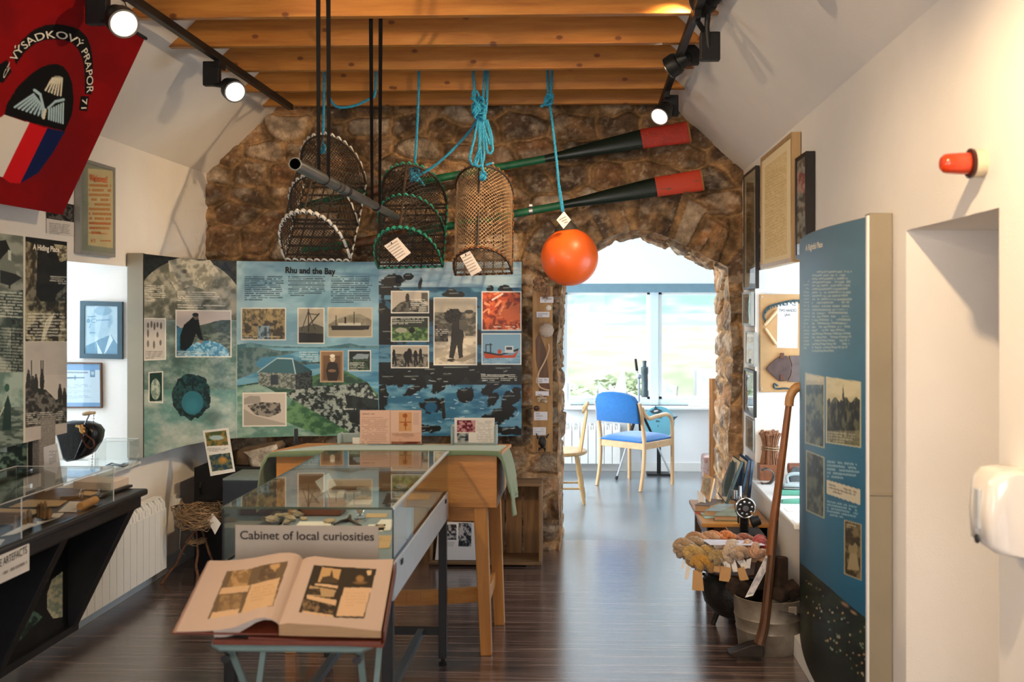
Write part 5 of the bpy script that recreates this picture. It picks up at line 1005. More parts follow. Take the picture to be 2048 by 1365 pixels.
# acrylic case on the counter
zc = .872; f = pZ(227, 1003, zc); XF, YF2 = float(f[0]), float(f[1]); yb2 = 2.75; XB2 = XF - .40; hc = (1003 - 933) / 1991 * YF2
t = thing('acrylic_case', 'long clear acrylic cover with cartridges under it on the black counter', 'display case', ((XF + XB2) / 2, 3.4, zc))
mb = MB()
for a, b in (((XF - .004, yb2, zc), (XF, YF2, zc + hc)), ((XB2, yb2, zc), (XB2 + .004, YF2, zc + hc)), ((XB2, YF2 - .004, zc), (XF, YF2, zc + hc)), ((XB2, yb2, zc + hc - .004), (XF, YF2, zc + hc))): mb.box(a, b)
mb.build('cover', M_acry, t, smooth=0)
M_aedge = mat('acrylic_edge', (.55, .56, .54), .15, var=.1)
mb = MB(); yl = pZ(23, 1078, zc)[1]
for p, q in (((XF, YF2, zc), (XF, YF2, zc + hc)), ((XF, yl, zc), (XF, yl, zc + hc)), ((XF, yb2, zc + hc), (XF, YF2, zc + hc)), ((XB2, YF2, zc + hc), (XF, YF2, zc + hc)), ((XB2, yb2, zc + hc), (XB2, YF2, zc + hc)), ((XB2, YF2, zc), (XB2, YF2, zc + hc))): mb.bar(p, q, .003, .003)
mb.build('polished_edges', M_aedge, t, smooth=0)
random.seed(3)
M_bull = mat('old_brass_cartridge', (.20, .11, .045), .45, .5, var=.5, scale=40); M_cream = mat('aged_paper', (.60, .42, .24), .85, var=.12)
def sheet(lab, pts, z, m, th=.0012, name='paper_sheet', cat='paper', group=None, curl=0):
    P = np.array([pZ(x, y, z) for x, y in pts]); mb = MB(); n = 8; G = plane_grid(*P, n, n); u = np.linspace(0, 1, n)
    G[:, :, 2] += curl * (np.cos(u * 6.28)[None, :] * .5 + .5) + th; H = G.copy(); H[:, :, 2] -= th; mb.grid(G[::-1]); mb.grid(H)
    o = mb.build(name, m, smooth=60); return tag(o, lab, cat, group)
sheet('large buff paper lying under the acrylic cover', [(56, 1000), (135, 1002), (118, 1014), (16, 1016)], zc, M_cream)
sheet('second buff paper under the acrylic cover, nearest the left edge', [(0, 1018), (78, 1020), (70, 1030), (-20, 1034)], zc + .001, M_cream)
sheet('white folded leaflet beside the wooden roller under the cover', [(140, 1004), (170, 1005), (152, 1025), (115, 1025)], zc, M_paper)
sheet('small white slip of paper by the standing cartridges', [(106, 1028), (128, 1027), (118, 1036), (102, 1036)], zc, M_paper)
sheet('long curled strip of white paper in front of the cartridges', [(60, 1048), (118, 1039), (60, 1060), (0, 1078)], zc, M_paper, curl=.006)
sheet('white paper corner at the left edge under the cover', [(-20, 1080), (10, 1080), (0, 1092), (-30, 1095)], zc, M_paper)
for k, (x, y, h, dsc) in enumerate([(30, 1058, .045, 'leftmost short'), (48, 1053, .050, 'squat domed'), (58, 1050, .055, 'thick domed'), (69, 1049, .026, 'shortest'), (77, 1035, .050, 'tall straight'), (83, 1036, .058, 'tall dark'), (90, 1038, .066, 'tallest'), (99, 1038, .040, 'rightmost')]):
    c = pZ(x, y, zc); r = .010 if k in (1, 2) else .007; mb = MB().lathe([(r * 1.1, 0), (r * 1.1, .003), (r, .005), (r, h * .7), (r * .8, h * .85), (r * .25, h), (.0005, h)], c, 16)
    tag(mb.build('cartridge', M_bull), f'{dsc} old brass cartridge standing under the acrylic cover', 'cartridge', 'cartridges under the acrylic cover')
for k in range(5):
    a, b = pZ(-10 + k * 3, 1028 + k * 5, zc + .006), pZ(40 - k * 2, 1028 + k * 5, zc + .006)
    tag(MB().tube([a, b], .0055, 10).build('brass_rod', M_bull), ('thin brass rod lying furthest from the rim under the cover', 'second brass rod of the row under the cover', 'middle brass rod of the row under the cover', 'fourth brass rod of the row under the cover', 'brass rod of the row lying nearest the counter rim')[k], 'rod', 'brass rods under the acrylic cover')
a, b = pZ(160, 1014, zc + .016), pZ(192, 1000, zc + .016); d = (b - a); l_ = np.linalg.norm(d)
t = thing('wooden_roller', 'short turned wooden roller lying by the folded leaflet', 'roller', (a + b) / 2 - [0, 0, .016]); MB().lathe([(.001, -.001), (.013, 0), (.016, .006), (.016, l_ * .6), (.0145, l_ * .62), (.0145, l_ * .66), (.016, l_ * .68), (.015, l_ - .004), (.012, l_), (.001, l_ + .001)], a, 20, d, False).build('barrel', mat('pale_turned_wood', (.50, .25, .08), .4, var=.2, stretch=(1, 1, 1)), t)
# ring binder, slab, leaflet
z0 = zc; P = [pZ(118, 1003, z0), pZ(214, 994, z0), pZ(262, 970, z0), pZ(180, 974, z0)]
t = thing('ring_binder', 'open black ring binder of pale sheets lying at the end of the counter', 'binder', P[0]); n_ = [0, 0, 1]
def slab(P, z0, z1): mb = MB(); A = [np.array([p[0], p[1], z0]) for p in P]; B = [np.array([p[0], p[1], z1]) for p in P]; mb.add(A + B, [(3, 2, 1, 0), (4, 5, 6, 7)] + [(i, (i + 1) % 4, 4 + (i + 1) % 4, 4 + i) for i in range(4)]); return mb
slab([pZ(120, 1000, z0), pZ(206, 996, z0), pZ(266, 975, z0), pZ(190, 974, z0)], z0, z0 + .012).build('cover', M_black, t, bevel=.003, smooth=0)
slab([pZ(146, 985, z0), pZ(222, 988, z0), pZ(258, 975, z0), pZ(180, 973, z0)], z0 + .012, z0 + .045).build('page_stack', mat('pale_pages', (.62, .52, .44), .8, var=.1, stretch=(1, 1, 30)), t, bevel=.002, smooth=0)
slab([pZ(152, 996, z0), pZ(172, 989, z0), pZ(200, 991, z0), pZ(180, 998, z0)], z0 + .012, z0 + .014).build('label_card', M_cream, t, smooth=0)
for x in (163, 199): c = pZ(x, 988, z0 + .03); MB().tube([c + np.array([0, .016 * math.cos(a), .016 * math.sin(a)]) for a in np.linspace(0, 6.28, 12)], .002, 5).build('ring', M_chrome, t)
M_gran = mat('speckled_granite', (.30, .27, .23), .8, col2=(.10, .09, .08), scale=260)
Yg = 4.27; a, b = pY(72, 985, Yg), pY(86, 985, Yg); zt = pY(80, 835, Yg)[2]
tag(MB().prism([(0, 0), (b[0] - a[0], 0), (b[0] - a[0], zt - zc), (0, zt - zc)], (a[0], Yg - .03, zc), (1, 0, 0), (0, 0, 1), (.04, .06, 0)).build('granite_post', M_gran, smooth=0, bevel=.003), 'upright speckled granite slab standing at the back of the black counter', 'stone slab')
t = thing('leaning_leaflet', 'white typed leaflet leaning on the granite slab', 'leaflet', pY(105, 985, 4.15)); Yl = 4.13
Pq = [pY(87, 895, Yl + .05), pY(114, 887, Yl + .05), pY(127, 972, Yl), pY(90, 984, Yl)]; cv = Canvas(plane_grid(*Pq, 40, 60), 'd0ccc8'); cv.lines(98, 902, 114, 930, 8, '6a6a70', .7, -.05); print_on('sheet', cv, M_matte, t)
# black leather case with tool, on the window board
Yb_ = 4.86; pl = [(100, 852), (132, 845), (161, 846), (179, 853), (188, 865), (186, 880), (182, 891), (169, 912), (150, 922), (132, 925), (124, 920), (116, 890), (110, 870)]
P3 = np.array([pY(x, y, Yb_) for x, y in pl]); base = P3[9]; t = thing('leather_case', 'black moulded leather case with a brown strap standing in the left window', 'case', (base[0], Yb_, base[2]))
mb = MB(); cen3 = P3.mean(0); n_ = len(P3); rings = []
for dy, s_ in ((.0, .90), (.008, 1.0), (.07, 1.02), (.13, .92), (.15, .75)): rings.append((P3 - cen3) * s_ + cen3 + [0, dy, 0])
V = np.concatenate(rings); ff = [(k * n_ + j, k * n_ + (j + 1) % n_, (k + 1) * n_ + (j + 1) % n_, (k + 1) * n_ + j) for k in range(4) for j in range(n_)] + [tuple(range(n_)), tuple(4 * n_ + j for j in range(n_))[::-1]]
M_lea = mat('black_leather', (.010, .010, .012), .28, var=.3, scale=30, bump=.3, bscale=40); M_strap = mat('brown_leather', (.10, .032, .014), .4, var=.3, scale=20)
mb.add(V, ff).build('shell', M_lea, t, smooth=50)
MB().tube([pY(x, y, Yb_ - .012) for x, y in ((150, 918), (168, 880), (172, 862), (160, 850))], [.004, .012, .012, .004], 8).build('seam', M_lea, t)
MB().tube(curve([pY(x, y, Yb_ - .035) for x, y in ((163, 868), (168, 885), (180, 897), (188, 893), (187, 882), (176, 873), (168, 866))], 24), .009, 6, sy=.35).build('strap', M_strap, t)
MB().tube([pY(x, y, Yb_ - .03) for x, y in ((161, 850), (164, 862), (168, 868))], [.010, .013, .008], 8).tube([pY(152, 852, Yb_ - .02), pY(170, 858, Yb_ - .03)], .006, 6).build('buckle', M_brass, t)
MB().box(P3[9] + [-.08, .02, -(base[2] - LZ0 - .028)], P3[9] + [.10, .13, .004]).build('clear_block', M_acry, t, smooth=0)
t = thing('corkscrew_tool', 'small tool with a pale wooden handle and thin chain above the leather case', 'tool', pY(172, 848, Yb_ - .02))
MB().tube(curve([pY(166, 829, Yb_ - .02), pY(176, 827, Yb_ - .02), pY(190, 826, Yb_ - .02)], 8), [.008] * 2 + [.0105] * 4 + [.008] * 3, 10).build('handle', mat('pale_handle_wood', (.60, .42, .24), .4), t)
MB().tube([pY(178, 831, Yb_ - .02), pY(169, 850, Yb_ - .02)], .004, 8).build('shank', M_steel, t); mb = MB()
for k in range(20): c = pY(187.5 - k * .2, 832 + k * 5.8, Yb_ - .03); mb.tube([c + np.array([.003 * math.cos(a) * (k % 2), .003 * math.cos(a) * (1 - k % 2), .005 * math.sin(a)]) for a in np.linspace(0, 6.28, 7)], .0011, 4)
mb.build('chain', M_blackm, t)
# small clear box with a brooch in the window
Yc_ = 5.30; zs0 = LZ0 + .024; a, b = pY(190, 930, Yc_), pY(258, 930, Yc_)
t = thing('clear_box', 'small clear plastic box standing at the far end of the left window board', 'box', ((a[0] + b[0]) / 2, Yc_, zs0)); mb = MB(); X0, X1 = a[0], b[0]; hz = zs0 + .15
for p, q in (((X0, Yc_, zs0), (X1, Yc_ + .003, hz)), ((X0, Yc_ + .12, zs0), (X1, Yc_ + .123, hz)), ((X0, Yc_, zs0), (X0 + .003, Yc_ + .12, hz)), ((X1 - .003, Yc_, zs0), (X1, Yc_ + .12, hz))): mb.box(p, q)
mb.build('walls', M_acry, t, smooth=0); mb = MB()
for p, q in (((X0, Yc_, hz), (X1, Yc_, hz)), ((X0, Yc_, zs0), (X0, Yc_, hz)), ((X1, Yc_, zs0), (X1, Yc_, hz)), ((X1, Yc_, hz), (X1, Yc_ + .12, hz)), ((X0, Yc_ + .12, hz), (X1, Yc_ + .12, hz))): mb.bar(p, q, .003, .003)
mb.build('polished_edges', M_aedge, t, smooth=0)
t = thing('pewter_brooch', 'dull twisted pewter brooch lying inside the small clear box', 'brooch', ((X0 + X1) / 2, Yc_ + .06, zs0)); MB().tube(curve([((X0 + X1) / 2 + .05 * math.cos(a) + .01 * math.sin(5 * a), Yc_ + .06 + .03 * math.sin(a), zs0 + .012 + .006 * math.sin(3 * a)) for a in np.linspace(0, 11, 26)], 70), .006, 6).build('twist', M_tube, t)

# twig basket on tripod, socket with cord
M_twig = mat('twig_bark', (.16, .075, .045), .85, var=.5, scale=40, bump=.5); M_straw = mat('dry_stems', (.34, .22, .12), .85, var=.5, scale=40)
nc = pY(400, 1034, 5.93); feet = [pZ(322, 1168, 0), pZ(393, 1172, 0), np.array([pY(434, 1128, 6.06)[0], 6.06, 0])]; top = [pY(402, 1042, 5.93), pY(394, 1040, 5.95), pY(398, 1040, 5.91)]
t = thing('twig_basket', 'woven twig nest on three rough sticks standing in the left corner', 'basket', (nc[0], nc[1], 0))
for k in range(3):
    d = top[k] - feet[k]; rs = np.random.RandomState(k); pts = [feet[k] + d * s + (rs.randn(3) * .005 if 0 < s < 1 else 0) for s in np.linspace(0, 1.12, 8)]; MB().tube(curve(pts, 22), [.0095 - .0002 * i for i in range(len(curve(pts, 22)))], 7).build('stick', M_twig, t)
mb = MB(); rs = np.random.RandomState(7); zr = .245; C3 = [f + (tp - f) * (zr - f[2]) / (tp[2] - f[2]) for f, tp in zip(feet, top)]
for k in range(12): pts = []; [pts.append(C3[i % 3] + rs.randn(3) * .008 if s == 0 else (C3[i % 3] * (1 - s) + C3[(i + 1) % 3] * s) + (np.mean(C3, 0) - C3[i % 3] * .5 - C3[(i + 1) % 3] * .5) * -.18 * math.sin(3.14 * s) + rs.randn(3) * .008) for i in range(3) for s in (0, .33, .66)]; mb.tube(curve(pts + [pts[0]], 50), .0022, 4)
mb.build('binding_ring', M_straw, t); mb = MB()
for k in range(150):
    a0 = rs.rand() * 6.28; r0 = .05 + .07 * rs.rand(); z_ = rs.rand(); pts = [nc + np.array([(r0 + .04 * z_) * math.cos(a0 + s) * (1 + .1 * rs.randn()), (r0 + .04 * z_) * math.sin(a0 + s), -.055 + .11 * z_ + .012 * rs.randn() + .02 * s * rs.randn() * .4]) for s in np.linspace(0, 1.6 + rs.rand(), 5)]; mb.tube(curve(pts, 12), .0022, 4)
for k in range(26): a = rs.rand() * 6.28; p = nc + np.array([.09 * math.cos(a), .09 * math.sin(a), .03 * rs.rand()]); mb.tube([p, p + np.array([math.cos(a) * .05, math.sin(a) * .04, .02 + .06 * rs.rand() - .02])], [.0022, .0012], 4)
mb.build('woven_nest', M_straw, t); cvq = [pY(414, 1040, 5.85), pY(425, 1027, 5.85), pY(442, 1048, 5.85), pY(430, 1070, 5.85)]; MB().add(cvq + [p + np.array([0, .001, 0]) for p in cvq], [(3, 2, 1, 0), (4, 5, 6, 7)]).build('tag', M_paper, t, smooth=0)
c = pX(347, 1004, XL); t = thing('wall_socket', 'white plug and socket with a hanging cord low on the left wall', 'socket', (XL, c[1], c[2] - .04)); MB().box((XL, c[1] - .045, c[2] - .045), (XL + .012, c[1] + .045, c[2] + .045)).build('face_plate', M_white, t, smooth=0, bevel=.003); MB().box((XL + .012, c[1] - .02, c[2] - .02), (XL + .05, c[1] + .02, c[2] + .02)).build('plug', M_white, t, smooth=0, bevel=.004)
MB().tube(curve([(XL + .04, c[1], c[2] - .02), (XL + .045, c[1] + .01, c[2] - .12), (XL + .02, c[1] + .05, c[2] - .3), (XL + .03, c[1] + .10, .06)], 20), .003, 6).build('cord', M_white, t)
# dark cupboards, card, rock
M_navy = mat('dark_navy_paint', (.018, .024, .034), .5, var=.2); M_dcup = mat('charcoal_cloth', (.008, .008, .010), .8)
zA = .645; a, b = pY(388, 1000, 6.22), pY(572, 1000, 6.22)
t = thing('black_cupboard', 'black cupboard standing in the corner below the bay panel', 'cupboard', ((a[0] + b[0]) / 2, 6.4, 0)); MB().box((a[0], 6.22, 0), (b[0] + .05, 6.62, zA)).build('body', M_dcup, t, smooth=0, bevel=.004); MB().tube([(a[0] + .05, 6.21, zA - .09), (a[0] + .05, 6.19, zA - .12), (a[0] + .05, 6.21, zA - .17)], .006).build('handle', M_blackm, t)
a2, b2 = pY(445, 1000, 5.86), pY(575, 1000, 5.86)
t = thing('navy_box', 'dark navy box with a grey felt top between the twig basket and the glass cabinet', 'box', ((a2[0] + b2[0]) / 2, 6.0, 0)); MB().box((a2[0], 5.86, 0), (b2[0], 6.20, .625)).build('body', M_navy, t, smooth=0, bevel=.004); MB().box((a2[0], 5.86, .626), (b2[0], 6.20, .640)).build('felt_top', mat('grey_felt', (.16, .20, .20), .95), t, smooth=0, bevel=.003)
q_ = [pY(405, 862, 6.13), pY(456, 856, 6.13), pY(470, 944, 6.01), pY(421, 953, 6.01)]; t = thing('photo_card', 'white card with two coloured photographs leaning on the black cupboard', 'card', q_[3]); cv = Canvas(plane_grid(*q_, 70, 110), 'dcdad8')
cv.noise(cv.inside([(410, 866), (452, 861), (457, 891), (414, 893)]), '8c7442', '4a5a3a', .15, .15, 3); cv.ell(433, 876, 18, 6, 'a8c4cc', .9, .4); cv.lines(414, 896, 456, 904, 3, '6a6a6a', .7); cv.noise(cv.inside([(418, 911), (460, 906), (466, 938), (424, 944)]), '2c4456', '6a6c4c', .18, .18, 4); cv.ell(445, 921, 12, 9, 'a8824a', .9, .5); cv.ell(447, 920, 5, 4, 'c88a3a', .9, .5); print_on('card_face', cv, M_matte, t)
MB().add([p + np.array([0, .002, 0]) for p in q_] + [p + np.array([0, .005, 0]) for p in q_], [(3, 2, 1, 0), (4, 5, 6, 7), (0, 1, 5, 4), (1, 2, 6, 5), (2, 3, 7, 6), (3, 0, 4, 7)]).build('mount', M_paper, t, smooth=0)
rc = pY(515, 921, 6.40); M_rk = mat('brown_schist', (.16, .10, .055), .85, col2=(.07, .045, .028), scale=12, bump=.8, bscale=25); M_rk2 = mat('pale_quartz_face', (.52, .47, .40), .7, col2=(.20, .16, .12), scale=22, bump=.9, bscale=40)
t = thing('rock_specimen', 'rough brown rock with a pale broken face resting by the green cloth', 'rock', (rc[0], rc[1], zA))
out = [(470, 945), (473, 905), (483, 897), (555, 885), (563, 893), (540, 935), (505, 950), (478, 950)]; P3 = np.array([pY(x, y, 6.32) for x, y in out]); P3[:, 2] = np.maximum(P3[:, 2], zA); cen3 = P3.mean(0); V = []; 
for dy, s_ in ((-.01, .9), (.0, 1.0), (.10, 1.0), (.2, .8)): V.append((P3 - cen3) * s_ + cen3 + [0, dy, 0]); V[-1][:, 2] = np.maximum(V[-1][:, 2], zA)
n_ = 8; MB().add(np.concatenate(V), [(k * n_ + j, k * n_ + (j + 1) % n_, (k + 1) * n_ + (j + 1) % n_, (k + 1) * n_ + j) for k in range(3) for j in range(n_)] + [tuple(range(n_)), tuple(3 * n_ + j for j in range(n_))[::-1]]).build('body', M_rk, t, smooth=30)
fp = np.array([pY(x, y, 6.295) for x, y in ((487, 905), (553, 889), (556, 897), (536, 933), (508, 946), (500, 930), (497, 915))]); cen3 = fp.mean(0); V = [fp, (fp - cen3) * .75 + cen3 - [0, .02, 0]]; n_ = 7; MB().add(np.concatenate(V), [(j, (j + 1) % n_, n_ + (j + 1) % n_, n_ + j) for j in range(n_)] + [tuple(n_ + j for j in range(n_))]).build('broken_face', M_rk2, t, smooth=0)

# ================================================================== TABLE WITH GREEN CLOTH
YT0, YT1 = 4.70, 5.26; xa, xb = pY(552, 960, YT0)[0], pY(994, 960, YT0)[0]; zb3, zt3 = pY(700, 1015, YT0)[2], .968
t = thing('wooden_desk', 'honey coloured wooden desk with splayed legs standing behind the glass cabinet', 'desk', ((xa + xb) / 2, 4.98, 0))
MB().prism([(0, zb3), (YT1 - YT0, zb3), (YT1 - YT0, .915), (0, zt3 - .012)], (xa, YT0, 0), (0, 1, 0), (0, 0, 1), (xb - xa, 0, 0)).build('desk_box', M_oak, t, smooth=0, bevel=.004)
MB().prism([(-.015, zt3 - .012), (YT1 - YT0 + .03, .913), (YT1 - YT0 + .03, .930), (-.015, zt3 + .006)], (xa - .02, YT0, 0), (0, 1, 0), (0, 0, 1), (xb - xa + .045, 0, 0)).build('lid', M_oak, t, smooth=0, bevel=.004)
for i, (fx, fy, tx) in enumerate([(-.472, 4.745, -.50), (-1.411, 4.745, -1.385), (-.448, 5.20, -.478), (-1.43, 5.20, -1.40)]): MB().bar((fx, fy, 0), (tx, fy, zb3 + .005), .052, .06, up=(0, 1, 0), w1=.066).build('leg', M_oakz, t, smooth=0, bevel=.004)
for fx in (-.478, -1.405): MB().bar((fx, 4.76, .245), (fx, 5.19, .245), .022, .07).build('side_stretcher', M_oak, t, smooth=0, bevel=.003)
mb = MB(); P = [(-1.395 + 1.0 * .905 * s, 4.97 - .09 * math.sin(math.pi * s), .225) for s in np.linspace(0, 1, 15)]
for k in range(14): mb.bar(P[k], P[k + 1], .024, .072)
mb.build('bowed_stretcher', M_oak, t, smooth=0); MB().box((-1.38, 4.735, zb3 - .07), (-.50, 4.755, zb3)).build('apron', M_oak, t, smooth=0)
prof = curve([pY(x, y, 4.72) for x, y in ((523, 1010), (526, 965), (531, 930), (540, 912), (556, 903), (640, 900), (760, 899), (880, 900), (984, 901), (1000, 905), (1009, 925), (1017, 960), (1023, 990), (1027, 1017))], 120)
def cloth_row(v, P=prof):
    Q = P.copy(); n = len(Q); u = np.linspace(0, 1, n); ends = np.clip(np.abs(u - .5) * 2 - .72, 0, 1) / .28
    Q[:, 1] = 4.665 + v * .50; drop = v * .042 * (1 - ends); Q[:, 2] -= drop; Q[:, 0] += ends ** .5 * np.sign(u - .5) * (.012 * np.sin(v * 13) - .018 * v); Q[:, 2] -= ends * .03 * np.sin(v * 7 + 1) * (ends > .6); return Q
rows = [cloth_row(v) for v in np.linspace(0, 1, 40)]
f0 = rows[0].copy(); f0[:, 2] -= .020 * (np.abs(np.linspace(-1, 1, len(f0))) < .78) + .003 * np.sin(np.linspace(0, 40, len(f0))); f0[:, 1] -= .004; rows.insert(0, f0)
M_green_c = mat('green_felt_cloth', (.155, .22, .125), .95, var=.1, scale=20, sheen=.3)
o = MB().grid(np.array(rows)).build('green_cloth', M_green_c, smooth=80); s2 = o.modifiers.new('thick', 'SOLIDIFY'); s2.thickness = .006; s2.offset = 1
tag(o, 'sage green cloth laid over the desk with both ends hanging down', 'cloth')
# boards standing on the desk
def dz(Y): return zt3 + .006 - (Y - YT0 + .015) / .6 * .038
Yb3 = 5.06; q_ = [pY(720, 821, Yb3), pY(843, 821, Yb3), pY(843, 897, Yb3), pY(720, 897, Yb3)]; t = thing('text_board', 'pink tinged printed board with a map drawing standing on the desk', 'board', (q_[0] + q_[1]) / 2 * [1, 1, 0] + [0, 0, dz(Yb3)])
q_[2][2] = q_[3][2] = dz(Yb3) + .008; cv = Canvas(plane_grid(*q_, 130, 90), 'c4a596'); cv.lines(724, 826, 776, 831, 1, '7a5a4e', .8); cv.lines(723, 834, 777, 893, 16, '8a6a5c', .55); cv.rect(780, 822, 781, 897, 'a88c80'); cv.rect(798, 825, 823, 863, 'b88a60'); cv.ell(810, 832, 5, 4, '8a4a24', .8); cv.ell(811, 850, 4, 4, '8a4a24', .8); cv.line(811, 828, 811, 860, 1, '8a4a24'); cv.line(800, 845, 822, 845, 1, '8a4a24'); cv.rect(826, 826, 838, 850, 'b89c8e'); cv.noise(cv.box(782, 866, 842, 888), 'c09a88', 'a88472', .05, .1, 3); cv.noise(cv.box(782, 884, 842, 896), '5c2c1c', '8a5a44', .1, .2, 4); print_on('printed_sheet', cv, M_matte, t)
MB().box((q_[0][0] - .004, Yb3 + .002, dz(Yb3)), (q_[1][0] + .004, Yb3 + .006, q_[0][2] + .003)).build('clear_holder', M_acry, t, smooth=0); MB().box((q_[0][0], Yb3 - .0, dz(Yb3) - .006), (q_[1][0], Yb3 + .07, dz(Yb3) + .001)).build('foot', M_acry, t, smooth=0)
Yb4 = 5.14; a, b = pY(909, 836, Yb4), pY(989, 889, Yb4 - .01); t = thing('info_stand', 'small white information sheet in a pale grey slatted holder on the desk', 'stand', ((a[0] + b[0]) / 2, Yb4, dz(Yb4)))
cv = Canvas(plane_grid(a, (b[0], Yb4, a[2]), b, (a[0], Yb4 - .01, b[2]), 90, 60), 'd4d0cc'); cv.noise(cv.box(914, 841, 951, 865), '5a1c2c', 'b88a8c', .25, .25, 3); cv.noise(cv.box(914, 867, 937, 886), '26303a', '9aa0a0', .15, .2, 4); cv.lines(953, 841, 986, 888, 14, '9a9694', .6); print_on('sheet', cv, M_matte, t)
M_gg = mat('pale_grey_green_paint', (.27, .34, .33), .5)
for px in (905, 991): x_ = pY(px, 870, Yb4)[0]; MB().box((x_ - .006, Yb4 - .03, dz(Yb4)), (x_ + .008, Yb4 + .05, pY(px, 851, Yb4)[2])).build('side', M_gg, t, smooth=0, bevel=.005)
MB().box((a[0] - .01, Yb4 - .02, dz(Yb4) - .002), (b[0] + .01, Yb4 + .04, dz(Yb4) + .012)).build('base', M_gg, t, smooth=0, bevel=.003)
a, b = pY(676, 868, 5.16), pY(716, 893, 5.16); t = thing('grey_bookend', 'pale grey rounded bookend holding a white card at the back of the desk', 'bookend', ((a[0] + b[0]) / 2, 5.16, dz(5.16))); MB().box((a[0], 5.14, dz(5.16)), (a[0] + .015, 5.22, a[2] + .004)).box((a[0], 5.19, dz(5.16)), (b[0] + .06, 5.205, a[2])).build('panel', M_gg, t, smooth=0, bevel=.006); MB().box((b[0] - .03, 5.165, dz(5.16)), (b[0] + .05, 5.168, a[2] - .02)).build('card', M_paper, t, smooth=0)
tag(MB().lathe([(.011, 0), (.011, .075), (.009, .08)], (pY(592, 890, 5.14)[0], 5.14, dz(5.14)), 12).build('black_post', M_blackm), 'short black post standing at the back left of the desk', 'post')

# ================================================================== GLASS CABINET
X0, X1, Y0, Y1 = -1.214, -.641, 3.30, 4.62; ZG = .98; ZBs = .80; ZA0 = .675
M_capron = mat('cool_white_metal', (.60, .68, .76), .28, .35, var=.05); M_felt = mat('blue_grey_felt', (.26, .33, .39), .9, var=.06)
t = thing('glass_cabinet', 'long glass topped cabinet on black metal legs in the middle of the room', 'cabinet', ((X0 + X1) / 2, 3.96, 0)); CAB = t
mb = MB()
for p, q in (((X0, Y0, ZBs), (X0 + .006, Y1, ZG)), ((X1 - .006, Y0, ZBs), (X1, Y1, ZG)), ((X0, Y0, ZBs), (X1, Y0 + .006, ZG)), ((X0, Y1 - .006, ZBs), (X1, Y1, ZG))): mb.box(p, q)
mb.build('glass_sides', glass('cabinet_glass', (.95, .98, .97), 1.3), t, smooth=0)
MB().box((X0 - .004, Y0 - .004, ZG), (X1 + .004, Y1 + .004, ZG + .006)).build('glass_lid', glass('lid_glass', (.95, .98, .97), 1.52), t, smooth=0)
mb = MB()
for p, q in (((X0, Y0, ZG + .003), (X1, Y0, ZG + .003)), ((X0, Y1, ZG + .003), (X1, Y1, ZG + .003)), ((X0, Y0, ZG + .003), (X0, Y1, ZG + .003))): mb.bar(p, q, .003, .007)
mb.build('lid_edges', mat('dark_glass_edge', (.06, .08, .05), .2), t, smooth=0)
MB().bar((X1, Y0, ZG + .003), (X1, Y1, ZG + .003), .012, .007).build('lid_bright_edge', M_capron, t, smooth=0)
mb = MB(); mb.bar((X1, Y0, ZBs), (X1, Y0, ZG), .004, .004).bar((X0, Y0, ZBs), (X0, Y0, ZG), .004, .004); mb.build('corner_edges', M_ink, t, smooth=0)
mb = MB().box((X1 - .02, Y0, ZA0), (X1 + .004, Y1, ZBs)).box((X0 - .004, Y0, ZA0), (X0 + .02, Y1, ZBs)).box((X0, Y0 - .004, ZA0), (X1, Y0 + .02, ZBs)).box((X0, Y1 - .02, ZA0), (X1, Y1 + .004, ZBs)); mb.build('apron', M_capron, t, smooth=0, bevel=.003)
MB().box((X0, Y0, ZBs - .015), (X1, Y1, ZBs)).build('display_floor', M_felt, t, smooth=0)
for Y in (3.42, 4.50): MB().box((X1 + .004, Y, ZBs - .035), (X1 + .008, Y + .03, ZBs - .018)).build('lock', M_blackm, t, smooth=0)
for x_, y_ in ((X0 + .02, Y0 + .02), (X1 - .02, Y0 + .02), (X0 + .02, Y1 - .02), (X1 - .02, Y1 - .02)):
    l = MB().box((x_ - .018, y_ - .018, .03), (x_ + .018, y_ + .018, ZA0)).build('leg', M_blackm, t, smooth=0, bevel=.002); MB().lathe([(.010, .0), (.020, .002), (.020, .010), (.010, .014), (.010, .03)], (x_, y_, 0), 14).build('levelling_foot', M_blackm, l)
MB().box((X0 + .03, Y1 - .035, .14), (X1 - .03, Y1 - .005, .17)).build('end_rail', M_blackm, t, smooth=0); MB().box((X0 + .03, Y0 + .005, .14), (X1 - .03, Y0 + .035, .17)).build('end_rail', M_blackm, t, smooth=0)
for xf_ in (-.76, -1.08): MB().box((xf_ - .015, Y0 + .02, .141), (xf_ + .015, Y1 - .02, .169)).build('long_rail', mat('grey_metal', (.10, .12, .14), .35, .5), t, smooth=0)
# sign
a, b = pY(471, 1051, Y0 - .008), pY(757, 1054, Y0 - .008); t = thing('cabinet_sign', 'beige sign naming the local curiosities fixed to the end of the glass cabinet', 'sign', ((a[0] + b[0]) / 2, Y0 - .008, .70)); MB().box((a[0], Y0 - .010, .70), (b[0], Y0 - .005, a[2])).build('plate', mat('greige_card', (.45, .39, .32), .8, var=.03), t, smooth=0)
lettering('Cabinet of local curiosities', 480, 1079, 748, 1082, 17.5, lambda px, py: pY(px, py, Y0 - .0105), mat('brown_grey_ink', (.035, .025, .022), .8), t, .012)
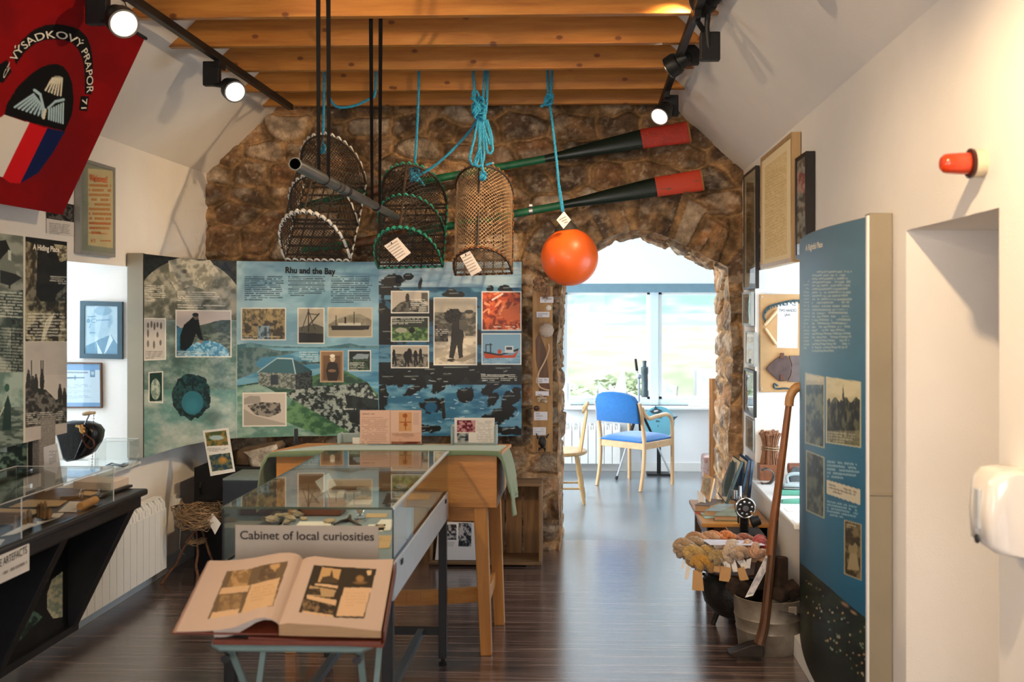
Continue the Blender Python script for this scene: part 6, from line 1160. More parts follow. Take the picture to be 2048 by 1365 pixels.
# contents
zc2 = ZBs + .0005
M_shell = mat('pale_shell', (.52, .40, .27), .45, var=.3, scale=25); M_brownb = mat('red_brown_box', (.17, .055, .025), .4, var=.2)
def place_sheet(lab, x0, y0, x1, y1, m=M_paper, sk=0): sheet(lab, [(x0, y0), (x1, y0), (x1 + sk * .5, y1), (x0 + sk, y1)], zc2, m, name='caption_card', cat='card', group='captions inside the glass cabinet')
for a in (('white caption sheet before the shells', 600, 1044, 665, 1058, M_paper, -14), ('cream caption card by the glass stopper', 735, 1028, 775, 1036, M_cream, -6), ('long white caption sheet along the right glass', 762, 1040, 790, 1062, M_paper, -20), ('yellowed sheet nearest the sign end', 748, 1072, 785, 1098, M_cream, -14), ('white sheet below the dark pine cone', 738, 1050, 772, 1064, M_paper, -12), ('cream card at the far end of the cabinet', 690, 967, 735, 973, M_cream, -4), ('second cream card at the far end', 742, 966, 800, 974, M_cream, -4), ('long cream caption strip at the far right', 812, 968, 880, 978, M_cream, -6), ('cream caption strip beside the pine cone', 800, 988, 862, 1000, M_cream, -8), ('white caption card behind the pebbles', 715, 975, 760, 982, M_paper, -4), ('white caption card left of the pine cone', 705, 1000, 745, 1010, M_paper, -8), ('pale caption card between pebbles and knife', 655, 980, 690, 996, M_paper, -8)): place_sheet(*a)
for k, (x, y, r, rz, w) in enumerate([(545, 1046, .022, .3, 'largest'), (557, 1038, .018, 1.2, 'upright'), (570, 1036, .017, 2, 'middle'), (582, 1044, .019, .6, 'flat'), (596, 1036, .021, 1.0, 'long'), (608, 1042, .012, .2, 'smallest'), (574, 1050, .016, 2.4, 'nearest'), (590, 1030, .014, .9, 'furthest')]):
    c = pZ(x, y, zc2); o = MB().ball(c + [0, 0, r * .62], r, (1.25, .85, .62), 18, rot=(0, .2, rz), amp=.18, seed=k, fr=1.6).build('sea_shell', M_shell); tag(o, f'{w} pale shell of the heap just behind the cabinet sign', 'shell', 'shells heaped in the glass cabinet')
c = pZ(660, 1047, zc2); tag(MB().ball(c + [0, 0, .010], .022, (1.1, .6, .45), 18, amp=.15, seed=30).build('sea_shell', M_shell), 'single pale shell lying apart between the heap and the pliers', 'shell')
a = pZ(600, 1033, zc2); b = pZ(682, 1033, zc2); t = thing('wooden_casket', 'red brown rounded wooden casket lying inside the glass cabinet', 'casket', (a + b) / 2); w_ = b[0] - a[0]
MB().prism([(0, 0), (w_, 0), (w_, .035), (w_ * .96, .055), (w_ * .04, .055), (0, .035)], a, (1, 0, 0), (0, 0, 1), (0, .10, 0)).build('body', M_brownb, t, smooth=0, bevel=.006); MB().box(a + [-.002, -.002, .033], a + [w_ + .002, .102, .037]).build('lid_line', M_dkwood, t, smooth=0)
c = pZ(640, 1033, zc2) + [0, .05, .058]; t = thing('card_tripod', 'folded white card on a thin wire tripod over the wooden casket', 'card stand', c)
for dx_, dy_ in ((-.03, 0), (.028, 0), (0, .03)): MB().tube([c + [dx_, dy_, 0], c + [0, .01, .075]], .0013, 5).build('wire_leg', M_blackm, t)
q_ = [c + v for v in (np.array([-.035, .0, .075]), np.array([.02, .01, .11]), np.array([.055, 0, .06]), np.array([0, -.01, .03]))]; MB().add(q_ + [p + np.array([0, .001, 0]) for p in q_], [(3, 2, 1, 0), (4, 5, 6, 7)]).build('card', M_paper, t, smooth=0)
a, m_, b = pZ(668, 1050, zc2 + .006), pZ(698, 1040, zc2 + .006), pZ(722, 1052, zc2 + .006); e = pZ(700, 1032, zc2 + .006)
t = thing('old_pliers', 'dark rusty pliers lying open beside the glass stopper', 'tool', m_); MB().tube([a, (a + m_) / 2 + [0, 0, .004], m_], [.004, .006, .007], 7).build('handle', M_tarred, t); MB().tube([b, (b + m_) / 2, m_], [.004, .005, .007], 7).build('handle', M_tarred, t); MB().tube([m_, e], [.009, .005], 8).build('jaw', M_tarred, t)
c = pZ(720, 1042, zc2); t = thing('glass_stopper', 'clear glass stopper with a round knob standing in the glass cabinet', 'stopper', c); MB().lathe([(.001, 0), (.020, .0), (.024, .008), (.018, .02), (.010, .028), (.016, .038), (.017, .046), (.008, .056), (.001, .057)], c, 24).build('knob', mat('solid_glass', (.95, .97, .97), .03, trans=1.0), t)
for k, (x, y, r, m, nm, lab) in enumerate([(716, 1000, .014, M_shell, 'pebble', 'pale pebble left in the small row'), (726, 998, .015, M_shell, 'pebble', 'pale pebble in the centre of the small row'), (736, 1000, .013, M_shell, 'pebble', 'pale pebble right in the small row'), (705, 972, .012, M_rk, 'pebble', 'brown pebble at the far end of the cabinet'), (781, 1012, .030, M_rk, 'pine_cone', 'dark rough pine cone inside the glass cabinet'), (808, 982, .018, M_dkwood, 'pebble', 'dark flat stone beyond the pine cone'), (762, 1058, .014, M_shell, 'pebble', 'pale pebble beside the right end of the sign'), (795, 978, .016, M_tarred, 'pebble', 'black stone at the far right of the cabinet')]):
    c = pZ(x, y, zc2); cone = nm == 'pine_cone'; mb = MB()
    if cone:
        for i in range(60): a_ = i * 2.4; s_ = i / 60; mb.ball(c + np.array([math.cos(a_) * r * (1 - s_ * .7), math.sin(a_) * r * (1 - s_ * .7), .008 + s_ * .045]), .008, (1, 1, .5), 6, rot=(0, 0, a_))
    else: mb.ball(c + [0, 0, r * .5], r, (1.2, .9, .5), 16, amp=.12, seed=k + 50)
    tag(mb.build(nm, m), lab, nm.replace('_', ' '), None if cone else 'pebbles in the glass cabinet')
a, b = pZ(694, 983, zc2 + .006), pZ(736, 982, zc2 + .006); t = thing('small_knife', 'small wooden handled knife lying near the far end of the cabinet', 'knife', a); MB().tube([a, (a + b) / 2], .006, 8).build('handle', M_dkwood, t); MB().tube([(a + b) / 2, b], [.006, .002], 6, sy=.3).build('blade', M_steel, t)
q_ = [pX(788, 1012, X1 - .012), pX(826, 1012, X1 - .012)]; p0, p1 = pX(788, 1013, X1 - .015), pX(828, 1013, X1 - .015)
tag(MB().box((X1 - .014, 3.36, zc2), (X1 - .0125, 3.62, .965)).build('white_card', M_paper, smooth=0), 'tall blank white card leaning inside the right glass of the cabinet', 'card')

# ================================================================== ALBUM ON ITS FOLDING STAND
YN_, YFa = 2.70, 3.08
def edge(pts, Y, n): P = resample(np.array(pts, float), n); return np.array([pY(x, y, Y) for x, y in P])
n1, n2 = 150, 130
def ruled(A, B, n): s = np.linspace(0, 1, n)[:, None, None]; return A[None] * (1 - s) + B[None] * s
LT = edge([(419, 1122), (450, 1122), (480, 1120), (510, 1116), (535, 1111), (558, 1107), (578, 1106), (592, 1108), (600, 1112), (606, 1120)], YFa, n1); LB = edge([(352, 1264), (400, 1263), (440, 1261), (470, 1255), (492, 1246), (512, 1238), (528, 1236), (543, 1239), (552, 1244), (558, 1250)], YN_, n1)
RT = edge([(606, 1120), (613, 1116), (630, 1113), (655, 1116), (690, 1119), (740, 1120), (787, 1119)], YFa, n1); RB = edge([(558, 1250), (575, 1247), (600, 1249), (640, 1251), (677, 1254), (720, 1259), (762, 1263)], YN_, n1)
t = thing('open_album', 'large open photo album with red brown covers on the folding stand', 'album', (-.85, 2.9, .74))
pg = 'c4ab98'; cv = Canvas(ruled(LT, LB, n2), pg)
cv.poly([(454, 1143), (495, 1140), (530, 1130), (577, 1123), (546, 1213), (522, 1216), (480, 1226), (415, 1239)], '7a6448'); cv.noise(cv.poly([(454, 1143), (495, 1140), (530, 1130), (577, 1123), (546, 1213), (522, 1216), (480, 1226), (415, 1239)], '6c563c').inside([(466, 1143), (504, 1140), (494, 1172), (454, 1175)]), 'b8905c', '8a6a40', .1, .1, 3); cv.noise(cv.inside([(524, 1133), (562, 1127), (551, 1155), (514, 1165)]), 'c49a64', '5a4630', .06, .06, 4); cv.poly([(443, 1177), (501, 1171), (495, 1184), (437, 1190)], 'd0aa80'); cv.noise(cv.inside([(441, 1191), (486, 1188), (478, 1222), (434, 1226)]), '9a7a4e', '7c6040', .08, .08, 5); cv.poly([(425, 1226), (479, 1218), (475, 1230), (420, 1238)], 'd4ae84'); cv.poly([(503, 1170), (560, 1156), (545, 1212), (522, 1216), (482, 1227)], 'd2ab7e'); cv.lines(500, 1176, 552, 1206, 5, 'b8905f', .5, -.2)
o = print_on('left_page', cv, M_matte, t)
cv = Canvas(ruled(RT, RB, n2), pg); dk = '2e2214'
cv.poly([(628, 1131), (690, 1135), (753, 1139), (728, 1238), (672, 1236), (597, 1225)], dk); cv.poly([(645, 1135), (683, 1140), (674, 1168), (635, 1165)], 'c49c68'); cv.poly([(640, 1165), (645, 1155), (660, 1152), (664, 1140), (667, 1156), (677, 1160), (674, 1168)], '4a3824'); cv.poly([(630, 1167), (677, 1172), (675, 1178), (629, 1171)], 'd4ae84'); cv.poly([(620, 1172), (672, 1181), (668, 1195), (615, 1192)], 'b49468'); cv.noise(cv.inside([(618, 1178), (640, 1178), (642, 1192), (616, 1190)]), '2a2014', '5a4830', .3, .3, 3); cv.poly([(614, 1191), (673, 1201), (671, 1212), (613, 1198)], 'd4ae84'); cv.noise(cv.inside([(606, 1200), (670, 1212), (667, 1228), (604, 1224)]), '2a2014', '8a6c48', .12, .12, 4); cv.poly([(605, 1222), (667, 1231), (666, 1235), (604, 1226)], 'd4ae84'); cv.ell(720, 1158, 11, 9, 'a87c44', .9, .5); cv.ell(720, 1166, 20, 5, '9a7040', .7, .6); cv.poly([(733, 1142), (744, 1142), (742, 1151), (735, 1151)], 'd4b488'); cv.poly([(688, 1176), (743, 1176), (727, 1234), (672, 1233)], 'd6b088'); cv.lines(690, 1184, 736, 1215, 5, 'c09a72', .5)
print_on('right_page', cv, M_matte, t)
def drop(P, dz_, s0=0, s1=1): Q = P.copy(); Q[:, 2] -= dz_; return Q
M_pages = mat('page_edges', (.40, .24, .12), .7, var=.25, stretch=(1, 1, 60)); M_cover = mat('red_brown_cover', (.15, .030, .012), .4, var=.15)
zbN, zbF = LB[0, 2] - .018, LT[0, 2] - .018
lbN = LB.copy(); lbN[:, 2] = np.minimum(LB[:, 2] - .002, zbN); lbF = LT.copy(); lbF[:, 2] = np.minimum(LT[:, 2] - .002, zbF)
mb = MB(); s_ = slice(0, n1); nn = np.linspace(0, 1, 6)[:, None, None]
lowN = RB.copy(); lowN[:, 2] = RB[0, 2] - .030 - np.linspace(0, .004, n1); lowF = RT.copy(); lowF[:, 2] = RT[0, 2] - .05
mb.grid(RB[None] * (1 - nn) + lowN[None] * nn); mb.grid((RT[None] * (1 - nn) + lowF[None] * nn)[::-1]); mb.grid(np.stack([RT[-1:].repeat(2, 0), RB[-1:].repeat(2, 0)], 0) * 0 + np.array([[RT[-1], lowF[-1]], [RB[-1], lowN[-1]]])); mb.build('right_page_block', M_pages, t)
lp = LB.copy(); lp[:, 2] = LB[:, 2] - .0015 - .020 * np.sin(np.linspace(0, math.pi, n1)) ** 2 * (np.linspace(0, 1, n1) > .35); MB().grid(LB[None] * (1 - nn) + lp[None] * nn).build('left_page_edges', mat('white_page_edges', (.42, .36, .32), .8, var=.3, stretch=(1, 1, 80)), t)
# covers: left one lies open under the left page, right one carries the block
def cov(a, b, c, d, th=.005): P = [np.array(q, float) for q in (a, b, c, d)]; Q = [q - [0, 0, th] for q in P]; return MB().add(P + Q, [(0, 1, 2, 3), (7, 6, 5, 4), (0, 4, 5, 1), (1, 5, 6, 2), (2, 6, 7, 3), (3, 7, 4, 0)])
cov(LT[0] + [-.008, .004, -.002], LT[-1] + [0, .004, -.035], LB[-1] + [0, -.004, -.024], LB[0] + [-.010, -.004, -.002]).build('left_cover', M_cover, t, smooth=0, bevel=.002)
cov(RT[0] + [0, .004, -.052], RT[-1] + [.006, .004, -.052], RB[-1] + [.008, -.004, -.034], RB[0] + [-.085, -.004, -.034], .012).build('right_cover', M_cover, t, smooth=0, bevel=.002)
MB().bar(RT[-1] + [.007, 0, -.026], RB[-1] + [.008, 0, -.018], .004, .036).build('fore_edge_cover', M_cover, t, smooth=0)
MB().box((pY(430, 1280, 2.71)[0], 2.69, pY(430, 1291, 2.69)[2]), (pY(765, 1280, 2.71)[0], 2.715, pY(430, 1281, 2.69)[2])).build('lower_board', M_cover, t, smooth=0, bevel=.002)
mb = slab([pY(432, 1285, 2.70), pY(765, 1285, 2.70), pY(780, 1180, 3.06), pY(470, 1180, 3.06)], 0, 0) if False else MB()
zs1 = pY(580, 1297, 2.72)[2]; xl_, xr_ = pY(427, 1297, 2.72)[0], pY(737, 1297, 2.72)[0]; zs2 = RT[0, 2] - .085
M_sg = mat('grey_green_enamel', (.17, .25, .24), .4, var=.1)
t = thing('folding_stand', 'grey green metal folding stand carrying the open album', 'stand', ((xl_ + xr_) / 2, 2.9, 0))
MB().tube([(xl_ + .01, 3.02, zs2), (xl_, 2.76, zs1 + .012), (xl_, 2.735, zs1 + .004), (xl_ + .02, 2.72, zs1), (xr_ - .02, 2.72, zs1), (xr_, 2.735, zs1 + .004), (xr_, 2.76, zs1 + .012), (xr_ - .01, 3.02, zs2)], .0115, 10).build('top_frame', M_sg, t)
MB().add([(xl_ + .01, 2.73, zs1 + .012), (xr_ - .01, 2.73, zs1 + .012), (xr_ - .02, 3.02, zs2 + .008), (xl_ + .02, 3.02, zs2 + .008), (xl_ + .01, 2.73, zs1 + .008), (xr_ - .01, 2.73, zs1 + .008), (xr_ - .02, 3.02, zs2 + .004), (xl_ + .02, 3.02, zs2 + .004)], [(0, 1, 2, 3), (7, 6, 5, 4), (0, 4, 5, 1), (1, 5, 6, 2), (2, 6, 7, 3), (3, 7, 4, 0)]).build('tray', M_sg, t, smooth=0)
for x_, sg in ((xl_ + .035, 1), (xr_ - .03, -1)):
    MB().bar((x_, 2.74, zs1), (x_ + .05 * sg, 3.22, .012), .018, .006, up=(0, 1, 0)).build('leg', M_sg, t, smooth=0); MB().lathe([(.012, 0), (.012, .014), (.001, .014)], (x_, 2.725, zs1 - .03), 12, (0, -1, 0)).build('pivot', M_black, t)
for x_ in (pY(541, 1290, 2.98)[0], xr_ - .01): MB().bar((x_, 2.98, zs2 - .01), (x_ - .015, 2.66, .012), .016, .006, up=(0, 1, 0)).build('leg', M_sg, t, smooth=0)

# ================================================================== CRATE
Yk0, Yk1 = 6.36, 6.60; xk0, xk1 = pY(858, 1110, Yk0)[0], pY(1083, 1110, Yk0)[0]; zk = pY(1000, 969, Yk0)[2]
t = thing('wooden_crate', 'old wooden crate lying on its side against the stone wall under the desk', 'crate', ((xk0 + xk1) / 2, 6.5, 0))
MB().box((xk0, Yk0 - .02, .012), (xk1, Yk1, .03)).build('lower_board', M_cratex, t, smooth=0, bevel=.003); MB().box((xk0, Yk0, zk - .016), (xk1, Yk1, zk)).build('upper_board', M_cratex, t, smooth=0, bevel=.003)
for x_ in (xk0, xk1 - .018): MB().box((x_, Yk0, .03), (x_ + .018, Yk1, zk - .016)).build('end_board', M_crate, t, smooth=0, bevel=.003)
w_ = (xk1 - xk0 - .036) / 6
for k in range(6): MB().box((xk0 + .02 + k * w_, Yk1 - .014, .03), (xk0 + .016 + (k + 1) * w_ - .006, Yk1, zk - .016)).build('slat', M_crate, t, smooth=0, bevel=.002)
for x_ in (xk0, xk1 - .1): MB().box((x_, Yk0, 0), (x_ + .1, Yk1, .012)).build('runner', M_dkwood, t, smooth=0)
q_ = [pY(878, 1044, Yk0 + .10), pY(955, 1046, Yk0 + .10), pY(955, 1102, Yk0 + .02), pY(870, 1102, Yk0 + .02)]
t = thing('photo_sheet', 'white sheet with black and white photographs propped in the wooden crate', 'sheet', q_[3]); q_[2][2] = q_[3][2] = .033; cv = Canvas(plane_grid(*q_, 90, 70), 'd0ccca')
for a in ((884, 1050, 913, 1080), (917, 1047, 943, 1094)): cv.noise(cv.box(*a), '26262a', 'a8a4a4', .2, .2, a[0])
cv.lines(880, 1084, 912, 1098, 4, '8a8684', .6); print_on('sheet_face', cv, M_matte, t)
# ================================================================== RIGHT WALL
xr1 = XR - .03; NL = (-1, 0, 0)
def rq(px0, px1, yt, yb, X=xr1, ref=0): a, b = pX((px0, px1)[ref], yt, X), pX((px0, px1)[ref], yb, X); y0 = pX(px0, yt, X)[1]; y1 = pX(px1, yt, X)[1]; return (X, y0, a[2]), (X, y1, a[2]), (X, y1, b[2]), (X, y0, b[2])
def fpl(c1, c2, f=.2, seed=1, lines=None):
    def g(cv):
        cv.put(np.ones(cv.x.shape), 'b8ab94'); x0, x1, y0, y1 = cv.x.min(), cv.x.max(), cv.y.min(), cv.y.max(); m = (cv.x > x0 + (x1 - x0) * .16) & (cv.x < x1 - (x1 - x0) * .16) & (cv.y > y0 + (y1 - y0) * .12) & (cv.y < y1 - (y1 - y0) * .12); cv.noise(m, c1, c2, f, f * .5, seed)
        if lines: cv.lines(x0, y0 + (y1 - y0) * .2, x1, y1 - (y1 - y0) * .15, lines, '9a8258', .35)
    return g
M_gold = wood('pale_gold_frame', (.50, .34, .16), (.34, .20, .08), 2, .35, 4)
M_dfr = mat('black_brown_frame', (.016, .012, .010), .35)
framed('framed_document', 'tall narrow brown document in a black frame touching the stone gable', 'picture', rq(1486.5, 1511, 331, 577, xr1, 1), .022, M_dfr, .015, fpl('4a3e26', '6a5a3c', .2, 2, 30), NL, (50, 160))
framed('framed_photograph', 'small brown framed picture half hidden at the lower left of the gold framed document', 'picture', rq(1513, 1525, 455, 538, XR - .012, 0), .01, M_dkwood, .012, fpl('2c241a', '6a5a44', .3, 3), NL, (30, 60))
framed('framed_document', 'large cream document in a pale gold wooden frame high on the right wall', 'picture', rq(1521, 1583, 264, 524, XR - .05, 1), .045, M_gold, .022, lambda cv: (cv.put(np.ones(cv.x.shape), 'e2cfa6'), cv.noise(cv.inside([(1529, 335), (1574, 300), (1574, 508), (1529, 520)]), 'd2b884', 'dcc494', .3, .5, 5), cv.lines(1530, 348, 1573, 505, 26, 'a08452', .25, -.5)), NL, (80, 160), glassy=False)
framed('framed_textile', 'black box frame with a wavy grey print right of the gold frame', 'picture', rq(1590, 1612, 318, 520, XR - .045, 0), .042, M_dfr, .02, lambda cv: (cv.put(np.ones(cv.x.shape), '8a857c'), cv.noise(np.ones(cv.x.shape, bool), '5c5852', 'a8a298', .25, .1, 7)), NL, (50, 120))
framed('framed_photograph', 'upper silver framed photograph beside the stone arch', 'picture', rq(1484, 1502, 584, 652, XR - .03, 1), .02, M_grey_frame, .012, fpl('8a847c', 'a8a49c', .2, 8), NL, (40, 60), 'small frames beside the arch')
framed('framed_photograph', 'lower silver framed photograph just above the black framed one', 'picture', rq(1490.5, 1508, 665, 734, XR - .03, 1), .02, M_grey_frame, .012, fpl('7c7a76', 'a8a8a4', .2, 9), NL, (40, 60), 'small frames beside the arch')
framed('framed_photograph', 'small black framed green grey picture beside the stone arch', 'picture', rq(1487, 1507, 743, 836, XR - .03, 1), .02, M_dfr, .016, fpl('5c6458', '8a8c80', .2, 10), NL, (40, 60), 'small frames beside the arch')
framed('framed_photograph', 'lowest thin framed photograph above the leaning pictures', 'picture', rq(1491, 1506, 842, 906, XR - .015, 1), .01, M_grey_frame, .008, fpl('7a7670', '9a948c', .2, 11), NL, (40, 60), 'small frames beside the arch')
# saw board on the far side of the right window recess
ysb = RW1 - .016; a, b = pY(1520, 589, ysb), pY(1650, 785, ysb); M_hard = mat('hardboard', (.46, .27, .12), .75, var=.08)
t = thing('tool_board', 'tan hardboard with a two handed saw and leather pouch in the right window recess', 'display board', ((a[0] + b[0]) / 2, ysb, b[2])); MB().box((a[0], ysb, b[2]), (b[0], ysb + .012, a[2])).build('backing', M_hard, t, smooth=0, bevel=.002)
for x, y in ((1524, 594), (1523, 778)): c = pY(x, y, ysb); MB().lathe([(.006, 0), (.005, .002), (.0005, .003)], c, 10, (0, -1, 0)).build('screw', M_steel, t)
cv = Canvas(plane_grid(pY(1555, 606, ysb - .001), pY(1596, 604, ysb - .001), pY(1595, 697, ysb - .001), pY(1554, 696, ysb - .001), 60, 100), 'd8d4d0'); cv.lines(1559, 637, 1592, 690, 12, '9a9a9a', .55); cv.lines(1560, 608, 1592, 613, 1, '4a5a6a', .8, ragged=False); print_on('paper_sheet', cv, M_matte, t)
for s_, x0, x1, y in (('TWO HANDED', 1558, 1593, 624), ('SAW', 1569, 1581, 633)): lettering(s_, x0, y, x1, y, 6, lambda px, py: pY(px, py, ysb - .0012), mat('slate_ink', (.03, .05, .08)), t, .0)
M_chain = mat('oily_steel_blue', (.045, .085, .10), .35, .7, var=.5, scale=60)
saw = thing('pocket_saw', 'coiled chain saw with two pale wooden handles on the hardboard', 'saw', pY(1533, 690, ysb - .01)); P = curve([pY(x, y, ysb - .008) for x, y in ((1530, 642), (1527, 632), (1530, 622), (1540, 613), (1560, 607), (1585, 602), (1612, 602))], 44); mb = MB()
for k in range(len(P) - 1): mb.bar(P[k], P[k] * .15 + P[k + 1] * .85, .012, .006, up=(0, 1, 0))
for k in range(0, len(P) - 1, 2): mb.bar(P[k] + [0, 0, -.004], P[k] + [.004, 0, -.018], .006, .004, up=(0, 1, 0))
mb.build('chain_blade', M_chain, saw, smooth=0)
for p, q in (((1529, 651), (1555, 621)), ((1530, 657), (1553, 690))): a1, b1 = pY(*p, ysb - .014), pY(*q, ysb - .014); MB().lathe([(.001, 0), (.009, .001), (.011, .02), (.010, np.linalg.norm(b1 - a1) * .5), (.011, np.linalg.norm(b1 - a1) - .01), (.008, np.linalg.norm(b1 - a1)), (.001, np.linalg.norm(b1 - a1))], a1, 14, b1 - a1, False).build('handle', mat('pale_handle_wood', (.60, .42, .24), .4), saw)
g = thing('leather_pouch', 'opened dark leather pouch pinned below the saw on the hardboard', 'pouch', pY(1570, 765, ysb - .01)); sh = lambda pts, y, th=.010: MB().add([pY(px, py, y) for px, py in pts] + [pY(px, py, y) + [0, th, 0] for px, py in pts], [tuple(range(len(pts))), tuple(range(len(pts), 2 * len(pts)))[::-1]] + [(i, len(pts) + i, len(pts) + (i + 1) % len(pts), (i + 1) % len(pts)) for i in range(len(pts))])
M_lp = mat('worn_dark_leather', (.075, .04, .034), .42, var=.4, scale=18); sh([(1532, 738), (1540, 728), (1552, 718), (1562, 712), (1574, 712), (1580, 722), (1584, 736), (1579, 752), (1572, 763), (1558, 763), (1543, 750)], ysb - .016).build('flap', M_lp, g, bevel=.002); sh([(1578, 712), (1625, 712), (1625, 765), (1575, 764), (1582, 750), (1584, 730)], ysb - .014).build('pocket', mat('grey_brown_leather', (.11, .075, .068), .5, var=.3), g, bevel=.002)
for y in (712, 756): c = pY(1564, y, ysb - .018); MB().box(c + [-.013, -.004, -.018], c + [.013, .002, .018]).build('strap', M_strap, g, smooth=0, bevel=.002)
tag(MB().tube(curve([pY(x, y, ysb - .008) for x, y in ((1556, 772), (1549, 768), (1549, 776), (1556, 778), (1570, 777), (1590, 780), (1612, 784))], 40), .0055, 6).build('saw_chain', M_chain), 'second dark saw chain along the bottom of the hardboard', 'chain')
# things on the right window board
zs3 = RZ0 + .0285
a = pZ(1519, 962, zs3); Yw = a[1]; b = pY(1549, 962, Yw); w_ = b[0] - a[0]
t = thing('corn_dolly', 'bound straw sheaf on a square wooden block at the far end of the right sill', 'ornament', ((a[0] + b[0]) / 2, Yw + .06, zs3)); zt = pY(1530, 930, Yw)[2]; MB().box((a[0], Yw, zs3), (a[0] + .14, Yw + .10, zt)).build('block', wood('red_brown_block', (.30, .11, .045), (.20, .07, .03), 2, .5), t, smooth=0, bevel=.003)
cx3, cy3 = a[0] + .075, Yw + .05; hh = pY(1530, 866, Yw)[2] - zt; rs = np.random.RandomState(3); mb = MB(); M_sheaf = mat('reddish_straw', (.36, .18, .10), .8, col2=(.20, .085, .045), scale=50)
for k in range(110):
    a0 = rs.rand() * 6.28; r = .055 * math.sqrt(rs.rand()); f = lambda q, k_: (cx3 + r * k_ * math.cos(a0), cy3 + r * k_ * math.sin(a0), zt + hh * q); mb.tube(curve([f(0, 1.15), f(.35, .9), f(.55, .82), f(.8, 1.0), f(.93, 1.25), f(1 - .1 * rs.rand(), 1.35)], 12), .0042, 4)
mb.build('straw', M_sheaf, t)
for q in (.45, .52): MB().tube([(cx3 + .052 * math.cos(a), cy3 + .052 * math.sin(a), zt + hh * q + .003 * math.sin(a * 2)) for a in np.linspace(0, 6.28, 24)], .004, 5).build('binding', M_straw, t)
mb = MB()
for k in range(60): a0 = rs.rand() * 6.28; r = .06 * rs.rand(); mb.ball((cx3 + r * math.cos(a0) * 1.1, cy3 + r * math.sin(a0), zt + hh * (.90 + .10 * rs.rand())), .009, (1, 1, 1.6), 6, rot=(rs.rand(), rs.rand(), 0))
mb.build('ears', M_sheaf, t)
c = pZ(1541, 970, zs3); P = [(c[0] + .045 * (math.cos(a) - .5), 0, zs3 + .045 + .045 * math.sin(a)) for a in np.linspace(-2.2, 2.2, 16)]; G = np.array([[(p[0], c[1] + d_, p[2]) for p in P] for d_ in (0, .06)])
o = MB().grid(G).build('curved_plate', M_tube); s2 = o.modifiers.new('thick', 'SOLIDIFY'); s2.thickness = .005; tag(o, 'curved dull steel plate standing in front of the sheaf block', 'metal plate')
c = pZ(1556, 962, zs3); q_ = [c + v for v in (np.array([-.02, 0, .05]), np.array([.02, .01, .075]), np.array([.05, .01, .03]), np.array([.01, 0, .002]))]; tag(MB().add(q_ + [p + np.array([0, .001, 0]) for p in q_], [(3, 2, 1, 0), (4, 5, 6, 7)]).build('caption_card', M_paper, smooth=0), 'tilted white caption card beside the sheaf block', 'card')
c = pZ(1594, 972, zs3); t = thing('wooden_roller', 'red brown wooden roller lying at the back of the right sill', 'roller', c); MB().tube([c + [-.03, .12, .085], c + [.12, .12, .085]], [.034, .034], 18).build('barrel', M_brownb, t, bevel=.004); MB().box(c + [-.02, .09, 0], c + [.11, .15, .06]).build('cradle', M_dkwood, t, smooth=0)
t = thing('oval_plate', 'grey oval metal plate standing upright behind the iron', 'metal plate', c); MB().lathe([(.001, -.003), (.044, -.003), (.046, 0), (.044, .003), (.001, .003)], (0, 0, 0), 28, (0, 1, 0), False).build('disc', M_tube, t); m = bpy.data.objects[t.children[0].name]; m.data.transform(Matrix.Translation(c + [.0, .03, .056] - np.array(t['_o'])) @ Matrix.Diagonal((.85, 1, 1.2, 1)) @ Matrix.Translation(np.array(t['_o'])))
c = pZ(1590, 992, zs3 ); M_iron = mat('pale_blue_enamel', (.42, .52, .56), .3, var=.1)
t = thing('flat_iron', 'old pale blue enamelled flat iron on its green stand on the right sill', 'iron', c)
pl = [(-.085, 0), (-.06, .028), (0, .042), (.09, .045), (.09, -.045), (0, -.042), (-.06, -.028)]
MB().prism(pl, c + [0, .05, .034], (1, 0, 0), (0, 1, 0), (0, 0, .008)).build('sole_plate', M_steel, t, smooth=0, bevel=.002); MB().prism([(x * .9, y * .85) for x, y in pl], c + [0, .05, .043], (1, 0, 0), (0, 1, 0), (0, 0, .022)).build('body', M_iron, t, smooth=0, bevel=.008)
MB().tube(curve([c + v for v in (np.array([-.03, .05, .065]), np.array([-.035, .05, .10]), np.array([-.01, .05, .115]), np.array([.04, .05, .115]), np.array([.055, .05, .09]))], 16), .010, 10).build('handle', M_iron, t); MB().box(c + [.045, .035, .06], c + [.065, .065, .10]).build('handle_post', M_blackm, t, smooth=0)
MB().box(c + [-.09, .0, .0], c + [.10, .10, .030]).build('stand', mat('sea_green_paint', (.12, .40, .30), .4, var=.15), t, smooth=0, bevel=.008)
c = pZ(1585, 1008, zs3); tag(MB().prism([(-.06, 0), (-.05, .016), (.07, .022), (.10, .020), (.10, 0)], c, (1, 0, 0), (0, 0, 1), (0, .05, 0)).build('green_block', mat('sea_green_paint', (.12, .40, .30), .4), bevel=.003, smooth=0), 'low sea green block in front of the flat iron', 'block')
tag(MB().box(pZ(1535, 945, zs3) * [0, 0, 0] + [1.10, 5.62, zs3], [1.40, 5.66, zs3 + .004]).build('paper_sheet', M_paper, smooth=0), 'strip of white paper on the right sill before the green block', 'paper') if False else None
for k, (x, y, w, h, lab) in enumerate([(1575, 1024, .28, .10, 'white information sheet lying on the right sill nearest the green block'), (1592, 1048, .28, .09, 'white information sheet lying on the right sill nearest the tall blue board')]):
    c = pZ(x, y, zs3); tag(MB().box(c + [0, 0, 0], c + [w, h, .002]).build('information_sheet', M_paper, smooth=0), lab, 'paper', 'sheets on the right sill')

